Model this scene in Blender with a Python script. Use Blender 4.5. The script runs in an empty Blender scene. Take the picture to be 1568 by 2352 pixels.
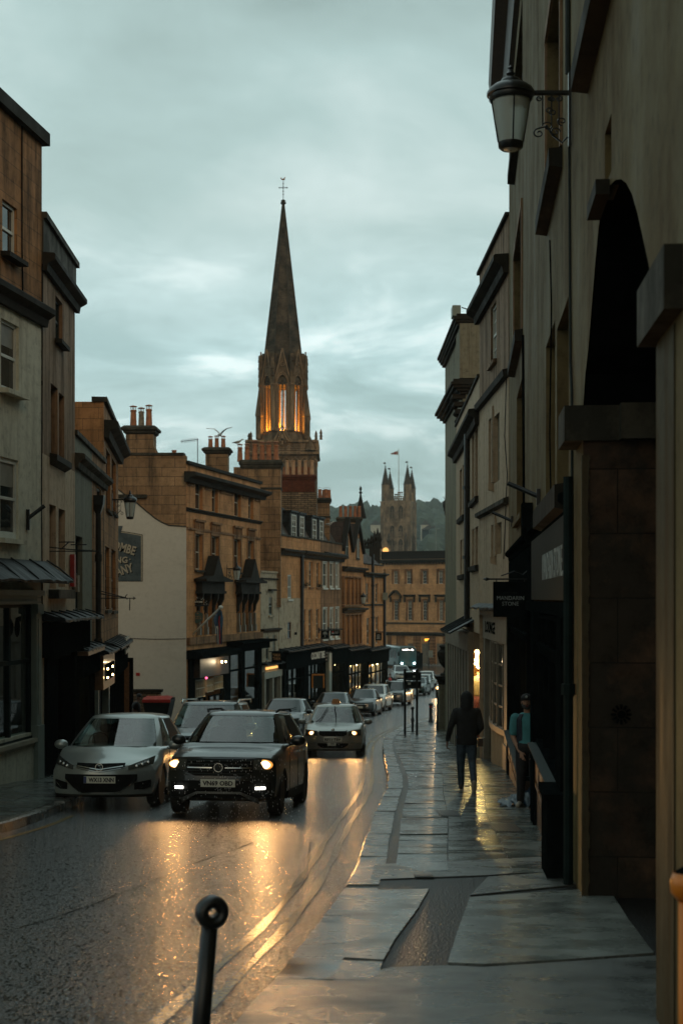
import bpy,bmesh,math,random
from mathutils import Vector,Matrix
sc = bpy.context.scene
R = math.radians
random.seed(7)
COL = sc.collection

# ---------------- camera ----------------
cd = bpy.data.cameras.new("camera"); cam = bpy.data.objects.new("camera",cd); COL.objects.link(cam)
cam.location = (0,0,0); cam.rotation_euler = (R(90),0,0)
cd.sensor_fit = 'VERTICAL'; cd.sensor_height = 36.0; cd.sensor_width = 24.0; cd.lens = 50.0
cd.shift_y = 0.0842; cd.clip_start = 0.1; cd.clip_end = 6000
cd.dof.use_dof = True; cd.dof.focus_distance = 24.0; cd.dof.aperture_fstop = 3.2
sc.camera = cam

# ---------------- world ----------------
SUN_EL,SUN_AZ = R(24),R(205)
wd = bpy.data.worlds.new("World"); sc.world = wd; wd.use_nodes = True
nt = wd.node_tree; nt.nodes.clear()
def N(t,ty,**kw):
 n = t.nodes.new(ty)
 for k,v in kw.items():
  if k in n.inputs: n.inputs[k].default_value = v
  else: setattr(n,k,v)
 return n
def ramp(t,stops,interp='LINEAR'):
 n = t.nodes.new('ShaderNodeValToRGB'); cr = n.color_ramp; cr.interpolation = interp
 while len(cr.elements) < len(stops): cr.elements.new(0.5)
 for e,(p,c) in zip(cr.elements,stops):
  e.position = p; e.color = (c[0],c[1],c[2],1) if hasattr(c,'__len__') else (c,c,c,1)
 return n
def build_world():
 L = nt.links.new
 out = N(nt,'ShaderNodeOutputWorld')
 sky = N(nt,'ShaderNodeTexSky'); sky.sky_type = 'NISHITA'; sky.sun_disc = False
 sky.sun_elevation = SUN_EL; sky.sun_rotation = SUN_AZ; sky.air_density = 1.5; sky.dust_density = 3
 bg1 = N(nt,'ShaderNodeBackground',Strength=0.012); L(sky.outputs[0],bg1.inputs[0])
 tc = N(nt,'ShaderNodeTexCoord')
 # perspective-correct overcast deck: direction / (z + k)
 sep = N(nt,'ShaderNodeSeparateXYZ'); L(tc.outputs['Generated'],sep.inputs[0])
 zz = N(nt,'ShaderNodeMath',operation='MAXIMUM'); L(sep.outputs[2],zz.inputs[0]); zz.inputs[1].default_value = 0.0
 za = N(nt,'ShaderNodeMath',operation='ADD'); L(zz.outputs[0],za.inputs[0]); za.inputs[1].default_value = 0.20
 dv = N(nt,'ShaderNodeVectorMath',operation='DIVIDE'); L(tc.outputs['Generated'],dv.inputs[0])
 cb = N(nt,'ShaderNodeCombineXYZ')
 for i in range(3): L(za.outputs[0],cb.inputs[i])
 L(cb.outputs[0],dv.inputs[1])
 mp = N(nt,'ShaderNodeMapping'); L(dv.outputs[0],mp.inputs[0]); mp.inputs['Scale'].default_value = (1.0,1.0,0.0); mp.inputs['Location'].default_value = (3.3,1.7,0)
 mp.inputs['Rotation'].default_value = (0,0,R(18))
 n1 = N(nt,'ShaderNodeTexNoise',Scale=0.75,Detail=6.0,Roughness=0.52); n1.inputs['Distortion'].default_value = 0.5
 n2 = N(nt,'ShaderNodeTexNoise',Scale=2.3,Detail=8.0,Roughness=0.58); n2.inputs['Distortion'].default_value = 0.4
 L(mp.outputs[0],n1.inputs['Vector']); L(mp.outputs[0],n2.inputs['Vector'])
 mx = N(nt,'ShaderNodeMix',data_type='FLOAT'); mx.inputs[0].default_value = 0.34
 L(n1.outputs['Fac'],mx.inputs[2]); L(n2.outputs['Fac'],mx.inputs[3])
 rp = ramp(nt,[(0.37,(0.205,0.275,0.258)),(0.5,(0.305,0.405,0.390)),(0.60,(0.43,0.52,0.505))])
 L(mx.outputs[0],rp.inputs[0])
 # brighter torn cloud near the horizon
 zr = ramp(nt,[(0.0,0.5),(0.10,0.62),(0.17,0.85),(0.26,0.0),(1.0,0.0)]); L(zz.outputs[0],zr.inputs[0])
 hb = ramp(nt,[(0.40,(0.26,0.385,0.39)),(0.52,(0.37,0.52,0.53)),(0.62,(0.66,0.78,0.78))]); L(n2.outputs['Fac'],hb.inputs[0])
 hm = N(nt,'ShaderNodeMix',data_type='RGBA'); L(zr.outputs[0],hm.inputs[0]); L(rp.outputs[0],hm.inputs[6]); L(hb.outputs[0],hm.inputs[7])
 # sky dimmed behind the camera to deepen the shade, brighter down the street
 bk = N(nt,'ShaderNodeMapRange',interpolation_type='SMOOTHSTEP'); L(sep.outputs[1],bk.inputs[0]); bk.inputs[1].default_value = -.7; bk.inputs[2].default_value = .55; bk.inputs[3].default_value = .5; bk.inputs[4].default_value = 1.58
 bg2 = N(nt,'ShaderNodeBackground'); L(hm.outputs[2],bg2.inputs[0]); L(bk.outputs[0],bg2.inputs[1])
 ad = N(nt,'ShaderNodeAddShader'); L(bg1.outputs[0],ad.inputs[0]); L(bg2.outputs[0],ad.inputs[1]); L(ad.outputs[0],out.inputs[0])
build_world()

# ---------------- sun (veiled, low, warm, behind the camera) ----------------
sd = bpy.data.lights.new("sun",'SUN'); sd.energy = 0.5; sd.angle = R(25); sd.color = (1.0,0.66,0.36)
sun = bpy.data.objects.new("sun",sd); COL.objects.link(sun)
sun.rotation_euler = (R(90) - SUN_EL,0,R(28))   # light travels towards +Y and a little left

sc.view_settings.view_transform = 'Standard'; sc.view_settings.look = 'None'
sc.view_settings.exposure = 0.0; sc.view_settings.gamma = 1.0
sc.render.engine = 'CYCLES'
cy = sc.cycles
cy.use_denoising = True; cy.max_bounces = 6; cy.diffuse_bounces = 3; cy.glossy_bounces = 4; cy.transparent_max_bounces = 12
cy.caustics_reflective = False; cy.caustics_refractive = False; cy.sample_clamp_indirect = 2.0; cy.sample_clamp_direct = 40.0

# ---------------- measuring helpers ----------------
FPX,U0,V0 = 3267.0,784.0,1374.0       # focal length and horizon of the photograph (1568 x 2352 copy)
def P(u,v,d): return Vector(((u - U0) * d / FPX,d,-(v - V0) * d / FPX))
def hermite(tab):
 n = len(tab); m = []
 for i in range(n):
  if i == 0: s = (tab[1][1] - tab[0][1]) / (tab[1][0] - tab[0][0])
  elif i == n - 1: s = (tab[-1][1] - tab[-2][1]) / (tab[-1][0] - tab[-2][0])
  else:
   a = (tab[i][1] - tab[i-1][1]) / (tab[i][0] - tab[i-1][0]); b = (tab[i+1][1] - tab[i][1]) / (tab[i+1][0] - tab[i][0])
   s = 0 if a * b <= 0 else 2 * a * b / (a + b)
  m.append(s)
 def f(x):
  if x <= tab[0][0]: return tab[0][1] + m[0] * (x - tab[0][0])
  if x >= tab[-1][0]: return tab[-1][1] + m[-1] * (x - tab[-1][0])
  for i in range(n - 1):
   if x <= tab[i+1][0]:
    h = tab[i+1][0] - tab[i][0]; t = (x - tab[i][0]) / h
    return ((2*t**3 - 3*t**2 + 1) * tab[i][1] + (t**3 - 2*t**2 + t) * h * m[i] + (-2*t**3 + 3*t**2) * tab[i+1][1] + (t**3 - t**2) * h * m[i+1])
 return f
def lerp_tab(tab):
 def f(x):
  if x <= tab[0][0]: return tab[0][1]
  for i in range(len(tab) - 1):
   if x <= tab[i+1][0]:
    t = (x - tab[i][0]) / (tab[i+1][0] - tab[i][0]); return tab[i][1] * (1 - t) + tab[i+1][1] * t
  return tab[-1][1]
 return f
ground = hermite([(-10,-1.05),(0,-1.80),(10,-2.53),(21.5,-3.33),(32,-4.03),(43,-4.69),(60,-5.62),(75,-6.38),(93,-7.2),(110,-7.82),(130,-8.42),(150,-8.8),(185,-9.15),(210,-9.35),(400,-9.45)])
kerbR = hermite([(-8,-1.9),(7.2,-.58),(12.7,.02),(20.4,.45),(29.5,.96),(40,1.18),(46,1.34),(51.5,1.6),(58,2.17),(64.5,2.96),(73,4.6),(85,6.5),(110,10.2),(150,16),(185,20),(240,24)])
kerbL = hermite([(-8,-7.9),(12,-5.8),(21.2,-4.47),(33,-4.6),(45,-4.4),(55,-3.6),(64,-2.7),(72,-1.8),(82,-.3),(88,.6),(98,2.1),(112,3.9)])
PAVE = 0.14

# ---------------- object helpers ----------------
ORG = {}
def setp(o,label=None,cat=None,group=None,kind=None):
 if label: o['label'] = label
 if cat: o['category'] = cat
 if group: o['group'] = group
 if kind: o['kind'] = kind
 return o
def thing(name,loc,label,cat,group=None,rotz=0.0):
 o = bpy.data.objects.new(name,None); COL.objects.link(o); o.empty_display_size = 0.2
 o.location = loc; o.rotation_euler = (0,0,rotz); ORG[o.name] = Vector(loc)
 return setp(o,label,cat,group)
SPLIT = set('pilaster mullion surround sill headlight running_light wiper roof_rail door_handle mirror fog_recess string_course cornice pillar sill_trim door_pillar reflector skid_trim shopfront dormer side_window finial console lit_reflector frieze impost coping pier lit_goods_none door roof_none grille_bar_none bulb fascia headlight_lens sticker window_box'.split())
class MB:
 """collects faces; build() links them as one mesh object"""
 def __init__(s): s.v = []; s.f = []; s.m = []; s.mi = 0
 def add(s,pts,faces):
  b = len(s.v); s.v += [Vector(p) for p in pts]; s.f += [tuple(b + i for i in f) for f in faces]; s.m += [s.mi] * len(faces); return s
 def poly(s,pts): return s.add(pts,[tuple(range(len(pts)))])
 def hexa(s,p):   # p: 8 points, bottom ring 0-3, top ring 4-7
  return s.add(p,[(0,3,2,1),(4,5,6,7),(0,1,5,4),(1,2,6,5),(2,3,7,6),(3,0,4,7)])
 def box(s,x0,x1,y0,y1,z0,z1):
  return s.hexa([(x0,y0,z0),(x1,y0,z0),(x1,y1,z0),(x0,y1,z0),(x0,y0,z1),(x1,y0,z1),(x1,y1,z1),(x0,y1,z1)])
 def prism(s,pts,vec):
  n = len(pts); vec = Vector(vec); a = [Vector(p) for p in pts]; b = [p + vec for p in a]
  return s.add(a + b,[tuple(reversed(range(n))),tuple(range(n,2*n))] + [(i,(i+1) % n,n + (i+1) % n,n + i) for i in range(n)])
 def tube(s,pts,r,n=8,caps=True):
  pts = [Vector(p) for p in pts]; rs = r if hasattr(r,'__len__') else [r] * len(pts)
  rings = []; up = None
  for i,p in enumerate(pts):
   t = (pts[min(i+1,len(pts)-1)] - pts[max(i-1,0)])
   if t.length < 1e-9: t = Vector((0,0,1))
   t.normalize()
   if up is None: up = Vector((0,0,1)) if abs(t.z) < .9 else Vector((1,0,0))
   a = t.cross(up)
   if a.length < 1e-6: a = t.cross(Vector((1,0,0)))
   a.normalize(); b = a.cross(t).normalized(); up = b
   rings.append([p + (a * math.cos(k*2*math.pi/n) + b * math.sin(k*2*math.pi/n)) * rs[i] for k in range(n)])
  return s.loft(rings,caps)
 def loft(s,rings,caps=True,closed=True):
  n = len(rings[0]); b = len(s.v); fs = []
  for r_ in rings: s.v += [Vector(p) for p in r_]
  for i in range(len(rings) - 1):
   for k in range(n if closed else n - 1):
    k2 = (k + 1) % n
    fs.append((b + i*n + k,b + i*n + k2,b + (i+1)*n + k2,b + (i+1)*n + k))
  if caps: fs += [tuple(b + k for k in reversed(range(n))),tuple(b + (len(rings)-1)*n + k for k in range(n))]
  s.f += fs; s.m += [s.mi] * len(fs); return s
 def lathe(s,c,prof,n=16,rot=0.0,sx=1.0,sy=1.0,caps=True):
  c = Vector(c)
  return s.loft([[c + Vector((sx * r * math.cos(rot + k*2*math.pi/n),sy * r * math.sin(rot + k*2*math.pi/n),z)) for k in range(n)] for r,z in prof],caps)
 def ell(s,c,rx,ry,rz,n=12,m=8):
  c = Vector(c)
  return s.loft([[c + Vector((rx*math.sin(a)*math.cos(k*2*math.pi/n),ry*math.sin(a)*math.sin(k*2*math.pi/n),-rz*math.cos(a))) for k in range(n)] for a in [max(.02,min(math.pi-.02,math.pi*i/m)) for i in range(m+1)]])
 def xf(s,M,start=0):
  for i in range(start,len(s.v)): s.v[i] = M @ s.v[i]
  return s
 def each(s,name,mats,parent=None,**kw):
  """one object per separate solid"""
  par = list(range(len(s.v)))
  def find(i):
   while par[i] != i: par[i] = par[par[i]]; i = par[i]
   return i
  for f in s.f:
   r = find(f[0])
   for i in f[1:]: par[find(i)] = r
  grp = {}
  for f in s.f: grp.setdefault(find(f[0]),[]).append(f)
  gs = list(grp.values()); bb = []
  for fs in gs:
   q = [s.v[i] for f in fs for i in f]; bb.append([[min(p[k] for p in q) - .015 for k in range(3)],[max(p[k] for p in q) + .015 for k in range(3)]])
  merged = True
  while merged:      # pieces that touch belong together
   merged = False
   for i in range(len(gs)):
    for j in range(len(gs) - 1,i,-1):
     if all(bb[i][0][k] < bb[j][1][k] and bb[j][0][k] < bb[i][1][k] for k in range(3)):
      gs[i] = gs[i] + gs[j]; bb[i] = [[min(bb[i][0][k],bb[j][0][k]) for k in range(3)],[max(bb[i][1][k],bb[j][1][k]) for k in range(3)]]; del gs[j],bb[j]; merged = True
  for fs in gs:
   ids = sorted({i for f in fs for i in f}); mp = {j: k for k,j in enumerate(ids)}; m = MB(); m.add([s.v[i] for i in ids],[tuple(mp[i] for i in f) for f in fs]); m.one = True; o = m.build(name,mats,parent,**kw)
  return o
 def build(s,name,mats,parent=None,smooth=False,label=None,cat=None,group=None,kind=None,uv=True,angle=None):
  if name in SPLIT and parent is not None and not getattr(s,'one',False) and len(s.f) < 4000: return s.each(name,mats,parent,smooth=smooth,label=label,kind=kind,uv=uv,angle=angle)
  me = bpy.data.meshes.new(name)
  if parent is not None: org = ORG[parent.name]
  elif kind == 'structure' or not s.v: org = Vector((0,0,0))
  else:
   xs = [p.x for p in s.v]; ys = [p.y for p in s.v]; org = Vector(((min(xs)+max(xs))/2,(min(ys)+max(ys))/2,min(p.z for p in s.v)))
  me.from_pydata([tuple(p - org) for p in s.v],[],s.f)
  if not isinstance(mats,(list,tuple)): mats = [mats]
  for m_ in mats: me.materials.append(m_)
  if len(mats) > 1: me.polygons.foreach_set('material_index',s.m)
  if uv: box_uv(me,org)
  if smooth: me.polygons.foreach_set('use_smooth',[True] * len(me.polygons))
  me.validate(); me.update()
  o = bpy.data.objects.new(name,me); COL.objects.link(o)
  if smooth and angle:
   try: me.set_sharp_from_angle(angle=R(angle))
   except Exception: pass
  if parent is not None: o.parent = parent; ORG[o.name] = ORG[parent.name]
  else: o.location = org; ORG[o.name] = org
  return setp(o,label,cat,group,kind)
def box_uv(me,org):
 uvl = me.uv_layers.new(name='uv'); data = uvl.data; vs = me.vertices
 for p in me.polygons:
  n = p.normal
  if abs(n.z) > .75: ax,ay,up = Vector((1,0,0)),Vector((0,1,0)),0
  else:
   t = Vector((-n.y,n.x,0)); t.normalize()
   if abs(t.x) > abs(t.y): t *= (1 if t.x > 0 else -1)
   else: t *= (1 if t.y > 0 else -1)
   ax,ay = t,Vector((0,0,1))
  for li in p.loop_indices:
   q = vs[me.loops[li].vertex_index].co + org
   data[li].uv = (q.dot(ax),q.dot(ay))
def copy_tree(o,loc,rotz=None,label=None,name=None):
 def rec(a,par):
  c = a.copy(); COL.objects.link(c)
  if par is not None: c.parent = par; c.matrix_parent_inverse = a.matrix_parent_inverse.copy()
  for ch in [k for k in a.children]: rec(ch,c)
  return c
 c = rec(o,None); c.location = loc
 if rotz is not None: c.rotation_euler = (0,0,rotz)
 if label: c['label'] = label
 return c
_txt = {}
def text_mesh(s,size=1.0,ext=0.01,bold=0.0,spacing=1.0,shear=0.0):
 cu = bpy.data.curves.new('lettering','FONT'); cu.body = s; cu.size = size; cu.extrude = ext; cu.align_x = 'CENTER'; cu.align_y = 'CENTER'
 cu.offset = bold; cu.space_character = spacing; cu.shear = shear; cu.resolution_u = 2
 o = bpy.data.objects.new('lettering',cu); COL.objects.link(o)
 dg = bpy.context.evaluated_depsgraph_get(); me = bpy.data.meshes.new_from_object(o.evaluated_get(dg))
 bpy.data.objects.remove(o); return me
def text_into(mb,s,origin,ax,up,width=None,height=None,ext=0.006,bold=0.0,shear=0.0,spacing=1.0):
 """adds lettering to mb in the plane (ax, up) centred on origin, scaled to width/height"""
 me = text_mesh(s,1.0,0.5,bold,spacing,shear); ax = Vector(ax).normalized(); up = Vector(up).normalized(); nn = ax.cross(up)
 xs = [v.co.x for v in me.vertices]; ys = [v.co.y for v in me.vertices]
 cx,cy_ = (min(xs)+max(xs))/2,(min(ys)+max(ys))/2; w,h = max(xs)-min(xs),max(ys)-min(ys)
 sx = width / w if width else None; sy = height / h if height else None
 if sx is None: sx = sy
 if sy is None: sy = sx
 pts = [Vector(origin) + ax*((v.co.x-cx)*sx) + up*((v.co.y-cy_)*sy) + nn*(v.co.z/0.5*ext) for v in me.vertices]
 mb.add(pts,[tuple(p.vertices) for p in me.polygons]); bpy.data.meshes.remove(me)

# ---------------- materials ----------------
def newmat(name):
 m = bpy.data.materials.new(name); m.use_nodes = True; t = m.node_tree; b = t.nodes['Principled BSDF']; return m,t,b
def plain(name,col,rough=0.6,metal=0.0,var=0.25,scale=6.0,bump=0.0,bscale=40.0,coat=0.0,coords='Object',spec=0.5,rvar=0.0):
 m,t,b = newmat(name); L = t.links.new
 tc = N(t,'ShaderNodeTexCoord'); no = N(t,'ShaderNodeTexNoise',Scale=scale,Detail=5.0); L(tc.outputs[coords],no.inputs['Vector'])
 c = Vector(col); rp = ramp(t,[(0.3,c * (1 - var)),(0.7,c * (1 + var))]); L(no.outputs['Fac'],rp.inputs[0]); L(rp.outputs[0],b.inputs['Base Color'])
 b.inputs['Roughness'].default_value = rough; b.inputs['Metallic'].default_value = metal; b.inputs['Specular IOR Level'].default_value = spec
 if coat: b.inputs['Coat Weight'].default_value = coat; b.inputs['Coat Roughness'].default_value = 0.06
 if rvar:
  mr = N(t,'ShaderNodeMapRange'); L(no.outputs['Fac'],mr.inputs[0]); mr.inputs[1].default_value = .3; mr.inputs[2].default_value = .7
  mr.inputs[3].default_value = max(0,rough - rvar); mr.inputs[4].default_value = rough + rvar; L(mr.outputs[0],b.inputs['Roughness'])
 if bump:
  n2 = N(t,'ShaderNodeTexNoise',Scale=bscale,Detail=3.0); L(tc.outputs[coords],n2.inputs['Vector'])
  bp = N(t,'ShaderNodeBump',Strength=bump,Distance=0.01); L(n2.outputs['Fac'],bp.inputs['Height']); L(bp.outputs[0],b.inputs['Normal'])
 return m
def stone(name,c1,c2,mortar=(.06,.05,.035),bw=0.95,bh=0.33,ms=0.006,dirt=0.5,dirtcol=(.028,.027,.022),rough=0.75,bump=0.35,blocks=True,tone=0.35,streak=(2.2,0.22),soot=0.56,spk=.9):
 """weathered limestone / render: block courses, tonal clouding, rain-streaked soot"""
 m,t,b = newmat(name); L = t.links.new
 uv = N(t,'ShaderNodeUVMap'); uv.uv_map = 'uv'
 big = N(t,'ShaderNodeTexNoise',Scale=0.6,Detail=9.0,Roughness=0.70); L(uv.outputs[0],big.inputs['Vector'])
 if blocks:
  br = N(t,'ShaderNodeTexBrick'); L(uv.outputs[0],br.inputs['Vector'])
  br.inputs['Color1'].default_value = (*c1,1); br.inputs['Color2'].default_value = (*c2,1); br.inputs['Mortar'].default_value = (*mortar,1)
  br.inputs['Scale'].default_value = 1.0; br.inputs['Mortar Size'].default_value = ms; br.inputs['Mortar Smooth'].default_value = 0.4
  br.inputs['Brick Width'].default_value = bw; br.inputs['Row Height'].default_value = bh; base = br.outputs['Color']
 else:
  rp0 = ramp(t,[(0.36,c1),(0.64,c2)]); L(big.outputs['Fac'],rp0.inputs[0]); base = rp0.outputs[0]
 tr = ramp(t,[(0.28,1 - tone),(0.72,1 + tone)]); L(big.outputs['Fac'],tr.inputs[0])
 mu = N(t,'ShaderNodeMix',data_type='RGBA',blend_type='MULTIPLY'); mu.inputs[0].default_value = 1.0; L(base,mu.inputs[6]); L(tr.outputs[0],mu.inputs[7])
 mp = N(t,'ShaderNodeMapping'); mp.inputs['Scale'].default_value = (streak[0],streak[1],1); L(uv.outputs[0],mp.inputs[0])
 st = N(t,'ShaderNodeTexNoise',Scale=1.0,Detail=9.0,Roughness=0.7); L(mp.outputs[0],st.inputs['Vector'])
 sr = ramp(t,[(soot - 0.085,0.0),(soot - .01,dirt * .45),(soot + 0.07,dirt)]); L(st.outputs['Fac'],sr.inputs[0])
 md = N(t,'ShaderNodeMix',data_type='RGBA'); L(sr.outputs[0],md.inputs[0]); L(mu.outputs[2],md.inputs[6]); md.inputs[7].default_value = (*dirtcol,1)
 sp = N(t,'ShaderNodeTexNoise',Scale=5.0,Detail=9.0,Roughness=0.72); L(uv.outputs[0],sp.inputs['Vector'])
 spr = ramp(t,[(0.30,0.55),(0.47,1.0),(0.72,1.2)]); L(sp.outputs['Fac'],spr.inputs[0])
 m3 = N(t,'ShaderNodeMix',data_type='RGBA',blend_type='MULTIPLY'); m3.inputs[0].default_value = spk; L(md.outputs[2],m3.inputs[6]); L(spr.outputs[0],m3.inputs[7])
 L(m3.outputs[2],b.inputs['Base Color'])
 rr = ramp(t,[(0.35,rough - .2),(0.7,rough + .1)]); L(st.outputs['Fac'],rr.inputs[0]); L(rr.outputs[0],b.inputs['Roughness'])
 b.inputs['Specular IOR Level'].default_value = 0.06
 h = N(t,'ShaderNodeMath',operation='ADD'); L(sp.outputs['Fac'],h.inputs[0])
 if blocks:
  sub = N(t,'ShaderNodeMath',operation='MULTIPLY'); L(br.outputs['Fac'],sub.inputs[0]); sub.inputs[1].default_value = -1.2; L(sub.outputs[0],h.inputs[1])
 bp = N(t,'ShaderNodeBump',Strength=bump,Distance=0.02); L(h.outputs[0],bp.inputs['Height']); L(bp.outputs[0],b.inputs['Normal'])
 return m
def emit(name,col,s):
 m,t,b = newmat(name); b.inputs['Base Color'].default_value = (0,0,0,1); b.inputs['Emission Color'].default_value = (*col,1); b.inputs['Emission Strength'].default_value = s; m.cycles.emission_sampling = 'NONE'; return m
def thin_glass(name,tint=(.6,.75,.72),refl=(1,1,1),rough=0.02,extra=0.04,wav=0.02):
 m = bpy.data.materials.new(name); m.use_nodes = True; t = m.node_tree; t.nodes.clear(); L = t.links.new
 o = N(t,'ShaderNodeOutputMaterial'); tr = N(t,'ShaderNodeBsdfTransparent'); tr.inputs[0].default_value = (*tint,1)
 g = N(t,'ShaderNodeBsdfGlossy'); g.inputs[0].default_value = (*refl,1); g.inputs['Roughness'].default_value = rough
 tc = N(t,'ShaderNodeTexCoord'); no = N(t,'ShaderNodeTexNoise',Scale=1.6,Detail=2.0); L(tc.outputs['Object'],no.inputs['Vector'])
 bp = N(t,'ShaderNodeBump',Strength=wav,Distance=0.05); L(no.outputs['Fac'],bp.inputs['Height']); L(bp.outputs[0],g.inputs['Normal'])
 lw = N(t,'ShaderNodeLayerWeight',Blend=.5); fr = N(t,'ShaderNodeMath',operation='POWER'); L(lw.outputs['Facing'],fr.inputs[0]); fr.inputs[1].default_value = 4.0; ad = N(t,'ShaderNodeMath',operation='MULTIPLY_ADD'); L(fr.outputs[0],ad.inputs[0]); ad.inputs[1].default_value = .9; ad.inputs[2].default_value = .04 + extra; ad.use_clamp = True
 mx = N(t,'ShaderNodeMixShader'); L(ad.outputs[0],mx.inputs[0]); L(tr.outputs[0],mx.inputs[1]); L(g.outputs[0],mx.inputs[2]); L(mx.outputs[0],o.inputs[0]); return m
def dark_glass(name,col=(.012,.018,.018),rough=0.04,wav=0.03,scale=1.2,spec=0.9):
 m,t,b = newmat(name); L = t.links.new
 tc = N(t,'ShaderNodeTexCoord'); no = N(t,'ShaderNodeTexNoise',Scale=scale,Detail=2.0); L(tc.outputs['Object'],no.inputs['Vector'])
 bp = N(t,'ShaderNodeBump',Strength=wav,Distance=0.1); L(no.outputs['Fac'],bp.inputs['Height']); L(bp.outputs[0],b.inputs['Normal'])
 rp = ramp(t,[(0.35,Vector(col) * .6),(0.7,Vector(col) * 1.8)]); L(no.outputs['Fac'],rp.inputs[0]); L(rp.outputs[0],b.inputs['Base Color'])
 b.inputs['Roughness'].default_value = rough; b.inputs['Specular IOR Level'].default_value = spec; return m

M = {}
M['stone_or'] = stone('stone_orange',(.38,.195,.085),(.29,.15,.065),dirt=.8,soot=.55,tone=.4)
M['stone_pub'] = stone('stone_ochre',(.54,.28,.125),(.46,.23,.098),dirt=.7,soot=.60,bh=.36,bw=.8,mortar=(.22,.13,.07))
M['stone_gable'] = stone('stone_gable',(.36,.23,.125),(.25,.155,.085),dirt=.7,soot=.57,bh=.42,bw=1.15,ms=.014,mortar=(.07,.055,.04))
M['stone_row'] = stone('stone_row',(.58,.30,.13),(.50,.245,.10),dirt=.75,soot=.60,mortar=(.26,.14,.07))
M['stone_brown'] = stone('stone_brown',(.30,.17,.085),(.24,.13,.065),dirt=.75,soot=.55,mortar=(.14,.08,.045))
M['stone_po'] = stone('stone_office',(.60,.36,.18),(.52,.30,.145),dirt=.5,soot=.62,bh=.45,bw=1.1,mortar=(.30,.18,.10),ms=.008)
M['stone_grey'] = stone('stone_greygreen',(.25,.235,.17),(.20,.185,.13),dirt=.6,soot=.58,blocks=False,tone=.2,streak=(5,.25),dirtcol=(.06,.04,.025))
M['render_wall'] = stone('render_khaki',(.175,.135,.066),(.125,.098,.047),dirt=.6,soot=.55,blocks=False,tone=.35,streak=(.9,.4),dirtcol=(.085,.052,.028))
M['render_shaded'] = stone('render_khaki_shaded',(.085,.073,.045),(.06,.052,.032),dirt=.7,soot=.54,blocks=False,tone=.4,streak=(4,.5),dirtcol=(.08,.045,.022))  # khaki render darkened to stand in for shade, with orange stains
M['render_orange'] = stone('render_rust',(.30,.20,.12),(.24,.155,.095),dirt=.7,soot=.54,blocks=False,tone=.35,streak=(3,.25),dirtcol=(.045,.03,.02))
M['render_white'] = stone('render_white',(.62,.61,.50),(.52,.51,.41),dirt=.4,soot=.58,blocks=False,tone=.12,streak=(3,.3),dirtcol=(.12,.10,.07),bump=.2)
M['render_gable'] = stone('render_gable',(.58,.57,.50),(.52,.51,.445),dirt=.16,soot=.60,blocks=False,tone=.07,streak=(.35,1.2),dirtcol=(.17,.155,.12),bump=.08,spk=.3)
M['render_pink'] = stone('render_pink',(.52,.41,.29),(.42,.32,.22),dirt=.6,soot=.60,blocks=False,tone=.2,streak=(6,.2),dirtcol=(.12,.06,.03))
M['render_cream'] = stone('render_cream',(.50,.42,.30),(.40,.33,.23),dirt=.8,soot=.60,blocks=False,tone=.2,streak=(2.5,1.5),dirtcol=(.05,.03,.02))
M['render_grey'] = stone('render_grey',(.21,.21,.165),(.17,.17,.13),dirt=.3,soot=.62,blocks=False,tone=.15,dirtcol=(.07,.06,.04))
M['soot'] = stone('stone_sooty',(.038,.030,.022),(.02,.018,.014),dirt=.8,soot=.5,blocks=False,tone=.5,streak=(2,1))
M['coping'] = stone('stone_coping',(.095,.085,.062),(.055,.05,.038),dirt=.8,soot=.5,blocks=False,tone=.4,streak=(2,1))
M['church_trim_lit'] = stone('stone_church_trim_lit',(.42,.29,.17),(.33,.22,.13),dirt=.6,soot=.5,blocks=False,tone=.3)  # church stone lightened to stand in for light on its edges
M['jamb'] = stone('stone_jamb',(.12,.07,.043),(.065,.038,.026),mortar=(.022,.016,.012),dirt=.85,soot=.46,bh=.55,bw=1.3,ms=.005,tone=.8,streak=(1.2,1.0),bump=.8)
M['church'] = stone('stone_church',(.27,.19,.115),(.20,.135,.08),dirt=.7,soot=.5,bh=.5,bw=1.1,mortar=(.11,.08,.05),streak=(.8,.35),tone=.35)
M['spire'] = stone('stone_spire',(.13,.098,.066),(.10,.077,.052),dirt=.75,soot=.5,bh=.9,bw=1.6,mortar=(.08,.06,.04),streak=(.6,.8),tone=.45)
M['abbey'] = stone('stone_abbey',(.40,.30,.19),(.31,.235,.15),dirt=.6,soot=.5,bh=1.2,bw=2.6,mortar=(.12,.10,.07),streak=(.35,.2),tone=.3)
M['brick'] = stone('brick_red',(.14,.042,.02),(.10,.03,.015),mortar=(.08,.04,.025),bw=.23,bh=.08,ms=.008,dirt=.5,soot=.6)
M['rubble'] = stone('stone_rubble',(.27,.19,.115),(.14,.105,.07),mortar=(.035,.03,.022),bw=.42,bh=.13,ms=.02,dirt=.5,soot=.6,bump=.8)
M['slate'] = stone('roof_slate',(.105,.105,.095),(.06,.062,.058),mortar=(.02,.02,.02),bw=.3,bh=.22,ms=.008,rough=.45,dirt=.6,soot=.5,dirtcol=(.10,.055,.03))
M['slate_dark'] = stone('roof_slate_dark',(.035,.036,.035),(.022,.024,.024),mortar=(.01,.01,.01),bw=.3,bh=.22,ms=.01,rough=.45,dirt=.3)
M['tile'] = stone('roof_tile',(.07,.045,.033),(.05,.033,.025),mortar=(.015,.012,.01),bw=.25,bh=.3,ms=.012,rough=.6,dirt=.4)
M['pot'] = plain('terracotta',(.34,.13,.055),.75,var=.35,scale=5)
M['pot_grey'] = plain('weathered_pot',(.22,.19,.14),.8,var=.5,scale=9)
M['pot_pale'] = plain('pale_pot',(.45,.27,.15),.75,var=.2)
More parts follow.
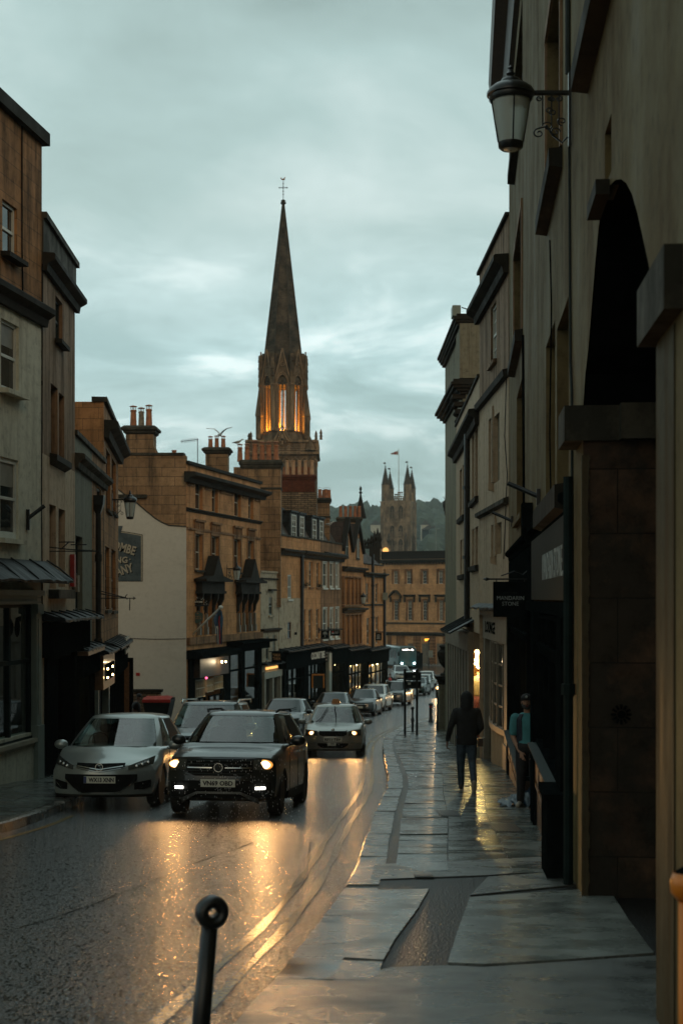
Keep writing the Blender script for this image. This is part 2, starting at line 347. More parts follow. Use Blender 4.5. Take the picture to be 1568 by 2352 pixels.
M['lead'] = plain('lead_sheet',(.012,.015,.015),.5,var=.6,scale=5,bump=.8,bscale=6,spec=.15)
M['iron'] = plain('black_iron',(.012,.013,.013),.35,var=.3,coat=.2)
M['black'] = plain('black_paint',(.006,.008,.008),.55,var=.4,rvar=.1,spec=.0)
M['blackm'] = plain('matt_black',(.007,.008,.008),.9,var=.3,spec=.0)
M['dkgreen'] = plain('dark_green_paint',(.010,.019,.018),.5,var=.3,spec=.06)
M['dkgrey'] = plain('dark_grey_paint',(.025,.032,.030),.5,var=.25,spec=.1)
M['white'] = plain('white_paint',(.58,.60,.54),.45,var=.1,scale=3)
M['cream'] = plain('cream_paint',(.36,.33,.25),.5,var=.15,scale=3)
M['cream_d'] = plain('dull_cream_paint',(.20,.185,.145),.5,var=.2,scale=3)
M['greygreen'] = plain('grey_green_paint',(.20,.235,.20),.45,var=.12,scale=3)
M['wood'] = plain('varnished_wood',(.17,.08,.03),.4,var=.35,scale=8,coat=.3)
M['wood_d'] = plain('dark_wood',(.04,.024,.013),.5,var=.35,scale=8)
M['glass_up'] = dark_glass('window_glass',spec=.55)
M['glass_car'] = dark_glass('car_glass',(.006,.012,.012),.03,0.0,1.0,.6)
M['glass_shop'] = thin_glass('shop_glass'); M['glass_cab'] = thin_glass('windscreen_glass',(.42,.52,.50),extra=.05,wav=.0)
M['lampglass'] = None
def _lampglass():
 m,t,b = newmat('frosted_glass'); b.inputs['Base Color'].default_value = (.62,.68,.62,1); b.inputs['Roughness'].default_value = .35
 b.inputs['Subsurface Weight'].default_value = 0.0; b.inputs['Transmission Weight'].default_value = 0.35; return m
M['lampglass'] = _lampglass()
M['e_bulb'] = emit('lit_bulb',(1.0,.62,.25),26)
M['e_head'] = emit('lit_headlamp',(1.0,.66,.30),5); M['e_lens'] = emit('lit_lens',(1.0,.38,.07),1.1)
M['e_drl'] = emit('lit_daylight_lamp',(1.0,.95,.85),9)
M['e_white'] = emit('lit_white_lamp',(.9,.97,1.0),25)
M['e_warm'] = emit('warm_glow',(1.0,.50,.13),1.6)
M['e_pink'] = emit('pink_neon',(1.0,.12,.25),3.0)
M['e_amber'] = emit('amber_display',(1.0,.42,.05),4.0)
# ================= ground, road, pavements =================
def asphalt(name,base=.014,wet=1.0,bump=1.0,scale=42.0,r0=.31,r1=.285,spec=.22,coat=1.0,dist=.009):
 m,t,b = newmat(name); L = t.links.new
 uv = N(t,'ShaderNodeUVMap'); uv.uv_map = 'uv'
 ag = N(t,'ShaderNodeTexVoronoi',Scale=scale); L(uv.outputs[0],ag.inputs['Vector'])
 fn = N(t,'ShaderNodeTexNoise',Scale=scale * .8,Detail=5.0,Roughness=.7); L(uv.outputs[0],fn.inputs['Vector'])
 ad = N(t,'ShaderNodeMath',operation='ADD'); L(ag.outputs['Distance'],ad.inputs[0]); L(fn.outputs['Fac'],ad.inputs[1])
 bp = N(t,'ShaderNodeBump',Strength=bump,Distance=dist); L(ad.outputs[0],bp.inputs['Height'])
 # shallow film of water: larger calm patches and long ruts worn by tyres
 mp = N(t,'ShaderNodeMapping'); mp.inputs['Scale'].default_value = (1.6,.28,1); L(uv.outputs[0],mp.inputs[0])
 pu = N(t,'ShaderNodeTexNoise',Scale=.9,Detail=5.0,Roughness=.6); L(mp.outputs[0],pu.inputs['Vector'])
 pr = ramp(t,[(.45,0.0),(.68,wet)]); L(pu.outputs['Fac'],pr.inputs[0])
 st = N(t,'ShaderNodeMath',operation='MULTIPLY_ADD'); L(pr.outputs[0],st.inputs[0]); st.inputs[1].default_value = -bump * .25; st.inputs[2].default_value = bump; L(st.outputs[0],bp.inputs['Strength'])
 rr = N(t,'ShaderNodeMapRange'); L(pr.outputs[0],rr.inputs[0]); rr.inputs[3].default_value = r0; rr.inputs[4].default_value = r1; L(rr.outputs[0],b.inputs['Roughness'])
 cr = ramp(t,[(.15,Vector((base,base*1.02,base*.98)) * .5),(.8,Vector((base,base*1.02,base*.98)) * 1.7)]); L(fn.outputs['Fac'],cr.inputs[0]); L(cr.outputs[0],b.inputs['Base Color'])
 b.inputs['Specular IOR Level'].default_value = spec
 L(bp.outputs[0],b.inputs['Normal']); b.inputs['Coat Weight'].default_value = coat; b.inputs['Coat Roughness'].default_value = .09; b.inputs['Coat IOR'].default_value = 1.33; L(bp.outputs[0],b.inputs['Coat Normal']); return m
def slabmat(name,c=(.105,.115,.105),rough=.20,bump=.25,bscale=45.0,var=.45):
 m,t,b = newmat(name); L = t.links.new
 uv = N(t,'ShaderNodeUVMap'); uv.uv_map = 'uv'
 geo = N(t,'ShaderNodeNewGeometry')
 n1 = N(t,'ShaderNodeTexNoise',Scale=1.5,Detail=7.0,Roughness=.65); L(uv.outputs[0],n1.inputs['Vector'])
 n2 = N(t,'ShaderNodeTexNoise',Scale=bscale,Detail=4.0,Roughness=.7); L(uv.outputs[0],n2.inputs['Vector'])
 mp = N(t,'ShaderNodeMapping'); mp.inputs['Scale'].default_value = (1.6,2.2,1); L(uv.outputs[0],mp.inputs[0])
 n3 = N(t,'ShaderNodeTexNoise',Scale=1.0,Detail=6.0,Roughness=.6); L(mp.outputs[0],n3.inputs['Vector'])
 C = Vector(c); cr = ramp(t,[(.36,C * (1 - var)),(.64,C * (1 + var))]); L(n1.outputs['Fac'],cr.inputs[0])
 rv = N(t,'ShaderNodeMapRange'); L(geo.outputs['Random Per Island'],rv.inputs[0]); rv.inputs[3].default_value = .62; rv.inputs[4].default_value = 1.35
 mu = N(t,'ShaderNodeMix',data_type='RGBA',blend_type='MULTIPLY'); mu.inputs[0].default_value = 1; L(cr.outputs[0],mu.inputs[6]); L(rv.outputs[0],mu.inputs[7]); L(mu.outputs[2],b.inputs['Base Color'])
 rr = ramp(t,[(.32,rough * .45),(.52,rough),(.72,rough * 1.7)]); L(n3.outputs['Fac'],rr.inputs[0]); L(rr.outputs[0],b.inputs['Roughness'])
 bp = N(t,'ShaderNodeBump',Strength=bump,Distance=.006); L(n2.outputs['Fac'],bp.inputs['Height']); L(bp.outputs[0],b.inputs['Normal'])
 b.inputs['Specular IOR Level'].default_value = 1.0
 return m
M['asphalt'] = asphalt('wet_asphalt')
M['tarmac'] = asphalt('patched_tarmac',base=.014,wet=.4,bump=.8,scale=55,r0=.36,r1=.3,spec=.2,coat=.35)
M['slab'] = slabmat('wet_paving',(.10,.115,.105),.26,.10)
M['slab_l'] = slabmat('pale_wet_flag',(.17,.185,.17),.30,.3,60,.45)
M['kerb'] = slabmat('kerbstone',(.13,.13,.115),.28,.3,60,.4)
M['concrete'] = slabmat('concrete_apron',(.085,.092,.086),.34,.6,70,.35)
def yellowline():
 m,t,b = newmat('yellow_line'); L = t.links.new
 uv = N(t,'ShaderNodeUVMap'); uv.uv_map = 'uv'; n = N(t,'ShaderNodeTexNoise',Scale=22.0,Detail=6.0,Roughness=.7); L(uv.outputs[0],n.inputs['Vector'])
 rp = ramp(t,[(.38,(.05,.045,.035)),(.52,(.30,.21,.07))]); L(n.outputs['Fac'],rp.inputs[0]); L(rp.outputs[0],b.inputs['Base Color'])
 b.inputs['Roughness'].default_value = .22; b.inputs['Specular IOR Level'].default_value = .6
 bp = N(t,'ShaderNodeBump',Strength=.25,Distance=.006); L(n.outputs['Fac'],bp.inputs['Height']); L(bp.outputs[0],b.inputs['Normal']); return m
M['yellow'] = yellowline()

def frange(a,b,s):
 n = max(1,int(round((b - a) / s))); return [a + (b - a) * i / n for i in range(n + 1)]
def ribbon(xa,xb,ys,dz,nx=1):
 mb = MB(); rows = [[(xa(y) + (xb(y) - xa(y)) * i / nx,y,ground(y) + dz) for i in range(nx + 1)] for y in ys]
 mb.loft(rows,caps=False,closed=False)
 return mb

# the land: one sheet out to the hills
g = MB(); ys = frange(-14,240,3) + frange(260,420,20) + [600,900,1400,2600,4200]
xs = [-2500,-900,-300,-120,-60,-30,-15,-7,0,7,15,30,60,120,300,900,2500]
g.loft([[(x,y,ground(min(y,400)) - .03) for x in xs] for y in ys],caps=False,closed=False)
g.build('ground',M['tarmac'],kind='structure')
road_y = frange(-8,112,1.0)
def kerbLx(y): return kerbL(y) if y <= 112 else kerbL(112) - (y - 112) * 2.4
ribbon(lambda y: kerbL(y) + .002,lambda y: kerbR(y) - .002,road_y,0.0,6).build('road',M['asphalt'],kind='structure')
rb = MB(); rows = [[(x,y,ground(y) + .001) for x in [-60,-30,-10,0,6,12,18,kerbR(y) - .002]] for y in frange(112,194,3)]
rb.loft(rows,caps=False,closed=False); rb.build('road',M['asphalt'],kind='structure')

# raised pavement bed, right and left
def bed(name,xk,xw,ys,side,m):
 mb = MB()
 rows = []
 for y in ys:
  k = xk(y); z = ground(y)
  rows.append([(k,y,z - .05),(k,y,z + PAVE - .03),(k + side * .02,y,z + PAVE - .012),(xw(y),y,z + PAVE - .012)])
 mb.loft(rows,caps=False,closed=False); return mb.build(name,m,kind='structure')
wallR = lambda y: 1.013 + .086 * y if y < 32 else 40.0
bed('pavement',lambda y: kerbR(y) + .012,lambda y: max(5.0,1.5 + .086 * y + 1.6) + (14 if y > 30 else 0),frange(-8,190,1.5),1,M['tarmac'])
bed('pavement',lambda y: kerbL(y) - .012,lambda y: -14.0,frange(-8,112,1.5),-1,M['tarmac'])
# pavement in front of the far office, closing the street
pv = MB(); pv.loft([[(x,y,ground(y) + PAVE - (0.13 if j == 0 else 0)) for x in (-40,40)] for j,y in enumerate([193.98,194.0,200,220])],caps=False,closed=False)
pv.build('pavement',M['slab'],kind='structure')

# kerb stones
def kerbs(xk,y0,y1,side,w,gap=.012):
 mb = MB(); y = y0; rnd = random.Random(3)
 while y < y1:
  l = rnd.uniform(.75,1.15) if y > 20 else rnd.uniform(.9,1.5); y2 = min(y + l,y1); dz = rnd.uniform(-.006,.006)
  a,b = xk(y),xk(y2 - gap); z1,z2 = ground(y) + PAVE + dz,ground(y2 - gap) + PAVE + dz; t = rnd.uniform(-.004,.006)
  j = rnd.uniform(-.012,.012); a += side * j; b += side * j
  A,B,C,D = (a,y),(b,y2 - gap),(b + side * w,y2 - gap),(a + side * w,y)
  r = .02
  base = [(A[0],A[1],z1 - .2),(B[0],B[1],z2 - .2),(C[0],C[1],z2 - .2),(D[0],D[1],z1 - .2)]
  mid = [(A[0],A[1],z1 - r),(B[0],B[1],z2 - r),(C[0],C[1],z2 - .002),(D[0],D[1],z1 - .002)]
  top = [(A[0] + side * r,A[1] + .006,z1 + t),(B[0] + side * r,B[1] - .006,z2 + t),(C[0],C[1],z2),(D[0],D[1],z1)]
  mb.loft([base,mid,top],caps=True); y = y2
 return mb
kerbs(kerbR,12.9,100,1,.30).build('kerb',M['kerb'],kind='structure')
kerbs(kerbL,2.0,112,-1,.16).build('kerb',M['kerb'],kind='structure')
# flagstones, laid in bands across three or four columns
def flags(y0,y1,xa,xb,cw,lens,seed,name,zoff=0.0):
 mb = MB(); rnd = random.Random(seed)
 cols = int(round((xb((y0 + y1) / 2) - xa((y0 + y1) / 2)) / cw)); cols = max(1,cols)
 for c in range(cols):
  y = y0 + rnd.uniform(0,.25)
  while y < y1:
   l = rnd.uniform(*lens); y2 = min(y + l,y1); gp = .014
   f0,f1 = c / cols,(c + 1) / cols
   wj = math.sin(y * .9 + c) * .012
   def X(yy,f): return xa(yy) + (xb(yy) - xa(yy)) * f + math.sin(yy * .55 + f * 9) * .03 * (0 < f < 1)
   pts = [(X(y,f0) + gp,y),(X(y,f1),y),(X(y2 - gp,f1),y2 - gp),(X(y2 - gp,f0) + gp,y2 - gp)]
   dz = rnd.uniform(-.004,.005) + zoff; tx,ty = rnd.uniform(-.004,.004),rnd.uniform(-.004,.004)
   zz = [ground(q[1]) + PAVE + dz + s for q,s in zip(pts,(-tx - ty,tx - ty,tx + ty,-tx + ty))]
   mb.prism([(q[0],q[1],z - .03) for q,z in zip(pts,zz)],(0,0,.03)); y = y2
 return mb.build(name,M['slab'],kind='structure')
wl = lambda y: 1.013 + .086 * y - .02 if y < 32 else (3.76 - .0133 * (y - 32) if y < 38 else 3.62 + .035 * (y - 38))
flags(13.75,32,lambda y: kerbR(y) + .40,wl,.62,(.28,.85),5,'pavement_flags')
flags(32,39.2,lambda y: kerbR(y) + .40,wl,.62,(.28,.8),6,'pavement_flags')
flags(39.2,56,lambda y: kerbR(y) + .36,wl,.62,(.28,.8),8,'pavement_flags')
flags(56,84,lambda y: kerbR(y) + .36,lambda y: max(4.3,kerbR(y) + 1.2),.7,(.35,.9),9,'pavement_flags')
flags(20,60,lambda y: kerbL(y) - 2.3,lambda y: kerbL(y) - .18,.7,(.4,.9),11,'pavement_flags')
flags(60,110,lambda y: kerbL(y) - 2.5,lambda y: kerbL(y) - .18,.8,(.5,1.0),12,'pavement_flags')
# foreground: single big flags set in tarmac, a patched concrete apron
def gp(u,v):
 lo,hi = 1.0,200.0
 for _ in range(60):
  d = (lo + hi) / 2
  if -(v - V0) * d / FPX > ground(d) + PAVE: lo = d
  else: hi = d
 return (u - U0) * d / FPX,d
def flag(pts,dz,rough_edge=.0,seed=1,th=.03):
 rnd = random.Random(seed); q = [gp(*p) for p in pts]; out = []
 for i in range(len(q)):
  a,b = q[i],q[(i + 1) % len(q)]; n = max(1,int(math.dist(a,b) / .09))
  for k in range(n):
   f = k / n; j = rough_edge if k else rough_edge * .5
   out.append((a[0] + (b[0]-a[0])*f + rnd.uniform(-j,j),a[1] + (b[1]-a[1])*f + rnd.uniform(-j,j)))
 mb = MB(); mb.prism([(x,y,ground(y) + PAVE + dz - th) for x,y in out],(0,0,th)); return mb
a = MB()
for pts,sd in (([(820,2046),(985,2042),(960,2085),(905,2160),(880,2205),(785,2200),(805,2110)],1),([(783,2206),(878,2210),(868,2240),(845,2251),(752,2250),(765,2228)],2)):
 m_ = flag(pts,.004,.003,sd); a.add(m_.v,m_.f)
a.build('pavement_flags',M['slab_l'],kind='structure')
b_ = flag([(1078,2062),(1300,2046),(1395,2040),(1440,2110),(1500,2190),(1300,2205),(1110,2216),(1028,2212),(1050,2140)],.006,.003,3); b_.build('pavement_flags',M['slab_l'],kind='structure')
c_ = flag([(640,2244),(760,2253),(900,2222),(1025,2218),(1110,2222),(1500,2196),(1600,2200),(1620,2420),(480,2420),(590,2290)],.003,.002,4); c_.build('pavement_apron',M['concrete'],kind='structure')
for k_,pts in enumerate(([(792,2040),(868,2040),(839,2102),(746,2102)],[(745,2103.5),(838,2103.5),(804,2167),(692,2170)],[(691,2171.5),(803,2168),(766,2251),(634,2248)])): flag(pts,.002 + .001 * k_,.004,20 + k_).build('pavement_flags',M['slab'],kind='structure')
for i_,pts in enumerate(([(860,1985),(1240,1968),(1262,2000),(1120,2010),(850,2020)],[(1120,2014),(1262,2004),(1330,2000),(1345,2030),(1080,2056)])):
 flag(pts,.001 + .002 * i_,.003,9 + i_).build('pavement_patch',M['concrete'],kind='structure')
# double yellow lines
for off in (.30,.50):
 ln = ribbon(lambda y: kerbR(y) - off - .075 + .012 * math.sin(y * 2.1),lambda y: kerbR(y) - off + .012 * math.sin(y * 2.3 + 1),frange(-6,112,.4),.004)
 ln.build('road_marking',M['yellow'],kind='structure')
ln = ribbon(lambda y: kerbL(y) + .28,lambda y: kerbL(y) + .36,frange(5,22,.5),.004); ln.build('road_marking',M['yellow'],kind='structure')
# tar seams and an old trench patch in the road
def seam(pts,w,name='road_seam',dz=.005):
 mb = MB(); q = [gp(u,v + 0) for u,v in pts]; L_,R_ = [],[]
 rnd = random.Random(len(pts)); fine = []
 for i in range(len(q) - 1):
  for k in range(8): f = k / 8; fine.append((q[i][0]*(1-f) + q[i+1][0]*f + rnd.uniform(-.01,.01),q[i][1]*(1-f) + q[i+1][1]*f + rnd.uniform(-.03,.03)))
 rows = [[(x - w * rnd.uniform(.4,1),y,ground(y) + dz),(x + w * rnd.uniform(.4,1),y + .01,ground(y) + dz)] for x,y in sorted(fine,key=lambda p: p[1])]
 mb.loft(rows,caps=False,closed=False); return mb.build(name,M['seal'],kind='structure')
M['seal'] = plain('tar_seal',(.006,.007,.007),.12,var=.3,scale=20,bump=.3,bscale=60)
seam([(0,2105),(160,2060),(330,2000),(430,1960),(600,1905)],.012)
seam([(650,2025),(705,1985),(712,1900)],.010)
# drain covers and a metal gully slot
def cover(u0,v0,u1,v1,name,label):
 q = [gp(u0,v1),gp(u1,v1),gp(u1,v0),gp(u0,v0)]; y0,y1 = q[0][1],q[2][1]; x0 = q[0][0]; x1 = q[1][0]
 mb = MB(); z = lambda y: ground(y) + PAVE + .008
 mb.prism([(x0,y0,z(y0) - .02),(x1,y0,z(y0) - .02),(x1,y1,z(y1) - .02),(x0,y1,z(y1) - .02)],(0,0,.02))
 n = 9
 for i in range(n):
  xa = x0 + (x1 - x0) * (i + .2) / n; xb = x0 + (x1 - x0) * (i + .7) / n
  mb.prism([(xa,y0 + .03,z(y0)),(xb,y0 + .03,z(y0)),(xb,y1 - .03,z(y1)),(xa,y1 - .03,z(y1))],(0,0,.006))
 mb.build(name,M['iron'],label=label,cat='drain cover')
cover(1012,1862,1060,1876,'drain_cover','dark iron cover let into the pavement flags left of the walker\'s lit streak')
cover(1138,1893,1205,1912,'drain_cover','square dark iron cover in the amber lit pavement flags')
cover(952,2009,996,2016,'drain_cover','small pale metal slot cover in the tarmac band near the kerb end')
# small tilted facets added over the road to catch headlight glints
def glint_facets():
 rnd = random.Random(41); mb = MB()
 for k in range(17000):
  y = 5.8 + 18 * rnd.random() ** 1.25; x = rnd.uniform(max(-6.2,-.26 * y),kerbR(y) + (.0 if y > 12.9 else .9)); z = ground(y) + (PAVE + .012 if x > kerbR(y) else .0) + .004
  if x > kerbR(y) - .02: continue
  w,l = rnd.uniform(.005,.009),rnd.uniform(.009,.017); a = rnd.uniform(-.6,.6); tx,ty = max(-.16,min(.16,rnd.gauss(0,.05))),max(-.18,min(.18,rnd.gauss(0.0,.055))); c,s = math.cos(a),math.sin(a); pts = []
  for i,j in ((-1,-1),(1,-.8),(.9,1),(-.8,.9)):
   dx,dy = i * w * c - j * l * s,i * w * s + j * l * c; pts.append((x + dx,y + dy,z + dx * tx + dy * (ty - .066)))
  mb.poly(pts)
 m,t,b = newmat('glint_facet'); b.inputs['Base Color'].default_value = (.02,.021,.02,1); b.inputs['Roughness'].default_value = .13; b.inputs['Specular IOR Level'].default_value = .6
 o = mb.build('road_glint_facets',m,uv=False); setp(o,'small tilted facets added to glint amber across the near road surface','glint_facets',kind='stuff')
glint_facets()
# ================= architecture kit =================
class Fac:
 """a facade plane from p0 to p1 (plan points); n points to the street"""
 def __init__(s,p0,p1,side,o=0.0):
  s.p0,s.p1,s.side = Vector(p0),Vector(p1),side
  s.t = (s.p1 - s.p0).normalized(); s.L = (s.p1 - s.p0).length
  s.n = Vector((s.t.y,-s.t.x)) * side
  s.p0 = s.p0 + s.n * o
 def pt(s,a,z,o=0.0):
  q = s.p0 + s.t * a + s.n * o; return Vector((q.x,q.y,z))
 def hit(s,u):
  k = (u - U0) / FPX; return (k * s.p0.y - s.p0.x) / (s.t.x - k * s.t.y)
 def at(s,u,v):
  a = s.hit(u); return a,-(v - V0) * (s.p0.y + s.t.y * a) / FPX
 def win(s,u0,u1,vt,vb):
  a,b = s.hit(u0),s.hit(u1); d = s.p0.y + s.t.y * (a + b) / 2
  return [min(a,b),max(a,b),-(vb - V0) * d / FPX,-(vt - V0) * d / FPX]
 def box(s,mb,a0,a1,z0,z1,o0,o1):
  p = [s.pt(a0,z0,o0),s.pt(a1,z0,o0),s.pt(a1,z0,o1),s.pt(a0,z0,o1)]
  return mb.hexa(p + [Vector((q.x,q.y,z1)) for q in p])
 def prof(s,mb,a0,a1,prof):
  """moulding: profile [(o, z)...] run from a0 to a1"""
  return mb.loft([[s.pt(a,z,o) for o,z in prof] for a in (a0,a1)],caps=True)
def cornice(fac,mb,a0,a1,z,out,h):
 fac.prof(mb,a0,a1,[(.002,z - h),(out * .35,z - h),(out * .45,z - h * .6),(out * .8,z - h * .45),(out,z - h * .35),(out,z - h * .08),(out * .9,z),(.002,z + .02)])
def wall_mesh(mb,fac,a0,a1,z0,z1,holes,depth=.22,arches=()):
 """front skin with openings and their reveals; holes [a,b,zb,zt]"""
 cs = sorted({a0,a1} | {min(max(x,a0),a1) for h in holes for x in h[:2]}); zs = sorted({z0,z1} | {min(max(x,z0),z1) for h in holes for x in h[2:4]})
 for i in range(len(cs) - 1):
  for j in range(len(zs) - 1):
   ca,cz = (cs[i] + cs[i+1]) / 2,(zs[j] + zs[j+1]) / 2
   if cs[i+1] - cs[i] < 1e-5 or zs[j+1] - zs[j] < 1e-5: continue
   if any(h[0] < ca < h[1] and h[2] < cz < h[3] for h in holes): continue
   mb.poly([fac.pt(cs[i],zs[j]),fac.pt(cs[i+1],zs[j]),fac.pt(cs[i+1],zs[j+1]),fac.pt(cs[i],zs[j+1])])
 for h in holes:
  a,b,c,d = h[:4]; dd = h[4] if len(h) > 4 else depth
  mb.poly([fac.pt(a,c),fac.pt(a,d),fac.pt(a,d,-dd),fac.pt(a,c,-dd)])
  mb.poly([fac.pt(b,d),fac.pt(b,c),fac.pt(b,c,-dd),fac.pt(b,d,-dd)])
  mb.poly([fac.pt(a,d),fac.pt(b,d),fac.pt(b,d,-dd),fac.pt(a,d,-dd)])
  mb.poly([fac.pt(b,c),fac.pt(a,c),fac.pt(a,c,-dd),fac.pt(b,c,-dd)])
def shell(mb,fac,a0,a1,z0,z1,back=8.0,dirx=None):
 """side walls and back of a house behind the facade"""
 dx = dirx if dirx is not None else -fac.n.x / abs(fac.n.x) * back
 A,B = fac.pt(a0,z0),fac.pt(a1,z0); C,D = A + Vector((dx,0,0)),B + Vector((dx,0,0))
 up = lambda q: Vector((q.x,q.y,z1))
 mb.poly([A,C,up(C),up(A)]); mb.poly([B,D,up(D),up(B)]); mb.poly([C,D,up(D),up(C)])
 return A,B,C,D
def flat_roof(fac,a0,a1,z,mat,parent,back=8.0,name='roof',dirx=None):
 mb = MB(); dx = dirx if dirx is not None else -fac.n.x / abs(fac.n.x) * back
 A,B = fac.pt(a0,z,-.02),fac.pt(a1,z,-.02)
 mb.prism([A,B,B + Vector((dx,0,0)),A + Vector((dx,0,0))],(0,0,-.15)); return mb.build(name,mat,parent)
_rb = random.Random(99)
def sash(fac,parent,w,frame='white',rec=.14,cols=1,rows=2,bars=(1,1),fw=.055,sill=True,sillmat='coping',surround=None,surmat='stone_row',glass='glass_up',sillout=.09,blind=0.0,open_=0.0,single=False):
 a,b,c,d = w[:4]; mb = MB(); o = -rec
 if frame == 'none': f = None
 fac.box(mb,a + .004,a + fw,c + .004,d - .004,o,o + .06); fac.box(mb,b - fw,b - .004,c + .004,d - .004,o,o + .06)
 fac.box(mb,a + fw,b - fw,d - fw,d - .004,o,o + .058); fac.box(mb,a + fw,b - fw,c + .004,c + fw * 1.4,o,o + .058)
 zm = (c + d) / 2
 if rows > 1: fac.box(mb,a + fw,b - fw,zm - .028,zm + .028,o,o + .055)
 bw = .016
 for i in range(1,bars[0]):
  x = a + fw + (b - a - 2 * fw) * i / bars[0]; fac.box(mb,x - bw,x + bw,c + fw * 1.4,d - fw,o + .005,o + .04)
 n = bars[1]
 for k in range(1,n):
  z = c + (d - c) * k / n
  if abs(z - zm) > .08 or rows < 2: fac.box(mb,a + fw,b - fw,z - bw,z + bw,o + .003,o + .042)
 fr = mb.build('window',M[frame],parent)
 pm = MB(); pm.poly([fac.pt(a,c,o + .018),fac.pt(b,c,o + .018),fac.pt(b,d,o + .018),fac.pt(a,d,o + .018)]); pm.build('pane',M[glass],fr)
 if not blind and glass == 'glass_up' and b - a > .35 and _rb.random() < .4: blind = _rb.choice([.25,.35,.5,.95])
 if blind:
  bm = MB(); zb = d - (d - c) * blind; bm.poly([fac.pt(a + fw,zb,o + .024),fac.pt(b - fw,zb,o + .024),fac.pt(b - fw,d - fw,o + .024),fac.pt(a + fw,d - fw,o + .024)]); bm.build('blind',M['cream_d'],fr)
 if sill:
  sm = MB(); fac.prof(sm,a - .10,b + .10,[(-rec + .02,c - .10),(sillout,c - .11),(sillout,c - .02),(-rec + .02,c + .002)]); sm.build('sill',M[sillmat],fr)
 if surround:
  s2 = MB(); w_ = surround; t_ = .035
  fac.box(s2,a - w_,a - .003,c,d,.002,t_); fac.box(s2,b + .003,b + w_,c,d,.002,t_); fac.box(s2,a - w_,b + w_,d + .003,d + w_,.002,t_ + .01)
  s2.build('surround',M[surmat],fr)
 return fr
def chimney(parent,x0,x1,y0,y1,z0,z1,mat,pots,capmat='coping',cap_h=.35,out=.14,bands=()):
 """stack with corbelled cap; pots: list of (x, y, radius, height, style)"""
 mb = MB(); mb.box(x0,x1,y0,y1,z0,z1 - cap_h)
 st = mb.build('chimney',M[mat],parent)
 cm = MB()
 def ring(o,z): return [Vector((x0-o,y0-o,z)),Vector((x1+o,y0-o,z)),Vector((x1+o,y1+o,z)),Vector((x0-o,y1+o,z))]
 cm.loft([ring(.003,z1-cap_h),ring(out*.5,z1-cap_h*.8),ring(out*.55,z1-cap_h*.6),ring(out,z1-cap_h*.5),ring(out,z1-cap_h*.25),ring(out*.3,z1)])
 for bz in bands: cm.loft([ring(.003,bz-.06),ring(.05,bz-.05),ring(.05,bz+.05),ring(.003,bz+.06)])
 cm.build('cap',M[capmat],st)
 for p in pots:
  x,y,r,h,sty = p[:5]; q = MB(); z = z1 - .04
  q.lathe((x,y,z),[(r*1.12,0),(r,.05),(r*.80,h*.88),(r*.92,h*.9),(r*.95,h*.97),(r*.72,h),(r*.68,h*.9)],12)
  if sty == 'tall': pm_ = M['pot_pale']
  elif sty == 'grey': pm_ = M['pot_grey']
  else: pm_ = M['pot']
  po = q.build('chimney_pot',pm_,st,smooth=True,angle=35)
  if sty in ('cowl','grey'):
   k = MB()
   for an in range(4):
    aa = an * math.pi / 2 + .4; k.tube([(x + r*.7*math.cos(aa),y + r*.7*math.sin(aa),z + h*.98),(x + r*.7*math.cos(aa),y + r*.7*math.sin(aa),z + h + r*.95)],.015,5)
   k.lathe((x,y,z + h + r*.9),[(r*1.15,0),(r*1.1,r*.12),(r*.6,r*.32),(r*.12,r*.42)],12)
   k.build('cowl',M['pot'],po)
  elif sty == 'tall' or sty == 'hood':
   k = MB(); k.loft([[Vector((x + r*.9*math.cos(t_)*1.0,y + s_*r*.8,z + h + r*.9*math.sin(t_)*1.0)) for t_ in [math.pi*i/8 for i in range(9)]] for s_ in (-1,1)],caps=False,closed=False)
   k.build('hood',pm_,po)
 return st
def pipe(pts,r=.05,name='downpipe',mat='iron',parent=None,**kw):
 mb = MB(); mb.tube(pts,r,8)
 for a,b in zip(pts[:-1],pts[1:]):
  a,b = Vector(a),Vector(b)
  if (b - a).length > 2.2:
   n = int((b - a).length / 1.8)
   for i in range(1,n):
    c = a.lerp(b,i / n); dd = (b - a).normalized() * .05; mb.tube([c - dd,c + dd],r * 1.45,8)
 return mb.build(name,M[mat],parent,**kw)
def shop_window(fac,parent,a0,a1,z0,z1,cols,frame='black',rec=.12,trans=None,glass='glass_shop',bar=.045,name='shop_window'):
 mb = MB(); o = -rec
 for i in range(cols + 1):
  x = a0 + (a1 - a0) * i / cols; fac.box(mb,max(a0,x - bar),min(a1,x + bar),z0,z1,o,o + .09)
 fac.box(mb,a0,a1,z1 - bar * 1.5,z1,o + .002,o + .088); fac.box(mb,a0,a1,z0,z0 + bar * 1.5,o + .002,o + .12)
 if trans: fac.box(mb,a0,a1,trans - bar,trans + bar,o + .001,o + .086)
 w = mb.build(name,M[frame],parent)
 pm = MB(); pm.poly([fac.pt(a0,z0,o + .03),fac.pt(a1,z0,o + .03),fac.pt(a1,z1,o + .03),fac.pt(a0,z1,o + .03)]); pm.build('pane',M[glass],w); return w
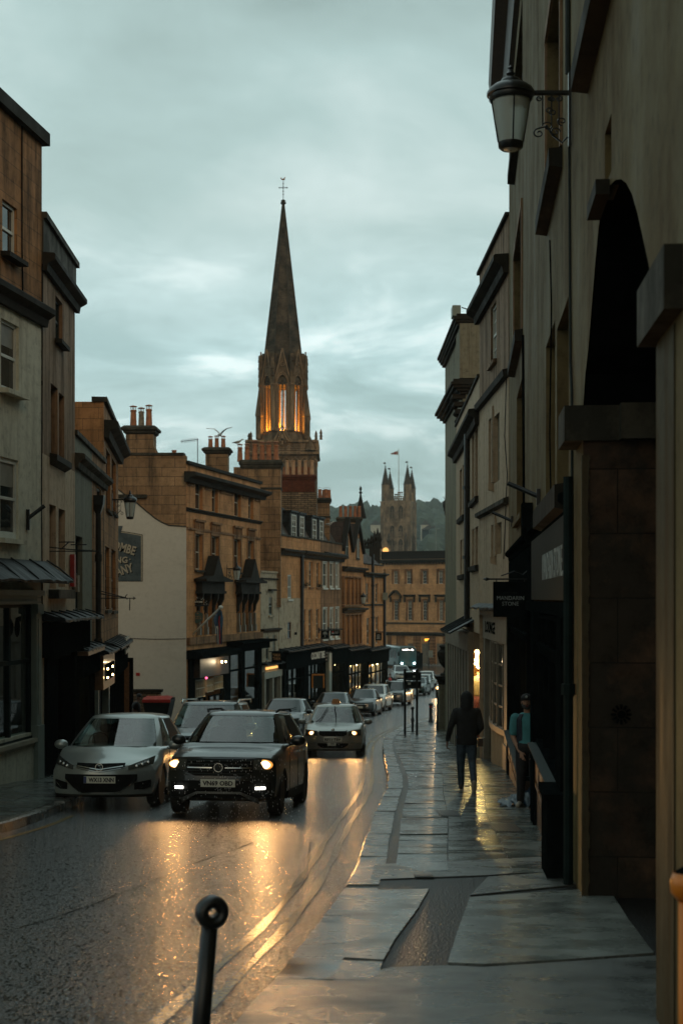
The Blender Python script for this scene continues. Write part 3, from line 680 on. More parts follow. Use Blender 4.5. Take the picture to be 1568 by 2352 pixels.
def room(fac,parent,a0,a1,z0,z1,rec=.2,deep=2.2,mat='blackm',name='interior'):
 """the inside of a shop: five faces open to the street"""
 mb = MB(); q = lambda a,z,o: fac.pt(a,z,o)
 F_,B_ = -rec,-deep
 mb.poly([q(a0,z0,B_),q(a1,z0,B_),q(a1,z1,B_),q(a0,z1,B_)])
 mb.poly([q(a0,z0,F_),q(a0,z0,B_),q(a0,z1,B_),q(a0,z1,F_)]); mb.poly([q(a1,z0,F_),q(a1,z1,F_),q(a1,z1,B_),q(a1,z0,B_)])
 mb.poly([q(a0,z0,F_),q(a1,z0,F_),q(a1,z0,B_),q(a0,z0,B_)]); mb.poly([q(a0,z1,F_),q(a0,z1,B_),q(a1,z1,B_),q(a1,z1,F_)])
 return mb.build(name,M[mat],parent)
def goods(fac,parent,a0,a1,z0,z1,deep,n,seed,mat='e_warm',name='glow_goods',smin=.03,smax=.12):
 """small wares glowing by themselves, crowded on shelves behind the glass"""
 rnd = random.Random(seed); mb = MB()
 for i in range(n):
  a = rnd.uniform(a0,a1); z = z0 + (z1 - z0) * rnd.choice([.0,.16,.3,.3,.45,.6,.75,.9]) + rnd.uniform(0,.12); w = rnd.uniform(smin,smax); h = rnd.uniform(smin,smax * 1.8); o = -rnd.uniform(.5,deep)
  c = fac.pt(a,z,o); k = rnd.random()
  if k < .5: mb.lathe(c,[(w*.3,0),(w*.5,h*.3),(w*.45,h*.7),(w*.15,h)],6)
  else: mb.box(c.x - w/2,c.x + w/2,c.y - w/2,c.y + w/2,c.z,c.z + h)
 o = mb.build(name,M[mat],parent); o['kind'] = 'stuff'; return o  # wares carry their own glow in place of lamplight
def point(loc,e,col=(1.0,.55,.2),r=.06,name='shop_lamp_light'):
 l = bpy.data.lights.new(name,'POINT'); l.energy = e; l.color = col; l.shadow_soft_size = r
 o = bpy.data.objects.new(name,l); COL.objects.link(o); o.location = loc; return o
def bulb(parent,loc,r=.05,mat='e_bulb'):
 mb = MB(); mb.ell(loc,r,r,r * 1.2,8,6); return mb.build('bulb',M[mat],parent)
def canopy(fac,parent,a0,a1,z,out=.5,drop=.16,th=.05,ridges=True,mat='lead',name='lead_canopy',seed=1):
 """dressed lead flashing over a shopfront, lumpy at the lip"""
 rnd = random.Random(seed); mb = MB(); n = max(4,int((a1 - a0) / .18)); rows = []
 for i in range(n + 1):
  a = a0 + (a1 - a0) * i / n; j = rnd.uniform(-.015,.015); k = rnd.uniform(-.02,.02)
  rows.append([fac.pt(a,z,.01),fac.pt(a,z - drop*.45 + j,out*.5),fac.pt(a,z - drop + k,out + j),fac.pt(a,z - drop - th + k,out + j*.5),fac.pt(a,z - drop - th*.4,.01)])
 mb.loft(rows)
 if ridges:
  m = max(1,int((a1 - a0) / 1.0))
  for i in range(m + 1):
   a = a0 + (a1 - a0) * i / m; mb.tube([fac.pt(a,z + .02,.02),fac.pt(a,z - drop*.45 + .03,out*.5),fac.pt(a,z - drop + .02,out - .02)],.018,6)
 return mb.build(name,M[mat],parent,smooth=False)
# ================= left side of the street =================
def house(name,label,fac,a0,a1,z0,z1,mat,holes,back=8,cat='house',roofmat='slate_dark',dirx=None,roof=True):
 loc = fac.pt((a0 + a1) / 2,z0); root = thing(name,loc,label,cat)
 mb = MB(); wall_mesh(mb,fac,a0,a1,z0,z1,holes); shell(mb,fac,a0,a1,z0,z1,back,dirx)
 w = mb.build('wall',M[mat],root)
 if roof: flat_roof(fac,a0 + .05,a1 - .05,z1 - .05,M[roofmat],root,back - .2,dirx=None if dirx is None else dirx*.97)
 return root
def upper_band(root,fac,a0,a1,z0,z1,mat,o=.012,name='wall',holes=()):
 mb = MB(); f2 = Fac(fac.p0 + fac.n * o,fac.p1 + fac.n * o,fac.side); f2.p1 = fac.p1
 f2.t,f2.n = fac.t,fac.n
 wall_mesh(mb,f2,a0,a1,z0,z1,[list(h[:4]) + [o] for h in holes]); return mb.build(name,M[mat],root)
def zat(fac,u,v): return fac.at(u,v)[1]

# ---- house A: white render below, rusty stone above, at the left edge ----
fA = Fac((-7.75,19.5),(-6.27,29.8),1); LA = fA.L
aT = fA.win(6,40,468,588); aM = fA.win(3,44,740,898); aL = fA.win(1,43,1053,1236)
gA = -5.0; zTop = 9.5
wins = [aT,aM,aL]
ex = []
for w in (aT,aM,aL):     # a second bay nearer the camera, outside the frame
 ex.append([w[0] - 2.6,w[1] - 2.6,w[2],w[3]])
shopA = [fA.L - 5.6,fA.L - .55,-2.75,.02]
zc = 5.95
rA = thing('town_house',fA.pt(LA/2,gA),'tall town house at the left edge, white render below a rusty stone top storey','house')
mb = MB(); wall_mesh(mb,fA,0,LA,gA,zc,[aM,aL,ex[1],ex[2],shopA]); shell(mb,fA,0,LA,gA,zc)
mb.build('wall',M['render_white'],rA)
mb = MB(); wall_mesh(mb,fA,0,LA,zc + .001,zTop,[aT,ex[0]]); shell(mb,fA,0,LA,zc + .001,zTop); mb.build('wall',M['stone_or'],rA,label='upper storey of rusty ashlar stone')
mb = MB(); cornice(fA,mb,0,LA + .12,zc + .12,.26,.38); fA.box(mb,0,LA + .12,zTop,zTop + .26,-.3,.14); mb.build('cornice',M['soot'],rA)
flat_roof(fA,.1,LA - .1,zTop - .1,M['slate_dark'],rA)
sash(fA,rA,aT,sillmat='soot',sillout=.2,rec=.12); sash(fA,rA,aM,sillmat='render_white',sillout=.2,rec=.12); sash(fA,rA,aL,sillmat='render_white',sillout=.14,rec=.10,fw=.09)
for w in ex: sash(fA,rA,w,rec=.12)
zs0,zs1 = zat(fA,60,1700),zat(fA,60,1388)
sw = shop_window(fA,rA,shopA[0] + .35,shopA[1] - .05,zs0,zs1,4,'dkgreen',rec=.1,trans=zs1 - (zs1 - zs0) * .42)
room(fA,rA,shopA[0],shopA[1],-3.1,zs1 + .1,rec=.12,deep=2.5,mat='dkgrey')
mb = MB(); fA.box(mb,shopA[0] - .1,shopA[1] + .02,zs1,.05,-.05,.10)
for z_ in (zs1 + .02,zs1 + .12,zs1 + .2): fA.box(mb,shopA[0] - .1,shopA[1] + .1,z_,z_ + .04,.102,.16)
fA.box(mb,shopA[0] - .15,shopA[1] + .15,.05,.16,-.02,.22); mb.build('fascia',M['greygreen'],rA)
mb = MB()
for aa in (shopA[0] + .12,shopA[1] + .12):
 fA.box(mb,aa - .14,aa + .14,-2.62,zs1,-.02,.10); fA.box(mb,aa - .18,aa + .18,-3.9,-2.62,-.02,.15); fA.box(mb,aa - .17,aa + .17,zs1 - .2,zs1,-.01,.14); fA.box(mb,aa - .05,aa + .05,-2.4,zs1 - .3,.101,.115)
mb.build('pilaster',M['greygreen'],rA)
mb = MB(); fA.box(mb,shopA[0],shopA[1],-5,zs0 - .02,-.05,.05); mb.build('stall_riser',M['render_white'],rA)
mb = MB(); fA.box(mb,shopA[0],shopA[1] + .02,zs0 - .06,zs0 + .02,-.06,.14); fA.box(mb,shopA[0],shopA[1],zs0 - .14,zs0 - .07,-.02,.08); mb.build('sill',M['cream'],rA)
canopy(fA,rA,shopA[0] - .3,LA + .25,.78,.62,.42,seed=3)
# wires and a dead bracket on the render
fA2 = fA
mb = MB(); q = fA.pt(fA.hit(62),zat(fA,62,1195),.02); mb.tube([q + Vector((0,0,-.2)),q + Vector((0,0,.22))],.05,6); mb.tube([q + Vector((.02,0,.05)),q + Vector((.32,.1,.30))],.045,6)
mb.build('light_bracket',M['iron'],label='rusty stub of a lamp bracket on the white rendered house',cat='bracket')
pipe([fA.pt(fA.hit(49),zTop + .1,.02),fA.pt(fA.hit(49),7.1,.02),fA.pt(fA.hit(51),6.0,.02)],.015,'cable','blackm',label='thin dark cable down the rusty top storey at the left edge',cat='cable')
pipe([fA.pt(fA.hit(98)-.05,7,.015),fA.pt(fA.hit(96.5)-.04,2,.015),fA.pt(fA.hit(96.5),-.2,.012)],.012,'cable','blackm',label='thin cable down the corner of the white rendered house',cat='cable')
# round black wreath holder on the glass
mb = MB(); c = fA.pt(fA.hit(38),zat(fA,38,1441),.02)
mb.lathe(c,[(.02,-.02),(.16,-.02),(.2,0),(.16,.02),(.02,.02)],14); mb.xf(Matrix.Translation(c) @ Matrix.Rotation(R(90),4,'Y') @ Matrix.Translation(-c)); mb.build('roundel',M['black'],sw)

# ---- house B: orange stone over pink render ----
fB = Fac((-6.27,29.82),(-6.42,34.3),1)
bz = 7.25; zB = 7.98
w1 = fB.win(128,144,688,786); w2 = fB.win(117,133,886,1046); w3 = fB.win(136,148,906,1056); w4 = fB.win(114,129,1160,1352); w5 = fB.win(135,150,1170,1348)
sB = [.25,fB.L - .05,-4.7,zat(fB,140,1425)]
split = 3.05
rB = thing('town_house',fB.pt(2.2,gA),'narrow town house of orange stone over pale pink render with a black shopfront','house')
mb = MB(); wall_mesh(mb,fB,0,fB.L,split,zB,[w1,w2,w3]); shell(mb,fB,0,fB.L,split,zB); mb.build('wall',M['render_orange'],rB)
mb = MB(); wall_mesh(mb,fB,0,fB.L,-5.1,split - .001,[w4,w5,sB]); shell(mb,fB,0,fB.L,-5.1,split - .001); mb.build('wall',M['render_pink'],rB,label='pale pink render below the orange stone')
mb = MB(); cornice(fB,mb,-.0,fB.L + .12,bz,.28,.36); mb.build('cornice',M['soot'],rB)
mb = MB(); fB.box(mb,0,fB.L + .1,zB,zB + .13,-.3,.10); fB.box(mb,0,fB.L + .02,bz,zB,.003,.03); mb.build('parapet',M['coping'],rB)
flat_roof(fB,.1,fB.L - .1,zB - .1,M['slate_dark'],rB)
sash(fB,rB,w1,frame='dkgrey',sillmat='soot',sillout=.16)
for w in (w2,w3): sash(fB,rB,w,frame='wood_d',sill=False,rec=.2)
mb = MB(); fB.prof(mb,w2[0] - .12,w3[1] + .12,[(0,w2[2] - .25),(.16,w2[2] - .16),(.16,w2[2] - .03),(0,w2[2])]); mb.build('sill',M['soot'],rB)
for w in (w4,w5): sash(fB,rB,w,frame='dkgrey',sill=False,rec=.2)
mb = MB(); fB.box(mb,w4[0] - .1,w5[1] + .15,w4[2] - .22,w4[2] - .02,.002,.22); mb.build('window_box',M['coping'],rB)
canopy(fB,rB,-.0,fB.L + 1.6,zat(fB,140,1404),.50,.16,seed=8)
zf = sB[3]; mb = MB(); fB.box(mb,.02,fB.L + 1.5,zf - .75,zf - .02,-.1,.16); mb.build('fascia',M['black'],rB)
shop_window(fB,rB,1.7,4.1,-3.6,zf - .8,2,'black',rec=.12); room(fB,rB,.3,fB.L - .06,-4.6,zf - .1,rec=.14,deep=2.0)
mb = MB(); fB.box(mb,.26,1.7,-4.6,zf - .75,-.12,.06); fB.box(mb,4.1,fB.L,-4.6,zf - .75,-.12,.06); fB.box(mb,1.7,4.1,-4.6,-3.62,-.12,.04); mb.build('shopfront',M['black'],rB)
mb = MB(); c = fB.pt(fB.L - .3,zat(fB,163,1340),.02); mb.box(c.x,c.x + .12,c.y - .12,c.y + .12,c.z - .2,c.z + .2); mb.build('alarm_box',M['pot_grey'],label='pale alarm box between the pink house and the grey house',cat='alarm box')
mb = MB(); c = fB.pt(fB.L - .75,zat(fB,158,1310),.02); mb.box(c.x,c.x + .1,c.y - .1,c.y + .1,c.z - .38,c.z + .38); M['red'] = plain('red_paint',(.35,.02,.015),.4); mb.build('alarm_box',M['red'],label='tall red sounder box on the pink rendered house',cat='alarm box')

# ---- house C: grey render, and the low orange strip beside it ----
fC = Fac((-6.44,34.32),(-6.96,41.8),1); aS = fC.hit(212); zC = 3.95; zcc = 3.3
wc = fC.win(174,190,1232,1404); wd1 = fC.win(223,232.5,1122,1254); wd2 = fC.win(221,233,1326,1434)
sC = [.05,aS,-5.3,zat(fC,190,1500)]
rC = thing('town_house',fC.pt(aS/2,-5.3),'low grey rendered house with one tall narrow window and a black shopfront','house')
mb = MB(); wall_mesh(mb,fC,0,aS,-5.3,zC,[wc,sC]); shell(mb,fC,0,aS,-5.3,zC); mb.build('wall',M['render_grey'],rC)
flat_roof(fC,.1,aS - .1,zC - .1,M['slate_dark'],rC); sash(fC,rC,wc,frame='dkgrey',sillmat='dkgrey',sillout=.2,rec=.18)
mb = MB(); cornice(fC,mb,0,aS,zcc + .2,.26,.34); fC.box(mb,0,aS,zC,zC + .12,-.3,.08); mb.build('cornice',M['coping'],rC)
mb = MB(); fC.box(mb,0,aS,sC[3] - .55,sC[3],-.1,.22); mb.build('fascia',M['black'],rC)
mb = MB(); fC.box(mb,0,aS,sC[3],sC[3] + .1,-.02,.34); mb.build('cornice',M['wood'],rC)
shop_window(fC,rC,.6,2.6,-3.9,sC[3] - .6,2,'black'); shop_window(fC,rC,3.0,aS - .15,-3.9,sC[3] - .6,2,'black'); room(fC,rC,.1,aS - .05,-5.2,sC[3] - .2,rec=.14,deep=2.2,mat='dkgreen')
mb = MB(); fC.box(mb,.05,aS,-5.3,-3.92,-.12,.05)
for a_ in (.05,2.62,aS - .14): fC.box(mb,a_,a_ + .36 if a_ < 3 else aS,-3.9,sC[3] - .55,-.12,.07)
mb.build('shopfront',M['black'],rC)
canopy(fC,rC,.3,aS + .3,zat(fC,195,1478),.34,.1,seed=4)
for k in range(7): bulb(rC,fC.pt(1.3 + .12 * math.sin(k),-1.6 - k * .26,-.55),.032)
point(fC.pt(1.4,-2.2,-.8),16,name='shop_lamp_light')
rD = thing('town_house',fC.pt(aS + 1,-5.3),'narrow strip of an orange stone house behind the black downpipe','house')
sD = [aS + .2,fC.L - .05,-5.6,zat(fC,225,1500)]
mb = MB(); wall_mesh(mb,fC,aS + .01,fC.L,-5.6,zC,[wd1,wd2,sD]); shell(mb,fC,aS + .01,fC.L,-5.6,zC); mb.build('wall',M['stone_or'],rD)
flat_roof(fC,aS + .1,fC.L - .1,zC - .1,M['slate_dark'],rD)
for w in (wd1,wd2): sash(fC,rD,w,frame='wood_d',sill=False,rec=.1)
mb = MB(); cornice(fC,mb,aS + .01,fC.L + .1,zcc + .2,.26,.34); fC.box(mb,aS + .01,fC.L,zC,zC + .12,-.3,.08); mb.build('cornice',M['coping'],rD)
zf = sD[3]; mb = MB(); fC.box(mb,aS + .05,fC.L,zf - .95,zf - .02,-.1,.30); mb.build('fascia',M['wood'],rD)
mb = MB(); fC.box(mb,aS + .5,fC.L - .4,zf - .72,zf - .28,.302,.33); sg = mb.build('sign_board',M['black'],rD)
for k in (0,1):
 for j in (0,1): bulb(rD,fC.pt(aS + .65 + k * 1.5,zf - .40 - j * .24,.36),.026)
mb = MB(); fC.box(mb,aS + .05,aS + .35,-5.6,zf - .95,-.1,.16); fC.box(mb,fC.L - .3,fC.L,-5.6,zf - .95,-.1,.16); mb.build('pilaster',M['greygreen'],rD)
shop_window(fC,rD,aS + .36,fC.L - .32,-4.4,zf - .97,2,'black'); room(fC,rD,aS + .3,fC.L - .1,-5.5,zf - .5,rec=.14,deep=2.0)
mb = MB(); fC.box(mb,aS + .36,fC.L - .32,-5.6,-4.42,-.1,.08); mb.build('stall_riser',M['black'],rD)
canopy(fC,rD,aS + .0,fC.L + .3,zf + .2,.46,.14,seed=5)
q = fC.pt(fC.hit(216),zat(fC,216,1150),.12)
hp = MB(); hp.loft([[Vector((q.x + s*w_,q.y + t*w_,q.z + z_)) for s,t in ((-1,-1),(1,-1),(1,1),(-1,1))] for z_,w_ in ((-.35,.07),(-.1,.15),(.12,.17),(.14,.17))])
hp.tube([q + Vector((0,0,-.3)),(q.x,q.y,-4.8)],.075,8); hp.tube([(q.x,q.y,-1.35),(q.x,q.y,-1.1)],.11,8); hp.tube([(q.x,q.y,1.0),(q.x,q.y,1.2)],.10,8)
hp.build('downpipe',M['iron'],label='thick black downpipe with a square hopper head on the orange strip of house',cat='downpipe')

# ---- house D: taller orange stone house on the corner of the lane ----
fE = Fac((-6.98,41.82),(-7.85,50.1),1); zE = 5.78
we = [fE.win(244,253.5,1037,1172),fE.win(257,266.5,1058,1178),fE.win(242,251.5,1256,1400),fE.win(256.5,266,1263,1402)]
sE = [.2,fE.L - .15,-6,zat(fE,262,1478)]
rE = house('town_house','tall orange stone house on the lane corner carrying the hanging street lamp',fE,0,fE.L,-6,zE,'stone_or',we + [sE])
for i,w in enumerate(we):
 w_ = w; fr = sash(fE,rE,w_,frame='wood_d',sill=(i > -1),rec=.16,sillmat='coping',bars=(2,1))
mb = MB(); cornice(fE,mb,0,fE.L + .3,zat(fE,262,1012),.42,.5); mb.build('cornice',M['soot'],rE)
mb = MB(); fE.box(mb,-.05,fE.L + .08,zE,zE + .14,-.35,.10); mb.build('coping',M['coping'],rE)
mb = MB(); fE.box(mb,.1,fE.L,sE[3] - .9,sE[3] - .02,-.1,.34); mb.build('fascia',M['black'],rE)
canopy(fE,rE,.0,fE.L + .2,sE[3] + .22,.52,.2,seed=6)
room(fE,rE,.25,fE.L - .2,-5.9,sE[3] - .2,rec=.14,deep=2.0); 
mb = MB()
for k in range(8): a_ = .3 + (fE.L - .7) * k / 7; fE.box(mb,a_ - .09,a_ + .09,-6,sE[3] - .9,-.08,.22)
fE.box(mb,.2,fE.L - .15,-6,-4.6,-.1,.08); mb.build('shopfront',M['black'],rE)
shop_window(fE,rE,.3,fE.L - .3,-4.6,sE[3] - .92,7,'black',rec=.05)
c = fE.pt(fE.L - .1,zat(fE,272,1468),.36)
sg = thing('shop_sign',c,'pale box sign with worn dark letters on the corner shop by the lane','sign')
mb = MB(); fE.box(mb,fE.L - 2.9,fE.L - .05,c.z - .42,c.z + .12,.345,.40); mb.build('board',M['greygreen'],sg)
mb = MB(); [fE.box(mb,fE.L - 2.6 + k*.5,fE.L - 2.35 + k*.5,c.z - .3 + .05*(k % 2),c.z - .02 - .04*(k % 3),.4005,.41) for k in range(5)]
mb.build('worn_lettering',M['black'],sg)
# poster case beyond the corner shop
mb = MB(); q = P(289,1580,51.5); mb.box(q.x - .28,q.x + .28,51.3,51.5,ground(51) + .1,q.z + 1.7 * .35 + .5); pc = mb.build('poster_case',M['black'],label='black poster case standing at the lane corner beside the shop',cat='poster case')
mb = MB(); mb.box(q.x - .20,q.x + .16,51.27,51.297,ground(51) + .6,q.z + .95); mb.build('poster',M['wood'],pc)

# ---- gable wall, lane and the public house ----
fP = Fac((-6.96,64.0),(-4.30,75.5),1); zP = 6.05
top = [fP.win(449,466,1099,1169),fP.win(487,501,1107,1178),fP.win(538.5,553.5,1120,1187),fP.win(570.5,582,1128,1193)]
sec = [fP.win(448,464.5,1227,1307),fP.win(485.5,502,1231,1310),fP.win(537,552,1238,1314),fP.win(569,582,1244,1318)]
zz = lambda l: [sum(w[2] for w in l) / len(l),sum(w[3] for w in l) / len(l)]
for l in (top,sec):
 z2 = zz(l)
 for w in l: w[2],w[3] = z2
bays = [[fP.win(455,466,1362,1463),fP.win(474.6,487,1362,1463),fP.win(489,499,1362,1463)],[fP.win(546,554.5,1360,1454),fP.win(559.5,570,1360,1454),fP.win(572.5,580.5,1360,1454)]]
z2 = [-1.72,.18]
for l in bays:
 for w in l: w[2],w[3] = z2
sP = [.15,fP.L - .1,-7.2,-2.45]
rP = house('public_house','four storey ochre stone corner pub with sooty first floor window canopies',fP,0,fP.L,-7.2,zP,'stone_pub',top + sec + bays[0] + bays[1] + [sP],back=9,cat='pub')
for w in top: sash(fP,rP,w,frame='cream',sill=False,rec=.22,bars=(1,1),fw=.05)
for w in sec:
 fr = sash(fP,rP,w,frame='cream',sill=True,rec=.2,sillmat='coping',surround=.14,surmat='stone_brown',sillout=.14)
 mb = MB(); fP.box(mb,w[0] - .16,w[1] + .16,w[3] + .16,w[3] + .62,.003,.05)
 for k in range(6): a_ = w[0] - .1 + (w[1] - w[0] + .2) * k / 5; fP.box(mb,a_ - .035,a_ + .035,w[3] + .22,w[3] + .52,.051,.08)
 fP.box(mb,w[0] - .2,w[1] + .2,w[3] + .56,w[3] + .66,.052,.14); mb.build('lintel',M['stone_brown'],fr)
# top cornice, dentil frieze, string courses
mb = MB(); zc = zat(fP,512,1098); cornice(fP,mb,-.35,fP.L + .35,zP - .38,.55,.45)
fP.box(mb,-.05,fP.L + .05,zP,zP + .14,-.4,.12); mb.build('cornice',M['soot'],rP)
mb = MB(); last = 0.0
edges = [0] + [x for w in top for x in (w[0] - .12,w[1] + .12)] + [fP.L]
for i in range(0,len(edges),2):
 a_,b_ = edges[i] + .12,edges[i+1] - .12
 if b_ - a_ < .2: continue
 zt = zP - .86; n = int((b_ - a_) / .16); fP.box(mb,a_,b_,zt - .10,zt - .04,.003,.06)
 for k in range(n): x = a_ + (b_ - a_) * (k + .5) / n; fP.box(mb,x - .045,x + .045,zt - .04,zt + .42,.003,.07)
mb.build('frieze',M['stone_brown'],rP)
mb = MB(); zA_,zB_ = zat(fP,512,1186),zat(fP,512,1225)
cornice(fP,mb,-.05,fP.L + .05,zA_ + .1,.14,.16); mb.build('string_course',M['soot'],rP)
mb = MB(); fP.box(mb,0,fP.L,zB_ - .05,zB_ + .05,.003,.06); fP.box(mb,0,fP.L,-2.1,-1.78,.003,.16); mb.build('string_course',M['stone_brown'],rP)
# sooty canopied bays
for l in bays:
 a_,b_ = l[0][0] - .25,l[2][1] + .25; bm = MB()
 fP.box(bm,a_ - .15,b_ + .15,.22,.34,.003,.35); fP.box(bm,a_ - .05,b_ + .05,.34,.78,.003,.3)
 fP.box(bm,a_ - .35,b_ + .35,.78,.90,.003,.62)
 c_ = (a_ + b_) / 2; h_ = 1.1
 bm.loft([[fP.pt(a_ - .3,.9,o),fP.pt(c_ - .75,1.05,o),fP.pt(c_,.9 + h_,o),fP.pt(c_ + .75,1.05,o),fP.pt(b_ + .3,.9,o)] for o in (.02,.55)])
 for k,x in enumerate([l[0][0] - .12,(l[0][1] + l[1][0]) / 2,(l[1][1] + l[2][0]) / 2,l[2][1] + .12]):
  fP.prof(bm,x - .08,x + .08,[(.003,-.75),(.12,-.6),(.14,-.35),(.30,-.05),(.32,.22),(.003,.22)])
 bm.build('window_canopy',M['soot'],rP)
 for w in l: sash(fP,rP,w,frame='cream_d',sill=False,rec=.25,fw=.05)
 bm = MB()
 for x in [l[0][0] - .09,(l[0][1] + l[1][0]) / 2,(l[1][1] + l[2][0]) / 2,l[2][1] + .09]: fP.box(bm,x - .05,x + .05,-1.7,-.75,.003,.14); fP.box(bm,x - .09,x + .09,-1.7,-1.35,.004,.18)
 bm.build('mullion',M['cream_d'],rP)
# pub ground floor
mb = MB(); fP.box(mb,-.05,6.0,-2.75,-2.42,.003,.62); fP.box(mb,6.0,fP.L + .1,-2.62,-2.28,.003,.5); cornice(fP,mb,5.9,fP.L + .3,-2.15,.85,.3); fP.prof(mb,-.1,6.0,[(0,-2.35),(.75,-2.45),(.8,-2.62),(.003,-2.75)]); mb.build('fascia',M['black'],rP)
mb = MB(); fP.box(mb,.15,.9,-7.2,-2.75,-.1,.1); fP.box(mb,5.2,6.2,-7.2,-2.75,-.1,.12); fP.box(mb,8.2,8.7,-7.2,-2.62,-.1,.1); fP.box(mb,fP.L - .6,fP.L - .1,-7.2,-2.62,-.1,.12)
for a_,b_ in ((.9,5.2),(6.2,8.2),(8.7,fP.L - .6)): fP.box(mb,a_,b_,-7.2,-5.3,-.1,.04)
mb.build('shopfront',M['black'],rP)
pubm = MB(); fP.box(pubm,.7,5.0,-3.62,-2.78,.02,.40); pubm.build('sign_board',M['wood_d'],rP)
for a_,b_,zl,zh in ((1.0,2.3,-4.55,-3.75),(2.5,3.5,-4.4,-3.8),(3.6,5.0,-4.35,-3.72)):
 shop_window(fP,rP,a_,b_,zl,zh,5,'cream',rec=-.02,bar=.018,trans=(zl+zh)/2,name='leaded_window')
for a_,b_ in ((1.0,2.6),(3.2,5.0)): shop_window(fP,rP,a_,b_,-5.3,-4.6,2,'black',rec=.05)
shop_window(fP,rP,6.25,8.2,-5.3,-2.65,1,'black',trans=-3.6,rec=.05); shop_window(fP,rP,8.72,fP.L - .62,-5.3,-2.65,1,'black',trans=-3.6,rec=.05)
room(fP,rP,.2,fP.L - .2,-7.0,-2.6,rec=.14,deep=3,mat='dkgrey')
point(fP.pt(3.4,-3.0,.75),26,(1,.8,.5),.05,'sign_lamp_light'); bulb(rP,fP.pt(3.3,-3.0,.6),.05); bulb(rP,fP.pt(3.9,-3.02,.6),.04)
point(fP.pt(2.0,-4.1,-.6),10,(1,.6,.3),.1); point(fP.pt(4.2,-4.1,-.6),10,(1,.6,.3),.1)
goods(fP,rP,1.2,4.9,-5.2,-4.7,1.2,16,4,smin=.03,smax=.09)
mb = MB(); mb.ell(fP.pt(2.5,-3.72,.1),.06,.06,.06,8,6); mb.ell(fP.pt(1.9,-4.3,-.2),.05,.05,.06,8,6); mb.build('neon_light',M['e_pink'],rP)
mb = MB(); fP.box(mb,6.4,8.0,-4.95,-4.9,-.5,-.45); mb.build('strip_light',M['e_warm'],rP)
# rear parapet block behind the pub facade with the flat gable end: pale painted lower part, bare stone above
gw = thing('gable_wall',(-9.5,63.95,-7),'broad blank gable wall, pale render below a sweep of bare stone, facing the lane','gable wall')
y0 = 63.9; zt = zat(fP,430,1045) + .0
X = lambda u: (u - U0) * y0 / FPX; Z = lambda v: -(v - V0) * y0 / FPX
mb = MB(); mb.box(-15.5,fP.p0.x - .02,y0,y0 + .6,-7.3,Z(1046)); mb.build('wall',M['stone_gable'],gw)
mb = MB(); pts = [(-15.5,-7.3),(fP.p0.x + .0,-7.3),(fP.p0.x + .0,Z(1211)),(X(388),Z(1208)),(X(372),Z(1201)),(X(357),Z(1192)),(X(336),Z(1175)),(X(315),Z(1157)),(X(295),Z(1143)),(X(275),Z(1128)),(X(240),Z(1100)),(-15.5,Z(1060))]
mb.prism([(x,y0 - .05,z) for x,z in pts],(0,.048,0)); mb.build('painted_render',M['render_gable'],gw)
mb = MB(); pts2 = pts[2:]; rows = []
for x,z in pts2: rows.append([(x,y0 - .09,z + .01),(x,y0,z + .06),(x,y0,z - .02)])
mb.loft(rows); mb.box(-15.5,fP.p0.x - .1,y0 - .07,y0 + .65,Z(1046) + .003,Z(1046) + .12); mb.box(X(268),X(338),y0 - .16,y0 - .001,Z(1144),Z(1136)); mb.build('coping',M['coping'],gw)
mb = MB(); mb.tube([(X(290),y0 - .07,Z(1466)),(X(360),y0 - .07,Z(1468)),(X(427),y0 - .07,Z(1467))],.012,5); mb.build('cable',M['blackm'],gw)
# painted wall sign (only its right part shows past the corner house)
sg = thing('wall_sign',(X(265),y0 - .06,Z(1334)),'faded slate blue painted advertisement with cream block letters on the gable wall','painted sign')
M['signblue'] = stone('faded_blue_paint',(.055,.075,.085),(.09,.115,.12),dirt=.25,soot=.62,blocks=False,tone=.25,streak=(1,1),dirtcol=(.2,.2,.16),bump=.1)
M['signcream'] = plain('faded_cream_paint',(.36,.33,.25),.8,var=.2)
def arch_pts(uL,uR,vT,vS,vB,n=14):
 pts = [(uL,vB),(uR,vB),(uR,vS)]
 for k in range(1,n): t = k / n; uu = uR + (uL - uR) * t; pts.append((uu,vS - (vS - vT) * (1 - (1 - t) ** 2)))
 pts.append((uL,vT)); return pts
mb = MB(); mb.prism([(X(u),y0 - .062,Z(v)) for u,v in arch_pts(215,328.5,1216,1228,1335.5)],(0,.01,0)); mb.build('border',M['black'],sg)
mb = MB(); mb.prism([(X(u),y0 - .066,Z(v)) for u,v in arch_pts(215,327.3,1217.2,1229,1334.3)],(0,.01,0)); mb.build('inner_line',M['signcream'],sg)
mb = MB(); mb.prism([(X(u),y0 - .070,Z(v)) for u,v in arch_pts(215,324.8,1219.5,1231,1334.3)],(0,.01,0)); mb.build('field',M['signblue'],sg)
mb = MB(); mb.prism([(X(u),y0 - .09,Z(v)) for u,v in ((215,1209),(283,1208),(278,1226),(215,1227))],(0,.02,0)); mb.build('scroll',M['signblue'],sg)
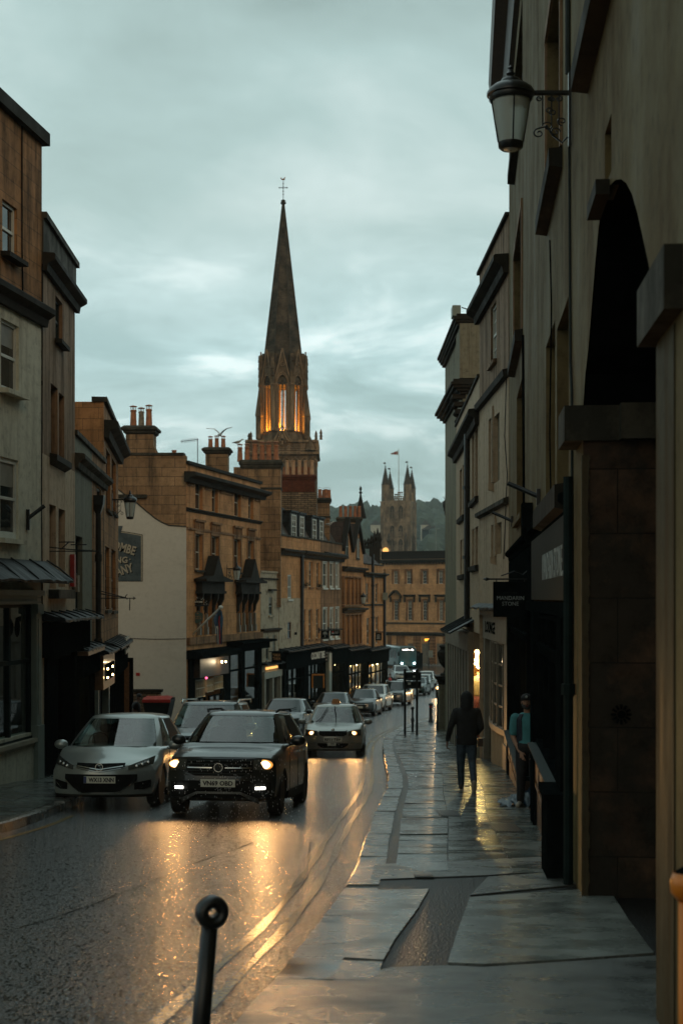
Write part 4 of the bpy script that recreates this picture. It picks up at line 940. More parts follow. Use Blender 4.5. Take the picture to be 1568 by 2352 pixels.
for off,mt,nm in ((0.0,'black','letter_shadow'),(1.0,'signcream','lettering')):
 mb = MB(); yy = y0 - .073 - .006 * off; du,dv = (2.2,2.2) if not off else (0,0)
 ax = Vector((X(10) - X(0),0,Z(3.0) - Z(0))).normalized(); up = Vector((-ax.z,0,ax.x))
 text_into(mb,'BUTCOMBE',(X(262 + du),yy,Z(1251 + dv)),ax,up,width=X(104) - X(0),height=Z(0) - Z(21),ext=.002,bold=.03)
 text_into(mb,'BREWING',(X(252 + du),yy,Z(1286 + dv)),(1,0,0),(0,0,1),width=X(84) - X(0),height=Z(0) - Z(15),ext=.002,bold=.03)
 mb.box(X(298 + du),X(300.5 + du),yy - .002,yy + .002,Z(1286 + dv),Z(1283.5 + dv))
 ax = Vector((X(10) - X(0),0,Z(-3.0) - Z(0))).normalized(); up = Vector((-ax.z,0,ax.x))
 text_into(mb,'COMPANY',(X(261 + du),yy,Z(1316 + dv)),ax,up,width=X(94) - X(0),height=Z(0) - Z(21),ext=.002,bold=.03)
 mb.build(nm,M[mt],sg)
mb = MB(); mb.box(X(313),X(322),y0 - .075,y0 - .052,Z(1552),Z(1545)); mb.build('notice',M['red'],label='tiny red and cream notice low on the pale gable wall',cat='notice')
chimney(gw,X(289),X(352),y0 + .02,y0 + 1.1,Z(1046),Z(977),'stone_gable',[(X(303),y0 + .5,.155,.80,'cowl'),(X(321),y0 + .55,.145,.74,'grey'),(X(339),y0 + .5,.155,.84,'cowl')],cap_h=.4,out=.2)
mb = MB(); mb.prism([(X(352),y0 + .1,Z(1046)),(X(366),y0 + .1,Z(1046)),(X(358),y0 + .1,Z(1036)),(X(352),y0 + .1,Z(1022))],(0,.8,0)); mb.build('shoulder',M['stone_gable'],gw)
q = MB(); q.lathe((X(393),y0 + 1.2,Z(1046)),[(.12,0),(.10,.3),(.13,.32),(.11,.36)],10); q.build('flue_pot',M['pot'],gw)
# second stack on the pub, further back
chimney(rP,P(472,0,72).x,P(523,0,72).x,72,73,5.2,-(1027 - V0) * 72 / FPX,'stone_gable',[(P(481.5,0,72).x,72.5,.125,.50,'cowl'),(P(496,0,72).x,72.5,.12,.54,'cowl'),(P(511,0,72).x,72.5,.125,.52,'cowl')],out=.18)
# low brick wall, cars hidden beyond, in the lane
mb = MB(); yb = 60; mb.box(P(275,0,yb).x,P(369,0,yb).x,yb,yb + .25,ground(yb),-(1590 - V0) * yb / FPX); lw = mb.build('lane_wall',M['rubble'],label='low coursed stone wall with a dark coping in the lane',cat='wall')
mb = MB(); zz_ = -(1590 - V0) * yb / FPX; mb.box(P(275,0,yb).x,P(373,0,yb).x,yb - .06,yb + .3,zz_ + .002,zz_ + .12); mb.build('coping',M['soot'],lw)
# ================= the terrace curving away on the left =================
fR = Fac((-4.28,75.6),(0.0,94.2),1)       # straight stretch
hR = fR.hit
def rowhouse(name,label,f,u0,u1,zt,mat,wins,vshop,z0=-8.6,back=9,frame='white',roof=True,shop=True,**kw):
 a0,a1 = f.hit(u0) + .01,f.hit(u1); zs = f.at((u0+u1)/2,vshop)[1]
 holes = list(wins)
 if shop: holes.append([a0 + .15,a1 - .12,z0,zs])
 r = house(name,label,f,a0,a1,z0,zt,mat,holes,back=back,roof=roof)
 return r,a0,a1,zs
# white cracked narrow house
zW = fR.at(618,1316)[1]
ww = [fR.win(617.5,626,1372,1413),fR.win(611,617.5,1462,1516),fR.win(626,633,1458,1510)]
r1,a0,a1,zs = rowhouse('narrow_house','narrow house of cracked cream render between the pub and the tan house',fR,598.5,640,zW,'render_cream',ww,1545)
for w in ww: sash(fR,r1,w,frame='greygreen',sillmat='render_cream',rec=.1)
mb = MB(); z_ = fR.at(618,1444)[1]; cornice(fR,mb,a0,a1,z_,.22,.2); z_ = fR.at(618,1331)[1]; fR.box(mb,a0,a1,z_,z_ + .08,.003,.08); w = ww[0]; fR.box(mb,w[0] - .2,w[1] + .2,w[3] + .35,w[3] + .45,.003,.2); mb.build('string_course',M['soot'],r1)
mb = MB(); fR.box(mb,a0,a1,zW,zW + .1,-.3,.06); mb.build('coping',M['render_cream'],r1)
mb = MB()
for x in (a0 + .2,a0 + (a1 - a0) * .5,a1 - .2): fR.box(mb,x - .09,x + .09,-8.6,zs,.003,.2)
fR.box(mb,a0,a1,zs - .25,zs + .1,-.1,.22); fR.box(mb,a0,a1,-8.6,-7.0,-.1,.1); mb.build('shopfront',M['cream'],r1)
shop_window(fR,r1,a0 + .3,a1 - .3,-7.0,zs - .25,2,'cream',rec=.06); room(fR,r1,a0 + .2,a1 - .2,-7.4,zs - .1,rec=.14,deep=2)
goods(fR,r1,a0 + .4,a1 - .4,-6.9,-6.3,1.2,10,12); mb = MB(); fR.box(mb,a0 + .9,a1 - .4,zs + .2,zs + .32,.02,.06); mb.build('lit_sign',M['e_warm'],r1)
canopy(fR,r1,a0,a1,zs + .62,.4,.12,seed=9)
# tan house with one window column and mansard
zT = fR.at(665,1233)[1]
wt = [fR.win(660.5,670,1320,1376),fR.win(660,668,1428,1468)]
r2,a0,a1,zs = rowhouse('terrace_house','tan stone terrace house, pale painted lower wall and a single column of windows',fR,640.2,690,zT,'stone_row',wt,1500,roof=False)
sash(fR,r2,wt[0],frame='white',sillmat='white',rec=.1,fw=.08); sash(fR,r2,wt[1],frame='wood',sill=False,rec=.06,glass='glass_up')
upper_band(r2,fR,a0 + .01,a1 - .01,zs,fR.at(665,1374)[1],'render_cream',.012,holes=[wt[1]])
mb = MB(); z_ = fR.at(665,1262)[1]; cornice(fR,mb,a0,a1,z_,.35,.35); mb.build('cornice',M['soot'],r2)
mb = MB(); fR.box(mb,a0 - .02,a1,zT,zT + .09,-.3,.06); mb.build('coping',M['coping'],r2)
# two three-bay houses
zU = fR.at(735,1243)[1]
wu = [fR.win(695,702,1289,1346),fR.win(709.5,717,1291,1348),fR.win(727,733.5,1292,1349),fR.win(695,701.5,1400,1468),fR.win(709,716,1400,1468),fR.win(726,732.5,1399,1466)]
r3,a0,a1,zs3 = rowhouse('terrace_house','orange stone terrace house with six plain sashes above the palm tree shop sign',fR,690.2,736,zU,'stone_row',wu,1500,roof=False)
for w in wu: sash(fR,r3,w,frame='cream',sillmat='stone_brown',rec=.14,bars=(2,4),fw=.05)
for i in (0,2):    # plants on sills
 w = wu[i]; c = fR.pt((w[0] + w[1]) / 2,w[2],.08); mb = MB(); rnd = random.Random(i)
 for k in range(70):
  p = c + Vector((rnd.gauss(0,.12),rnd.gauss(0,.1),abs(rnd.gauss(0,.13)))); d_ = Vector((rnd.uniform(-1,1),rnd.uniform(-1,1),rnd.uniform(-.3,1))).normalized() * .07; e_ = d_.cross(Vector((rnd.random(),rnd.random(),rnd.random()))).normalized() * .03
  mb.poly([p - e_,p + d_,p + e_,p - d_ * .4])
 M.setdefault('leaf',plain('dark_foliage',(.03,.045,.02),.6,var=.5)); mb.build('window_plant',M['leaf'],label='dark trailing plant on the ' + ('left' if i == 0 else 'right') + ' upper sill above the palm tree shop',cat='plant')
wv = [fR.win(740.5,750,1291,1350),fR.win(756.5,764.5,1291,1350),fR.win(769.5,777,1292,1350),fR.win(740.5,750,1396,1468),fR.win(756.5,764,1396,1466),fR.win(769.5,777,1395,1465)]
r4,a0b,a1b,zs4 = rowhouse('terrace_house','terrace house with six tall white framed sashes and white sills',fR,736.2,785.2,zU,'stone_brown',wv,1494,roof=False)
for w in wv: sash(fR,r4,w,frame='white',sillmat='white',rec=.08,fw=.10,bars=(1,1),surround=.05,surmat='white')
mb = MB(); z_ = fR.at(737,1274)[1]; cornice(fR,mb,a0,a1b + .1,z_ + .1,.42,.42); mb.build('cornice',M['soot'],r3)
mb = MB(); fR.box(mb,a0,a1b,zU,zU + .09,-.3,.06); mb.build('coping',M['coping'],r3)
canopy(fR,r4,fR.hit(744),a1b + .1,z_ + .22,.45,.1,seed=10,ridges=False,name='lead_gutter')
pipe([fR.pt(fR.hit(690),z_,.1),fR.pt(fR.hit(690),zs3 - .1,.1)],.10,label='thick black downpipe between the tan and the orange terrace houses',cat='downpipe')
# mansard roof carried across the three houses
mr = MB(); A0,A1 = fR.hit(641),fR.hit(785); zb = zT - .1
def mans(a,s):  # section
 return [fR.pt(a,zb,-.25),fR.pt(a,zb + 1.55,-1.15),fR.pt(a,zb + s,-4.6),fR.pt(a,zb + 1.2,-8.2),fR.pt(a,zb - .4,-8.8)]
mr.loft([mans(A0,4.0),mans(A1,3.4)]); mr.build('mansard_roof',M['slate'],r2)
dz = []
for k,(u0,u1,vt,vb) in enumerate([(648.6,658,1198,1231),(681.5,692,1196,1235),(700.6,709.5,1199,1237),(729,737.5,1203,1241),(745,753,1205,1243)]):
 w = fR.win(u0,u1,vt,vb); zlo = zb + .12; hgt = (w[3] - w[2]); w = [w[0],w[1],zlo,zlo + 1.38]
 f2 = Fac(fR.p0 - fR.n * .32,fR.p0 - fR.n * .32 + fR.t,1)
 par = (r2,r2,r3,r4,r4)[k]
 dm = MB(); f2.box(dm,w[0] - .28,w[0],zlo - .05,w[3] + .12,-1.5,0.0); f2.box(dm,w[1],w[1] + .28,zlo - .05,w[3] + .12,-1.5,0.0); f2.box(dm,w[0] - .34,w[1] + .34,w[3] + .12,w[3] + .22,-1.8,.10); f2.box(dm,w[0],w[1],w[3] + .001,w[3] + .12,-1.5,-.02)
 dm.build('dormer',M['slate_dark'],par); sash(f2,par,w,frame='white',sill=False,rec=.04,bars=(2,4),fw=.08)
# big stone stack behind, brick stack, rubble gable
def PX(u,d): return (u - U0) * d / FPX
def PZ(v,d): return -(v - V0) * d / FPX
d_ = 78.5
chimney(r2,PX(553,d_),PX(644,d_),d_ + .2,d_ + 1.6,-.5,PZ(1055,d_),'stone_gable',[(PX(u,d_),d_ + .9,.155,h,s) for u,h,s in ((548.5,.8,'cowl'),(565,.82,'cowl'),(583,.98,'cowl'),(600,.92,'cowl'),(615.5,.92,'cowl'),(632.5,.93,'cowl'))],cap_h=.5,out=.12,bands=(PZ(1121,d_),))
mb = MB(); mb.box(PX(536,d_),PX(553,d_) - .002,d_ + .2,d_ + 1.6,-.5,PZ(1072,d_)); mb.build('chimney',M['stone_gable'],r2)
d2 = 89.0
ch = chimney(r3,PX(646.5,d2),PX(723,d2),d2,d2 + 1.2,PZ(1130,d2),PZ(1090,d2),'brick',[(PX(u,d2),d2 + .5,.13,.98,'tall') for u in (659,673,687,701,716)] + [(PX(u,d2),d2 + .95,.12,.6,'hood') for u in (652,666,680,694,708)],capmat='brick',cap_h=.35,out=.10)
mb = MB(); q = [(PX(622,d2),PZ(1135,d2)),(PX(728,d2),PZ(1131,d2)),(PX(728,d2),PZ(1235,d2)),(PX(700,d2),PZ(1200,d2)),(PX(668,d2),PZ(1160,d2)),(PX(640,d2),PZ(1140,d2))]
mb.box(PX(600,d2),PX(727,d2),d2 + .02,d2 + 1.3,2.4,PZ(1130,d2) - .002); mb.build('gable',M['rubble'],r3)
d3 = 92.5
chimney(r4,PX(729,d3),PX(757,d3),d3,d3 + 1.6,2.4,PZ(1143,d3),'stone_gable',[(PX(u,d3),d3 + dy,.14,.62,'hood') for u,dy in ((734,.4),(743,1.0),(748,.4),(755,.8))],cap_h=.35,out=.12,bands=(PZ(1187,d3),))
# twin gabled house
fG = Fac((0.02,94.3),(2.16,103.6),1)
zG = fG.at(808,1266)[1]
wg = [fG.win(791,797.5,1232,1279),fG.win(817,823,1237,1282)]
bay = []
for v0,v1,us in ((1329,1388,((787.6,794.6),(799,805),(810,815.3),(818.2,823))),(1414,1480,((788.6,795.4),(799.8,806),(811.5,816.6),(819.6,824.6)))):
 for u0,u1 in us: bay.append(fG.win(u0,u1,v0,v1))
for grp in (bay[:4],bay[4:]):
 za,zb2 = sum(w[2] for w in grp)/4,sum(w[3] for w in grp)/4
 for w in grp: w[2],w[3] = za,zb2
r5,a0,a1,zs = rowhouse('gabled_house','twin gabled stone house with two tiers of tall mullioned windows',fG,785.4,834,zG,'stone_row',bay,1496,z0=-9,roof=False)
gm = MB()
ends = [fG.hit(785.4),fG.hit(807),fG.hit(832)]
for k in (0,1):
 a_,b_ = ends[k] + .03,ends[k+1] - .03; c_ = (a_ + b_) / 2; zt = fG.at((796,821)[k],(1203,1208)[k])[1]
 w = wg[k]; holes = [w]
 # gable face in columns round its window
 xs_ = sorted([a_,w[0],w[1],c_,b_]); f_ = lambda x: zG + (zt - zG) * (1 - abs(x - c_) / ((b_ - a_) / 2))
 for x0,x1 in zip(xs_[:-1],xs_[1:]):
  if w[0] - 1e-6 <= x0 and x1 <= w[1] + 1e-6:
   gm.poly([fG.pt(x0,w[3]),fG.pt(x1,w[3]),fG.pt(x1,max(f_(x1),w[3])),fG.pt(x0,max(f_(x0),w[3]))])
   if w[2] > zG: gm.poly([fG.pt(x0,zG),fG.pt(x1,zG),fG.pt(x1,w[2]),fG.pt(x0,w[2])])
  else: gm.poly([p for p in [fG.pt(x0,zG),fG.pt(x1,zG),fG.pt(x1,f_(x1)),fG.pt(x0,f_(x0))]])
gm.build('gable',M['stone_row'],r5)
# replace: windows sit across the eaves line, so frame them proud of the wall
for k,w in enumerate(wg): sash(fG,r5,w,frame='cream_d',sill=True,rec=-.03,surround=.1,surmat='stone_brown',fw=.06)
for k in (0,1):
 a_,b_ = ends[k],ends[k+1]; c_ = (a_ + b_) / 2; zt = fG.at((796,821)[k],(1203,1208)[k])[1]; cm = MB()
 cm.prism([fG.pt(a_,zG - .1,-.1),fG.pt(c_,zt + .05,-.1),fG.pt(b_,zG - .1,-.1),fG.pt(b_,zG + .12,-.1),fG.pt(c_,zt + .42,-.1),fG.pt(a_,zG + .12,-.1)],Vector((fG.n.x,fG.n.y,0)) * .32); cm.build('gable_coping',M['soot'],r5)
 rm = MB(); dx = Vector((-8,0,0)); A_,C_,B_ = fG.pt(a_,zG,-.06),fG.pt(c_,zt + .15,-.06),fG.pt(b_,zG,-.06); rm.loft([[A_,C_,B_],[A_ + dx,C_ + dx,B_ + dx]],caps=True); rm.build('roof',M['tile'],r5)
for w in bay: sash(fG,r5,w,frame='cream_d',sill=False,rec=.16,fw=.05,bars=(1,3))
mb = MB()
for grp in (bay[:4],bay[4:]):
 x0,x1 = grp[0][0] - .3,grp[3][1] + .3; fG.box(mb,x0,x1,grp[0][3] + .06,grp[0][3] + .16,.003,.18); fG.box(mb,x0,x1,grp[0][2] - .16,grp[0][2] - .02,.003,.2)
 for x in [grp[0][0] - .2] + [(grp[i][1] + grp[i+1][0]) / 2 for i in range(3)] + [grp[3][1] + .2]: fG.box(mb,x - .09,x + .09,grp[0][2],grp[0][3] + .06,.003,.16)
mb.build('mullion',M['stone_brown'],r5)
mb = MB()
for v in (1303,1397): z_ = fG.at(810,v)[1]; cornice(fG,mb,a0,a1 + .1,z_,.4,.3)
mb.build('string_course',M['soot'],r5)
d4 = 97
chimney(r5,PX(776,d4),PX(829,d4),d4 + 3,d4 + 4.2,0,PZ(1187,d4 + 3),'stone_gable',[(PX(u,d4 + 3),d4 + 3.6,.13,.84,'pot') for u in (782,793.5,804.5,815.5,825)],cap_h=.4)
pn = MB(); pn.lathe((PX(828,101),101.5,PZ(1190,101)),[(.42,0),(.30,.5),(.10,1.5),(.05,1.75),(.14,1.85),(.04,1.95),(.10,2.1),(.01,2.35)],8); pn.build('finial',M['soot'],r5)
# end house
fH = Fac((2.18,103.7),(3.22,108.0),1)
zH = fH.at(858,1298)[1]
wh = [fH.win(840.5,847,1340,1385),fH.win(862,868,1340,1384),fH.win(841.5,849,1419,1480),fH.win(862.5,869,1416,1478)]
r6,a0,a1,zs = rowhouse('corner_house','small orange stone corner house at the far end of the terrace',fH,834.4,880,zH,'stone_row',wh,1494,z0=-9.5,roof=False)
for w in wh: sash(fH,r6,w,frame='cream',sill=False,rec=.14,bars=(2,4),fw=.05)
mb = MB(); z_ = fH.at(858,1316)[1]; cornice(fH,mb,a0,a1 + .25,z_,.42,.3); z_ = fH.at(858,1389)[1]; fH.box(mb,a0,a1,z_ - .06,z_ + .06,.003,.08); mb.build('string_course',M['coping'],r6)
mb = MB(); A_,B_ = fH.pt(a0,zH,-.1),fH.pt(a1,zH,-.1); rg = 2.3
mb.loft([[A_,A_ + Vector((-2.6,.6,rg)),A_ + Vector((-6,0,.2))],[B_,B_ + Vector((-2.4,-.6,rg * .85)),B_ + Vector((-6,0,.2))]]); mb.build('roof',M['tile'],r6)
mb = MB(); fH.box(mb,a0,a1,zH,zH + .08,-.25,.05); mb.build('coping',M['coping'],r6)
pipe([fH.pt(a1 + .02,zH - .5,.08),fH.pt(a1 + .02,zs - .2,.08)],.12,label='black downpipe on the far corner of the end terrace house',cat='downpipe')
pipe([fG.pt(fG.L - .05,zG,.14),fG.pt(fG.L - .05,zs + .1,.14)],.10,label='black downpipe between the gabled house and the corner house',cat='downpipe')
# ornate wall stub seen over the last roof
mb = MB(); dk = 112; rnd = random.Random(5)
mb.box(PX(848,dk),PX(873,dk),dk,dk + 1,0,PZ(1256,dk))
for u_,h_ in ((838,.7),(846,.8),(853,1),(860,1.3),(867,1.5),(872,1.2)): mb.lathe((PX(u_,dk),dk + .3,PZ(1260,dk)),[(.2,0),(.10,.4*h_),(.19,.6*h_),(.12,.8*h_),(.02,1.1*h_)],6)
mb.build('carved_parapet',M['soot'],label='dark carved stone parapet rising behind the last terrace roof',cat='parapet')

# ---- shopfronts of the terrace ----
def row_shop(root,f,a0,a1,zs,z0,cols,lit,fas='black',seed=1,side=None,riser=.7,fh=.85):
 gz = ground(f.pt((a0 + a1) / 2,0).y) + .1
 mb = MB(); f.box(mb,a0,a1,zs - fh,zs,-.1,.45); cornice(f,mb,a0,a1,zs + .1,.62,.2); mb.build('fascia',M[fas],root)
 canopy(f,root,a0,a1,zs + .32,.6,.14,seed=seed)
 shop_window(f,root,a0 + .3,a1 - .3,gz + riser,zs - fh,cols,'black',rec=-.1,trans=zs - fh - .65)
 mb = MB(); f.box(mb,a0 + .1,a1 - .1,z0,gz + riser,-.1,.3); f.box(mb,a0,a0 + .3,z0,zs - fh,-.1,.34); f.box(mb,a1 - .3,a1,z0,zs - fh,-.1,.34); mb.build('shopfront',M['black'],root)
 room(f,root,a0 + .2,a1 - .2,z0 + .2,zs - .2,rec=.05,deep=2.6,mat='cream_d' if lit else 'blackm')
 if lit:
  L_ = a1 - a0; n = max(2,int(L_ / 1.6))
  for k in range(n):
   a_ = a0 + L_ * (k + .5) / n; point(f.pt(a_,zs - fh - .25,-.9),lit,(1,.50,.14),.08); bulb(root,f.pt(a_ + .2,zs - fh - .2,-.35),.07)
  goods(f,root,a0 + .35,a1 - .35,gz + riser,zs - fh - .3,2.0,int(L_ * 30),seed,smin=.04,smax=.15)
  gm_ = MB(); rnd = random.Random(seed + 50)
  for k in range(int(L_ * 9)):
   a_ = rnd.uniform(a0 + .4,a1 - .4); z_ = rnd.uniform(gz + riser,zs - fh - .7); c = f.pt(a_,z_,-rnd.uniform(.3,1.6)); gm_.lathe(c,[(.05,0),(.14,.12),(.12,.35),(.05,.5)],6)
  gm_.build('wares',M['wood_d'],root)['kind'] = 'stuff'
row_shop(r2,fR,fR.hit(640.2),fR.hit(690),fR.at(665,1500)[1],-8.6,4,0,seed=21)
row_shop(r3,fR,fR.hit(690.2),fR.hit(736),fR.at(713,1492)[1],-8.6,5,0,seed=22)
row_shop(r4,fR,fR.hit(745),fR.hit(785.2),fR.at(765,1492)[1],-8.6,8,3,seed=23)
mb = MB(); a_ = fR.hit(741); fR.box(mb,a_ - .35,a_ + .35,-8.6,fR.at(741,1500)[1],-.1,.5); mb.build('pilaster',M['greygreen'],r4)
point(fR.pt(fR.hit(712),-5.6,-.6),20,(1,.5,.2),.08)
row_shop(r5,fG,fG.hit(785.4),fG.hit(834),fG.at(810,1496)[1],-9,6,55,seed=24)
row_shop(r6,fH,fH.hit(834.4),fH.hit(880),fH.at(857,1496)[1],-9.5,4,55,seed=25)
# shop name lettering on the palm tree shop
mb = MB(); a_ = fR.hit(713.5); z_ = fR.at(713,1504)[1]; ax = Vector((fR.t.x,fR.t.y,0))
text_into(mb,'COCONUT TREE',fR.pt(a_,z_ - .02,.462),ax,(0,0,1),width=fR.hit(727) - fR.hit(696),height=.42,ext=.01,bold=.02)
mb.build('shop_lettering',M['white'],r3)
mb = MB(); z0_ = fR.at(740,1497)[1]
for k in (0,1,2): fR.box(mb,fR.hit(731),fR.hit(744) - .3 * k,z0_ - .1 - .2 * k,z0_ + .0 - .2 * k,.452,.46)
mb.build('opening_times',M['dkgrey'],r3)
# ================= right side of the street =================
class FacR(Fac): pass
f1 = Fac((1.013 + .086 * 1.0,1.0),(3.765,32.0),-1)
H1 = f1.hit
z1T,z1B = 11.6,-5.2
def fw(u0,u1,vt0,vt1,vb0,vb1):
 """window on the steep right wall; v given at both edges"""
 a,b = H1(u0),H1(u1); za = [f1.at(u0,vt0)[1],f1.at(u1,vt1)[1],f1.at(u0,vb0)[1],f1.at(u1,vb1)[1]]
 return [min(a,b),max(a,b),(za[2] + za[3]) / 2,(za[0] + za[1]) / 2]
cA = fw(1181,1199,499,433,765,735); cB = fw(1256,1289,173,55,545,466)
cA2 = fw(1186,1204,900,862,1195,1180); cB2 = fw(1253,1274,789,742,1165,1140); cB3 = fw(1278,1305,740,700,1138,1106)
zA3 = (cA[2] + cB[2]) / 2; zT3 = (cA[3] + cB[3]) / 2
cA[2] = cB[2] = zA3; cA[3] = cB[3] = zT3
step = cB[0] - 4.9
cC = [H1(1410),H1(1352),zA3 + 0.0,zT3]; cC = [min(cC[0],cC[1]),max(cC[0],cC[1]),f1.at(1365,85)[1],f1.at(1365,85)[1] + 2.1]
up4 = [[w[0],w[1],f1.at(1185,362)[1],f1.at(1185,362)[1] + 1.9] for w in (cA,cB)]
pan = zA3
aP0,aP1 = H1(1508),H1(1338)
arch = [(1338,920),(1343,860),(1350,800),(1358,700),(1366,600),(1374,520),(1380,475),(1390,445),(1400,425),(1412,413),(1425,411),(1437,420),(1450,445),(1463,490),(1475,545),(1487,600),(1497,650),(1505,730),(1508,800)]
ap = [f1.at(u,v) for u,v in arch]; zSp = ap[0][1]
# level springing on both sides
zSp = 1.62
ap[0] = (ap[0][0],zSp); ap[-1] = (ap[-1][0],zSp); ap.sort()
shop1 = [H1(1310),H1(1171.5),-5.2,f1.at(1240,1372)[1]]
shop1[3] = -.02
rW = thing('corner_building',f1.pt(15,-5),'huge khaki rendered building filling the right side, with the black archway','building')
zArch = max(z for _,z in ap) + .05
slot = [H1(1403),H1(1388),f1.at(1395,440)[1],f1.at(1395,285)[1],.06]
holes = [cA,cB,cA2,cB2,cB3,cC] + up4 + [shop1,slot,[ap[0][0],ap[-1][0],z1B,zArch,.01]]
for h in holes: h[2] = max(h[2],z1B)
mb = MB(); wall_mesh(mb,f1,0,f1.L,z1B,z1T,holes)
for (x0,z0_),(x1,z1_) in zip(ap[:-1],ap[1:]):
 if x1 - x0 < 1e-4: continue
 mb.poly([f1.pt(x0,z0_),f1.pt(x1,z1_),f1.pt(x1,zArch),f1.pt(x0,zArch)])
A,B,C,D = shell(mb,f1,0,f1.L,z1B,z1T,10)
mb.poly([f1.pt(slot[0],slot[2],-.06),f1.pt(slot[1],slot[2],-.06),f1.pt(slot[1],slot[3],-.06),f1.pt(slot[0],slot[3],-.06)])
mb.build('wall',M['render_wall'],rW)
# passage through the arch
mb = MB(); dp = 7.0
x0,x1 = ap[0][0],ap[-1][0]
jam = MB(); jam.poly([f1.pt(x1,z1B,0),f1.pt(x1,z1B,-dp),f1.pt(x1,zSp,-dp),f1.pt(x1,zSp,0)]); jam.poly([f1.pt(x0,z1B,0),f1.pt(x0,zSp,0),f1.pt(x0,zSp,-dp),f1.pt(x0,z1B,-dp)])
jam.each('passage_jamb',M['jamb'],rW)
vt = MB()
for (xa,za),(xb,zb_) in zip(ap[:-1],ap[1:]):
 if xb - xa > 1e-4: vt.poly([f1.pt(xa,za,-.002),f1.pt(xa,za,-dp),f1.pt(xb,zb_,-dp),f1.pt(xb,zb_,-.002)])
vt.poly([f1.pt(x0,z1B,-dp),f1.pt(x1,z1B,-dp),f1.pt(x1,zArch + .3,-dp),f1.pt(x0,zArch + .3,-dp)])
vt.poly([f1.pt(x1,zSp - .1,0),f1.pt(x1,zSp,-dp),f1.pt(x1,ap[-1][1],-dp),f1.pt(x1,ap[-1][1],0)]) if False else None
vt.build('vault',M['blackm'],rW)  # vault coloured black in place of the shade under the arch
im = MB()
for x,s_ in ((x1,1),(x0,-1)):
 a_,b_ = (x - .04,x + .75) if s_ > 0 else (x - .9,x + .12)
 f1.box(im,a_,b_,zSp - .28,zSp + .02,-.3 if s_ > 0 else -.2,.16 if s_ > 0 else .09)
f1.box(im,x1 - .18,x1 + .02,zSp - .28,zSp + .02,-dp,-.3)
im.each('impost',M['coping'],rW)
im = MB(); c = f1.pt(H1(1383),f1.at(1383,465)[1]); f1.box(im,H1(1400),H1(1378),f1.at(1388,478)[1],f1.at(1388,445)[1],.002,.10); im.build('corbel',M['soot'],rW)
# carved sun on the jamb
cm = MB(); cx = f1.pt(x1,0,-.32) ; ctr = Vector((cx.x,cx.y - .012,-(1641 - V0) * cx.y / FPX))
for k in range(12):
 an = k * math.pi / 6; r0,r1_ = .045,.085; dx = Vector((math.cos(an),0,math.sin(an))); px_ = Vector((-math.sin(an),0,math.cos(an))) * .009
 cm.prism([ctr + dx*r0 - px_,ctr + dx*r1_ - px_,ctr + dx*r1_ + px_,ctr + dx*r0 + px_],(0,.02,0))
cm.lathe((0,0,0),[(.02,-.01),(.034,-.01),(.034,.01),(.02,.01)],12); n_ = len(cm.v) - 48
Mx = Matrix.Translation(ctr) @ Matrix.Rotation(R(90),4,'X')
for i in range(n_,len(cm.v)): cm.v[i] = Mx @ cm.v[i]
cm.build('carved_sun',M['black'],rW)
flat_roof(f1,.2,f1.L - .1,z1T - .05,M['slate_dark'],rW,9)
ev = MB(); f1.prof(ev,0,f1.L + .15,[(-.1,z1T - .75),(.10,z1T - .72),(.18,z1T - .35),(.42,z1T - .25),(.46,z1T + .05),(-.2,z1T + .1)]); ev.build('eaves',M['wood_d'],rW)
# windows
for w in (cA,cB,cC,*up4): sash(f1,rW,w,frame='dkgrey',sill=False,rec=.2,fw=.05)
for w in (cA2,): sash(f1,rW,w,frame='wood_d',sill=True,rec=.2,sillmat='render_wall')
for w in (cB2,cB3): sash(f1,rW,w,frame='cream_d',sill=False,rec=.2,fw=.06)
sm = MB()
for w in (cA,cB,cC,*up4): f1.prof(sm,w[0] - .12,w[1] + .12,[(.002,w[2] - .22),(.14,w[2] - .2),(.14,w[2] - .02),(-.1,w[2])])
f1.prof(sm,cB3[0] - .2,cB2[1] + .25,[(.002,cB2[2] - .3),(.15,cB2[2] - .26),(.15,cB2[2] - .04),(-.1,cB2[2])])
sm.each('sill',M['soot'],rW)
sm = MB()
for w in (cA,cB): f1.box(sm,w[0] - .14,w[0] - .003,w[2],w[3],.002,.03); f1.box(sm,w[1] + .003,w[1] + .14,w[2],w[3],.002,.03); f1.box(sm,w[0] - .14,w[1] + .14,w[3] + .002,w[3] + .14,.002,.035)
sm.build('surround',M['render_orange'],rW)
# strip of wall darkened for shade near the camera with a stone pier foot and pocked edge
mb = MB(); rnd = random.Random(4); f1.box(mb,x0 - .65,x0 - .02,z1B,zSp - .30,.002,.008); mb.build('pier',M['render_shaded'],rW)
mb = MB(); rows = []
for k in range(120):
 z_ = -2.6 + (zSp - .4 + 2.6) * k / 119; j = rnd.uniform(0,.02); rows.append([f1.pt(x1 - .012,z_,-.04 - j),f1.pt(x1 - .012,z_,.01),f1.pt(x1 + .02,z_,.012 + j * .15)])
mb.loft(rows,caps=False,closed=False); mb.build('worn_edge',M['render_shaded'],rW)
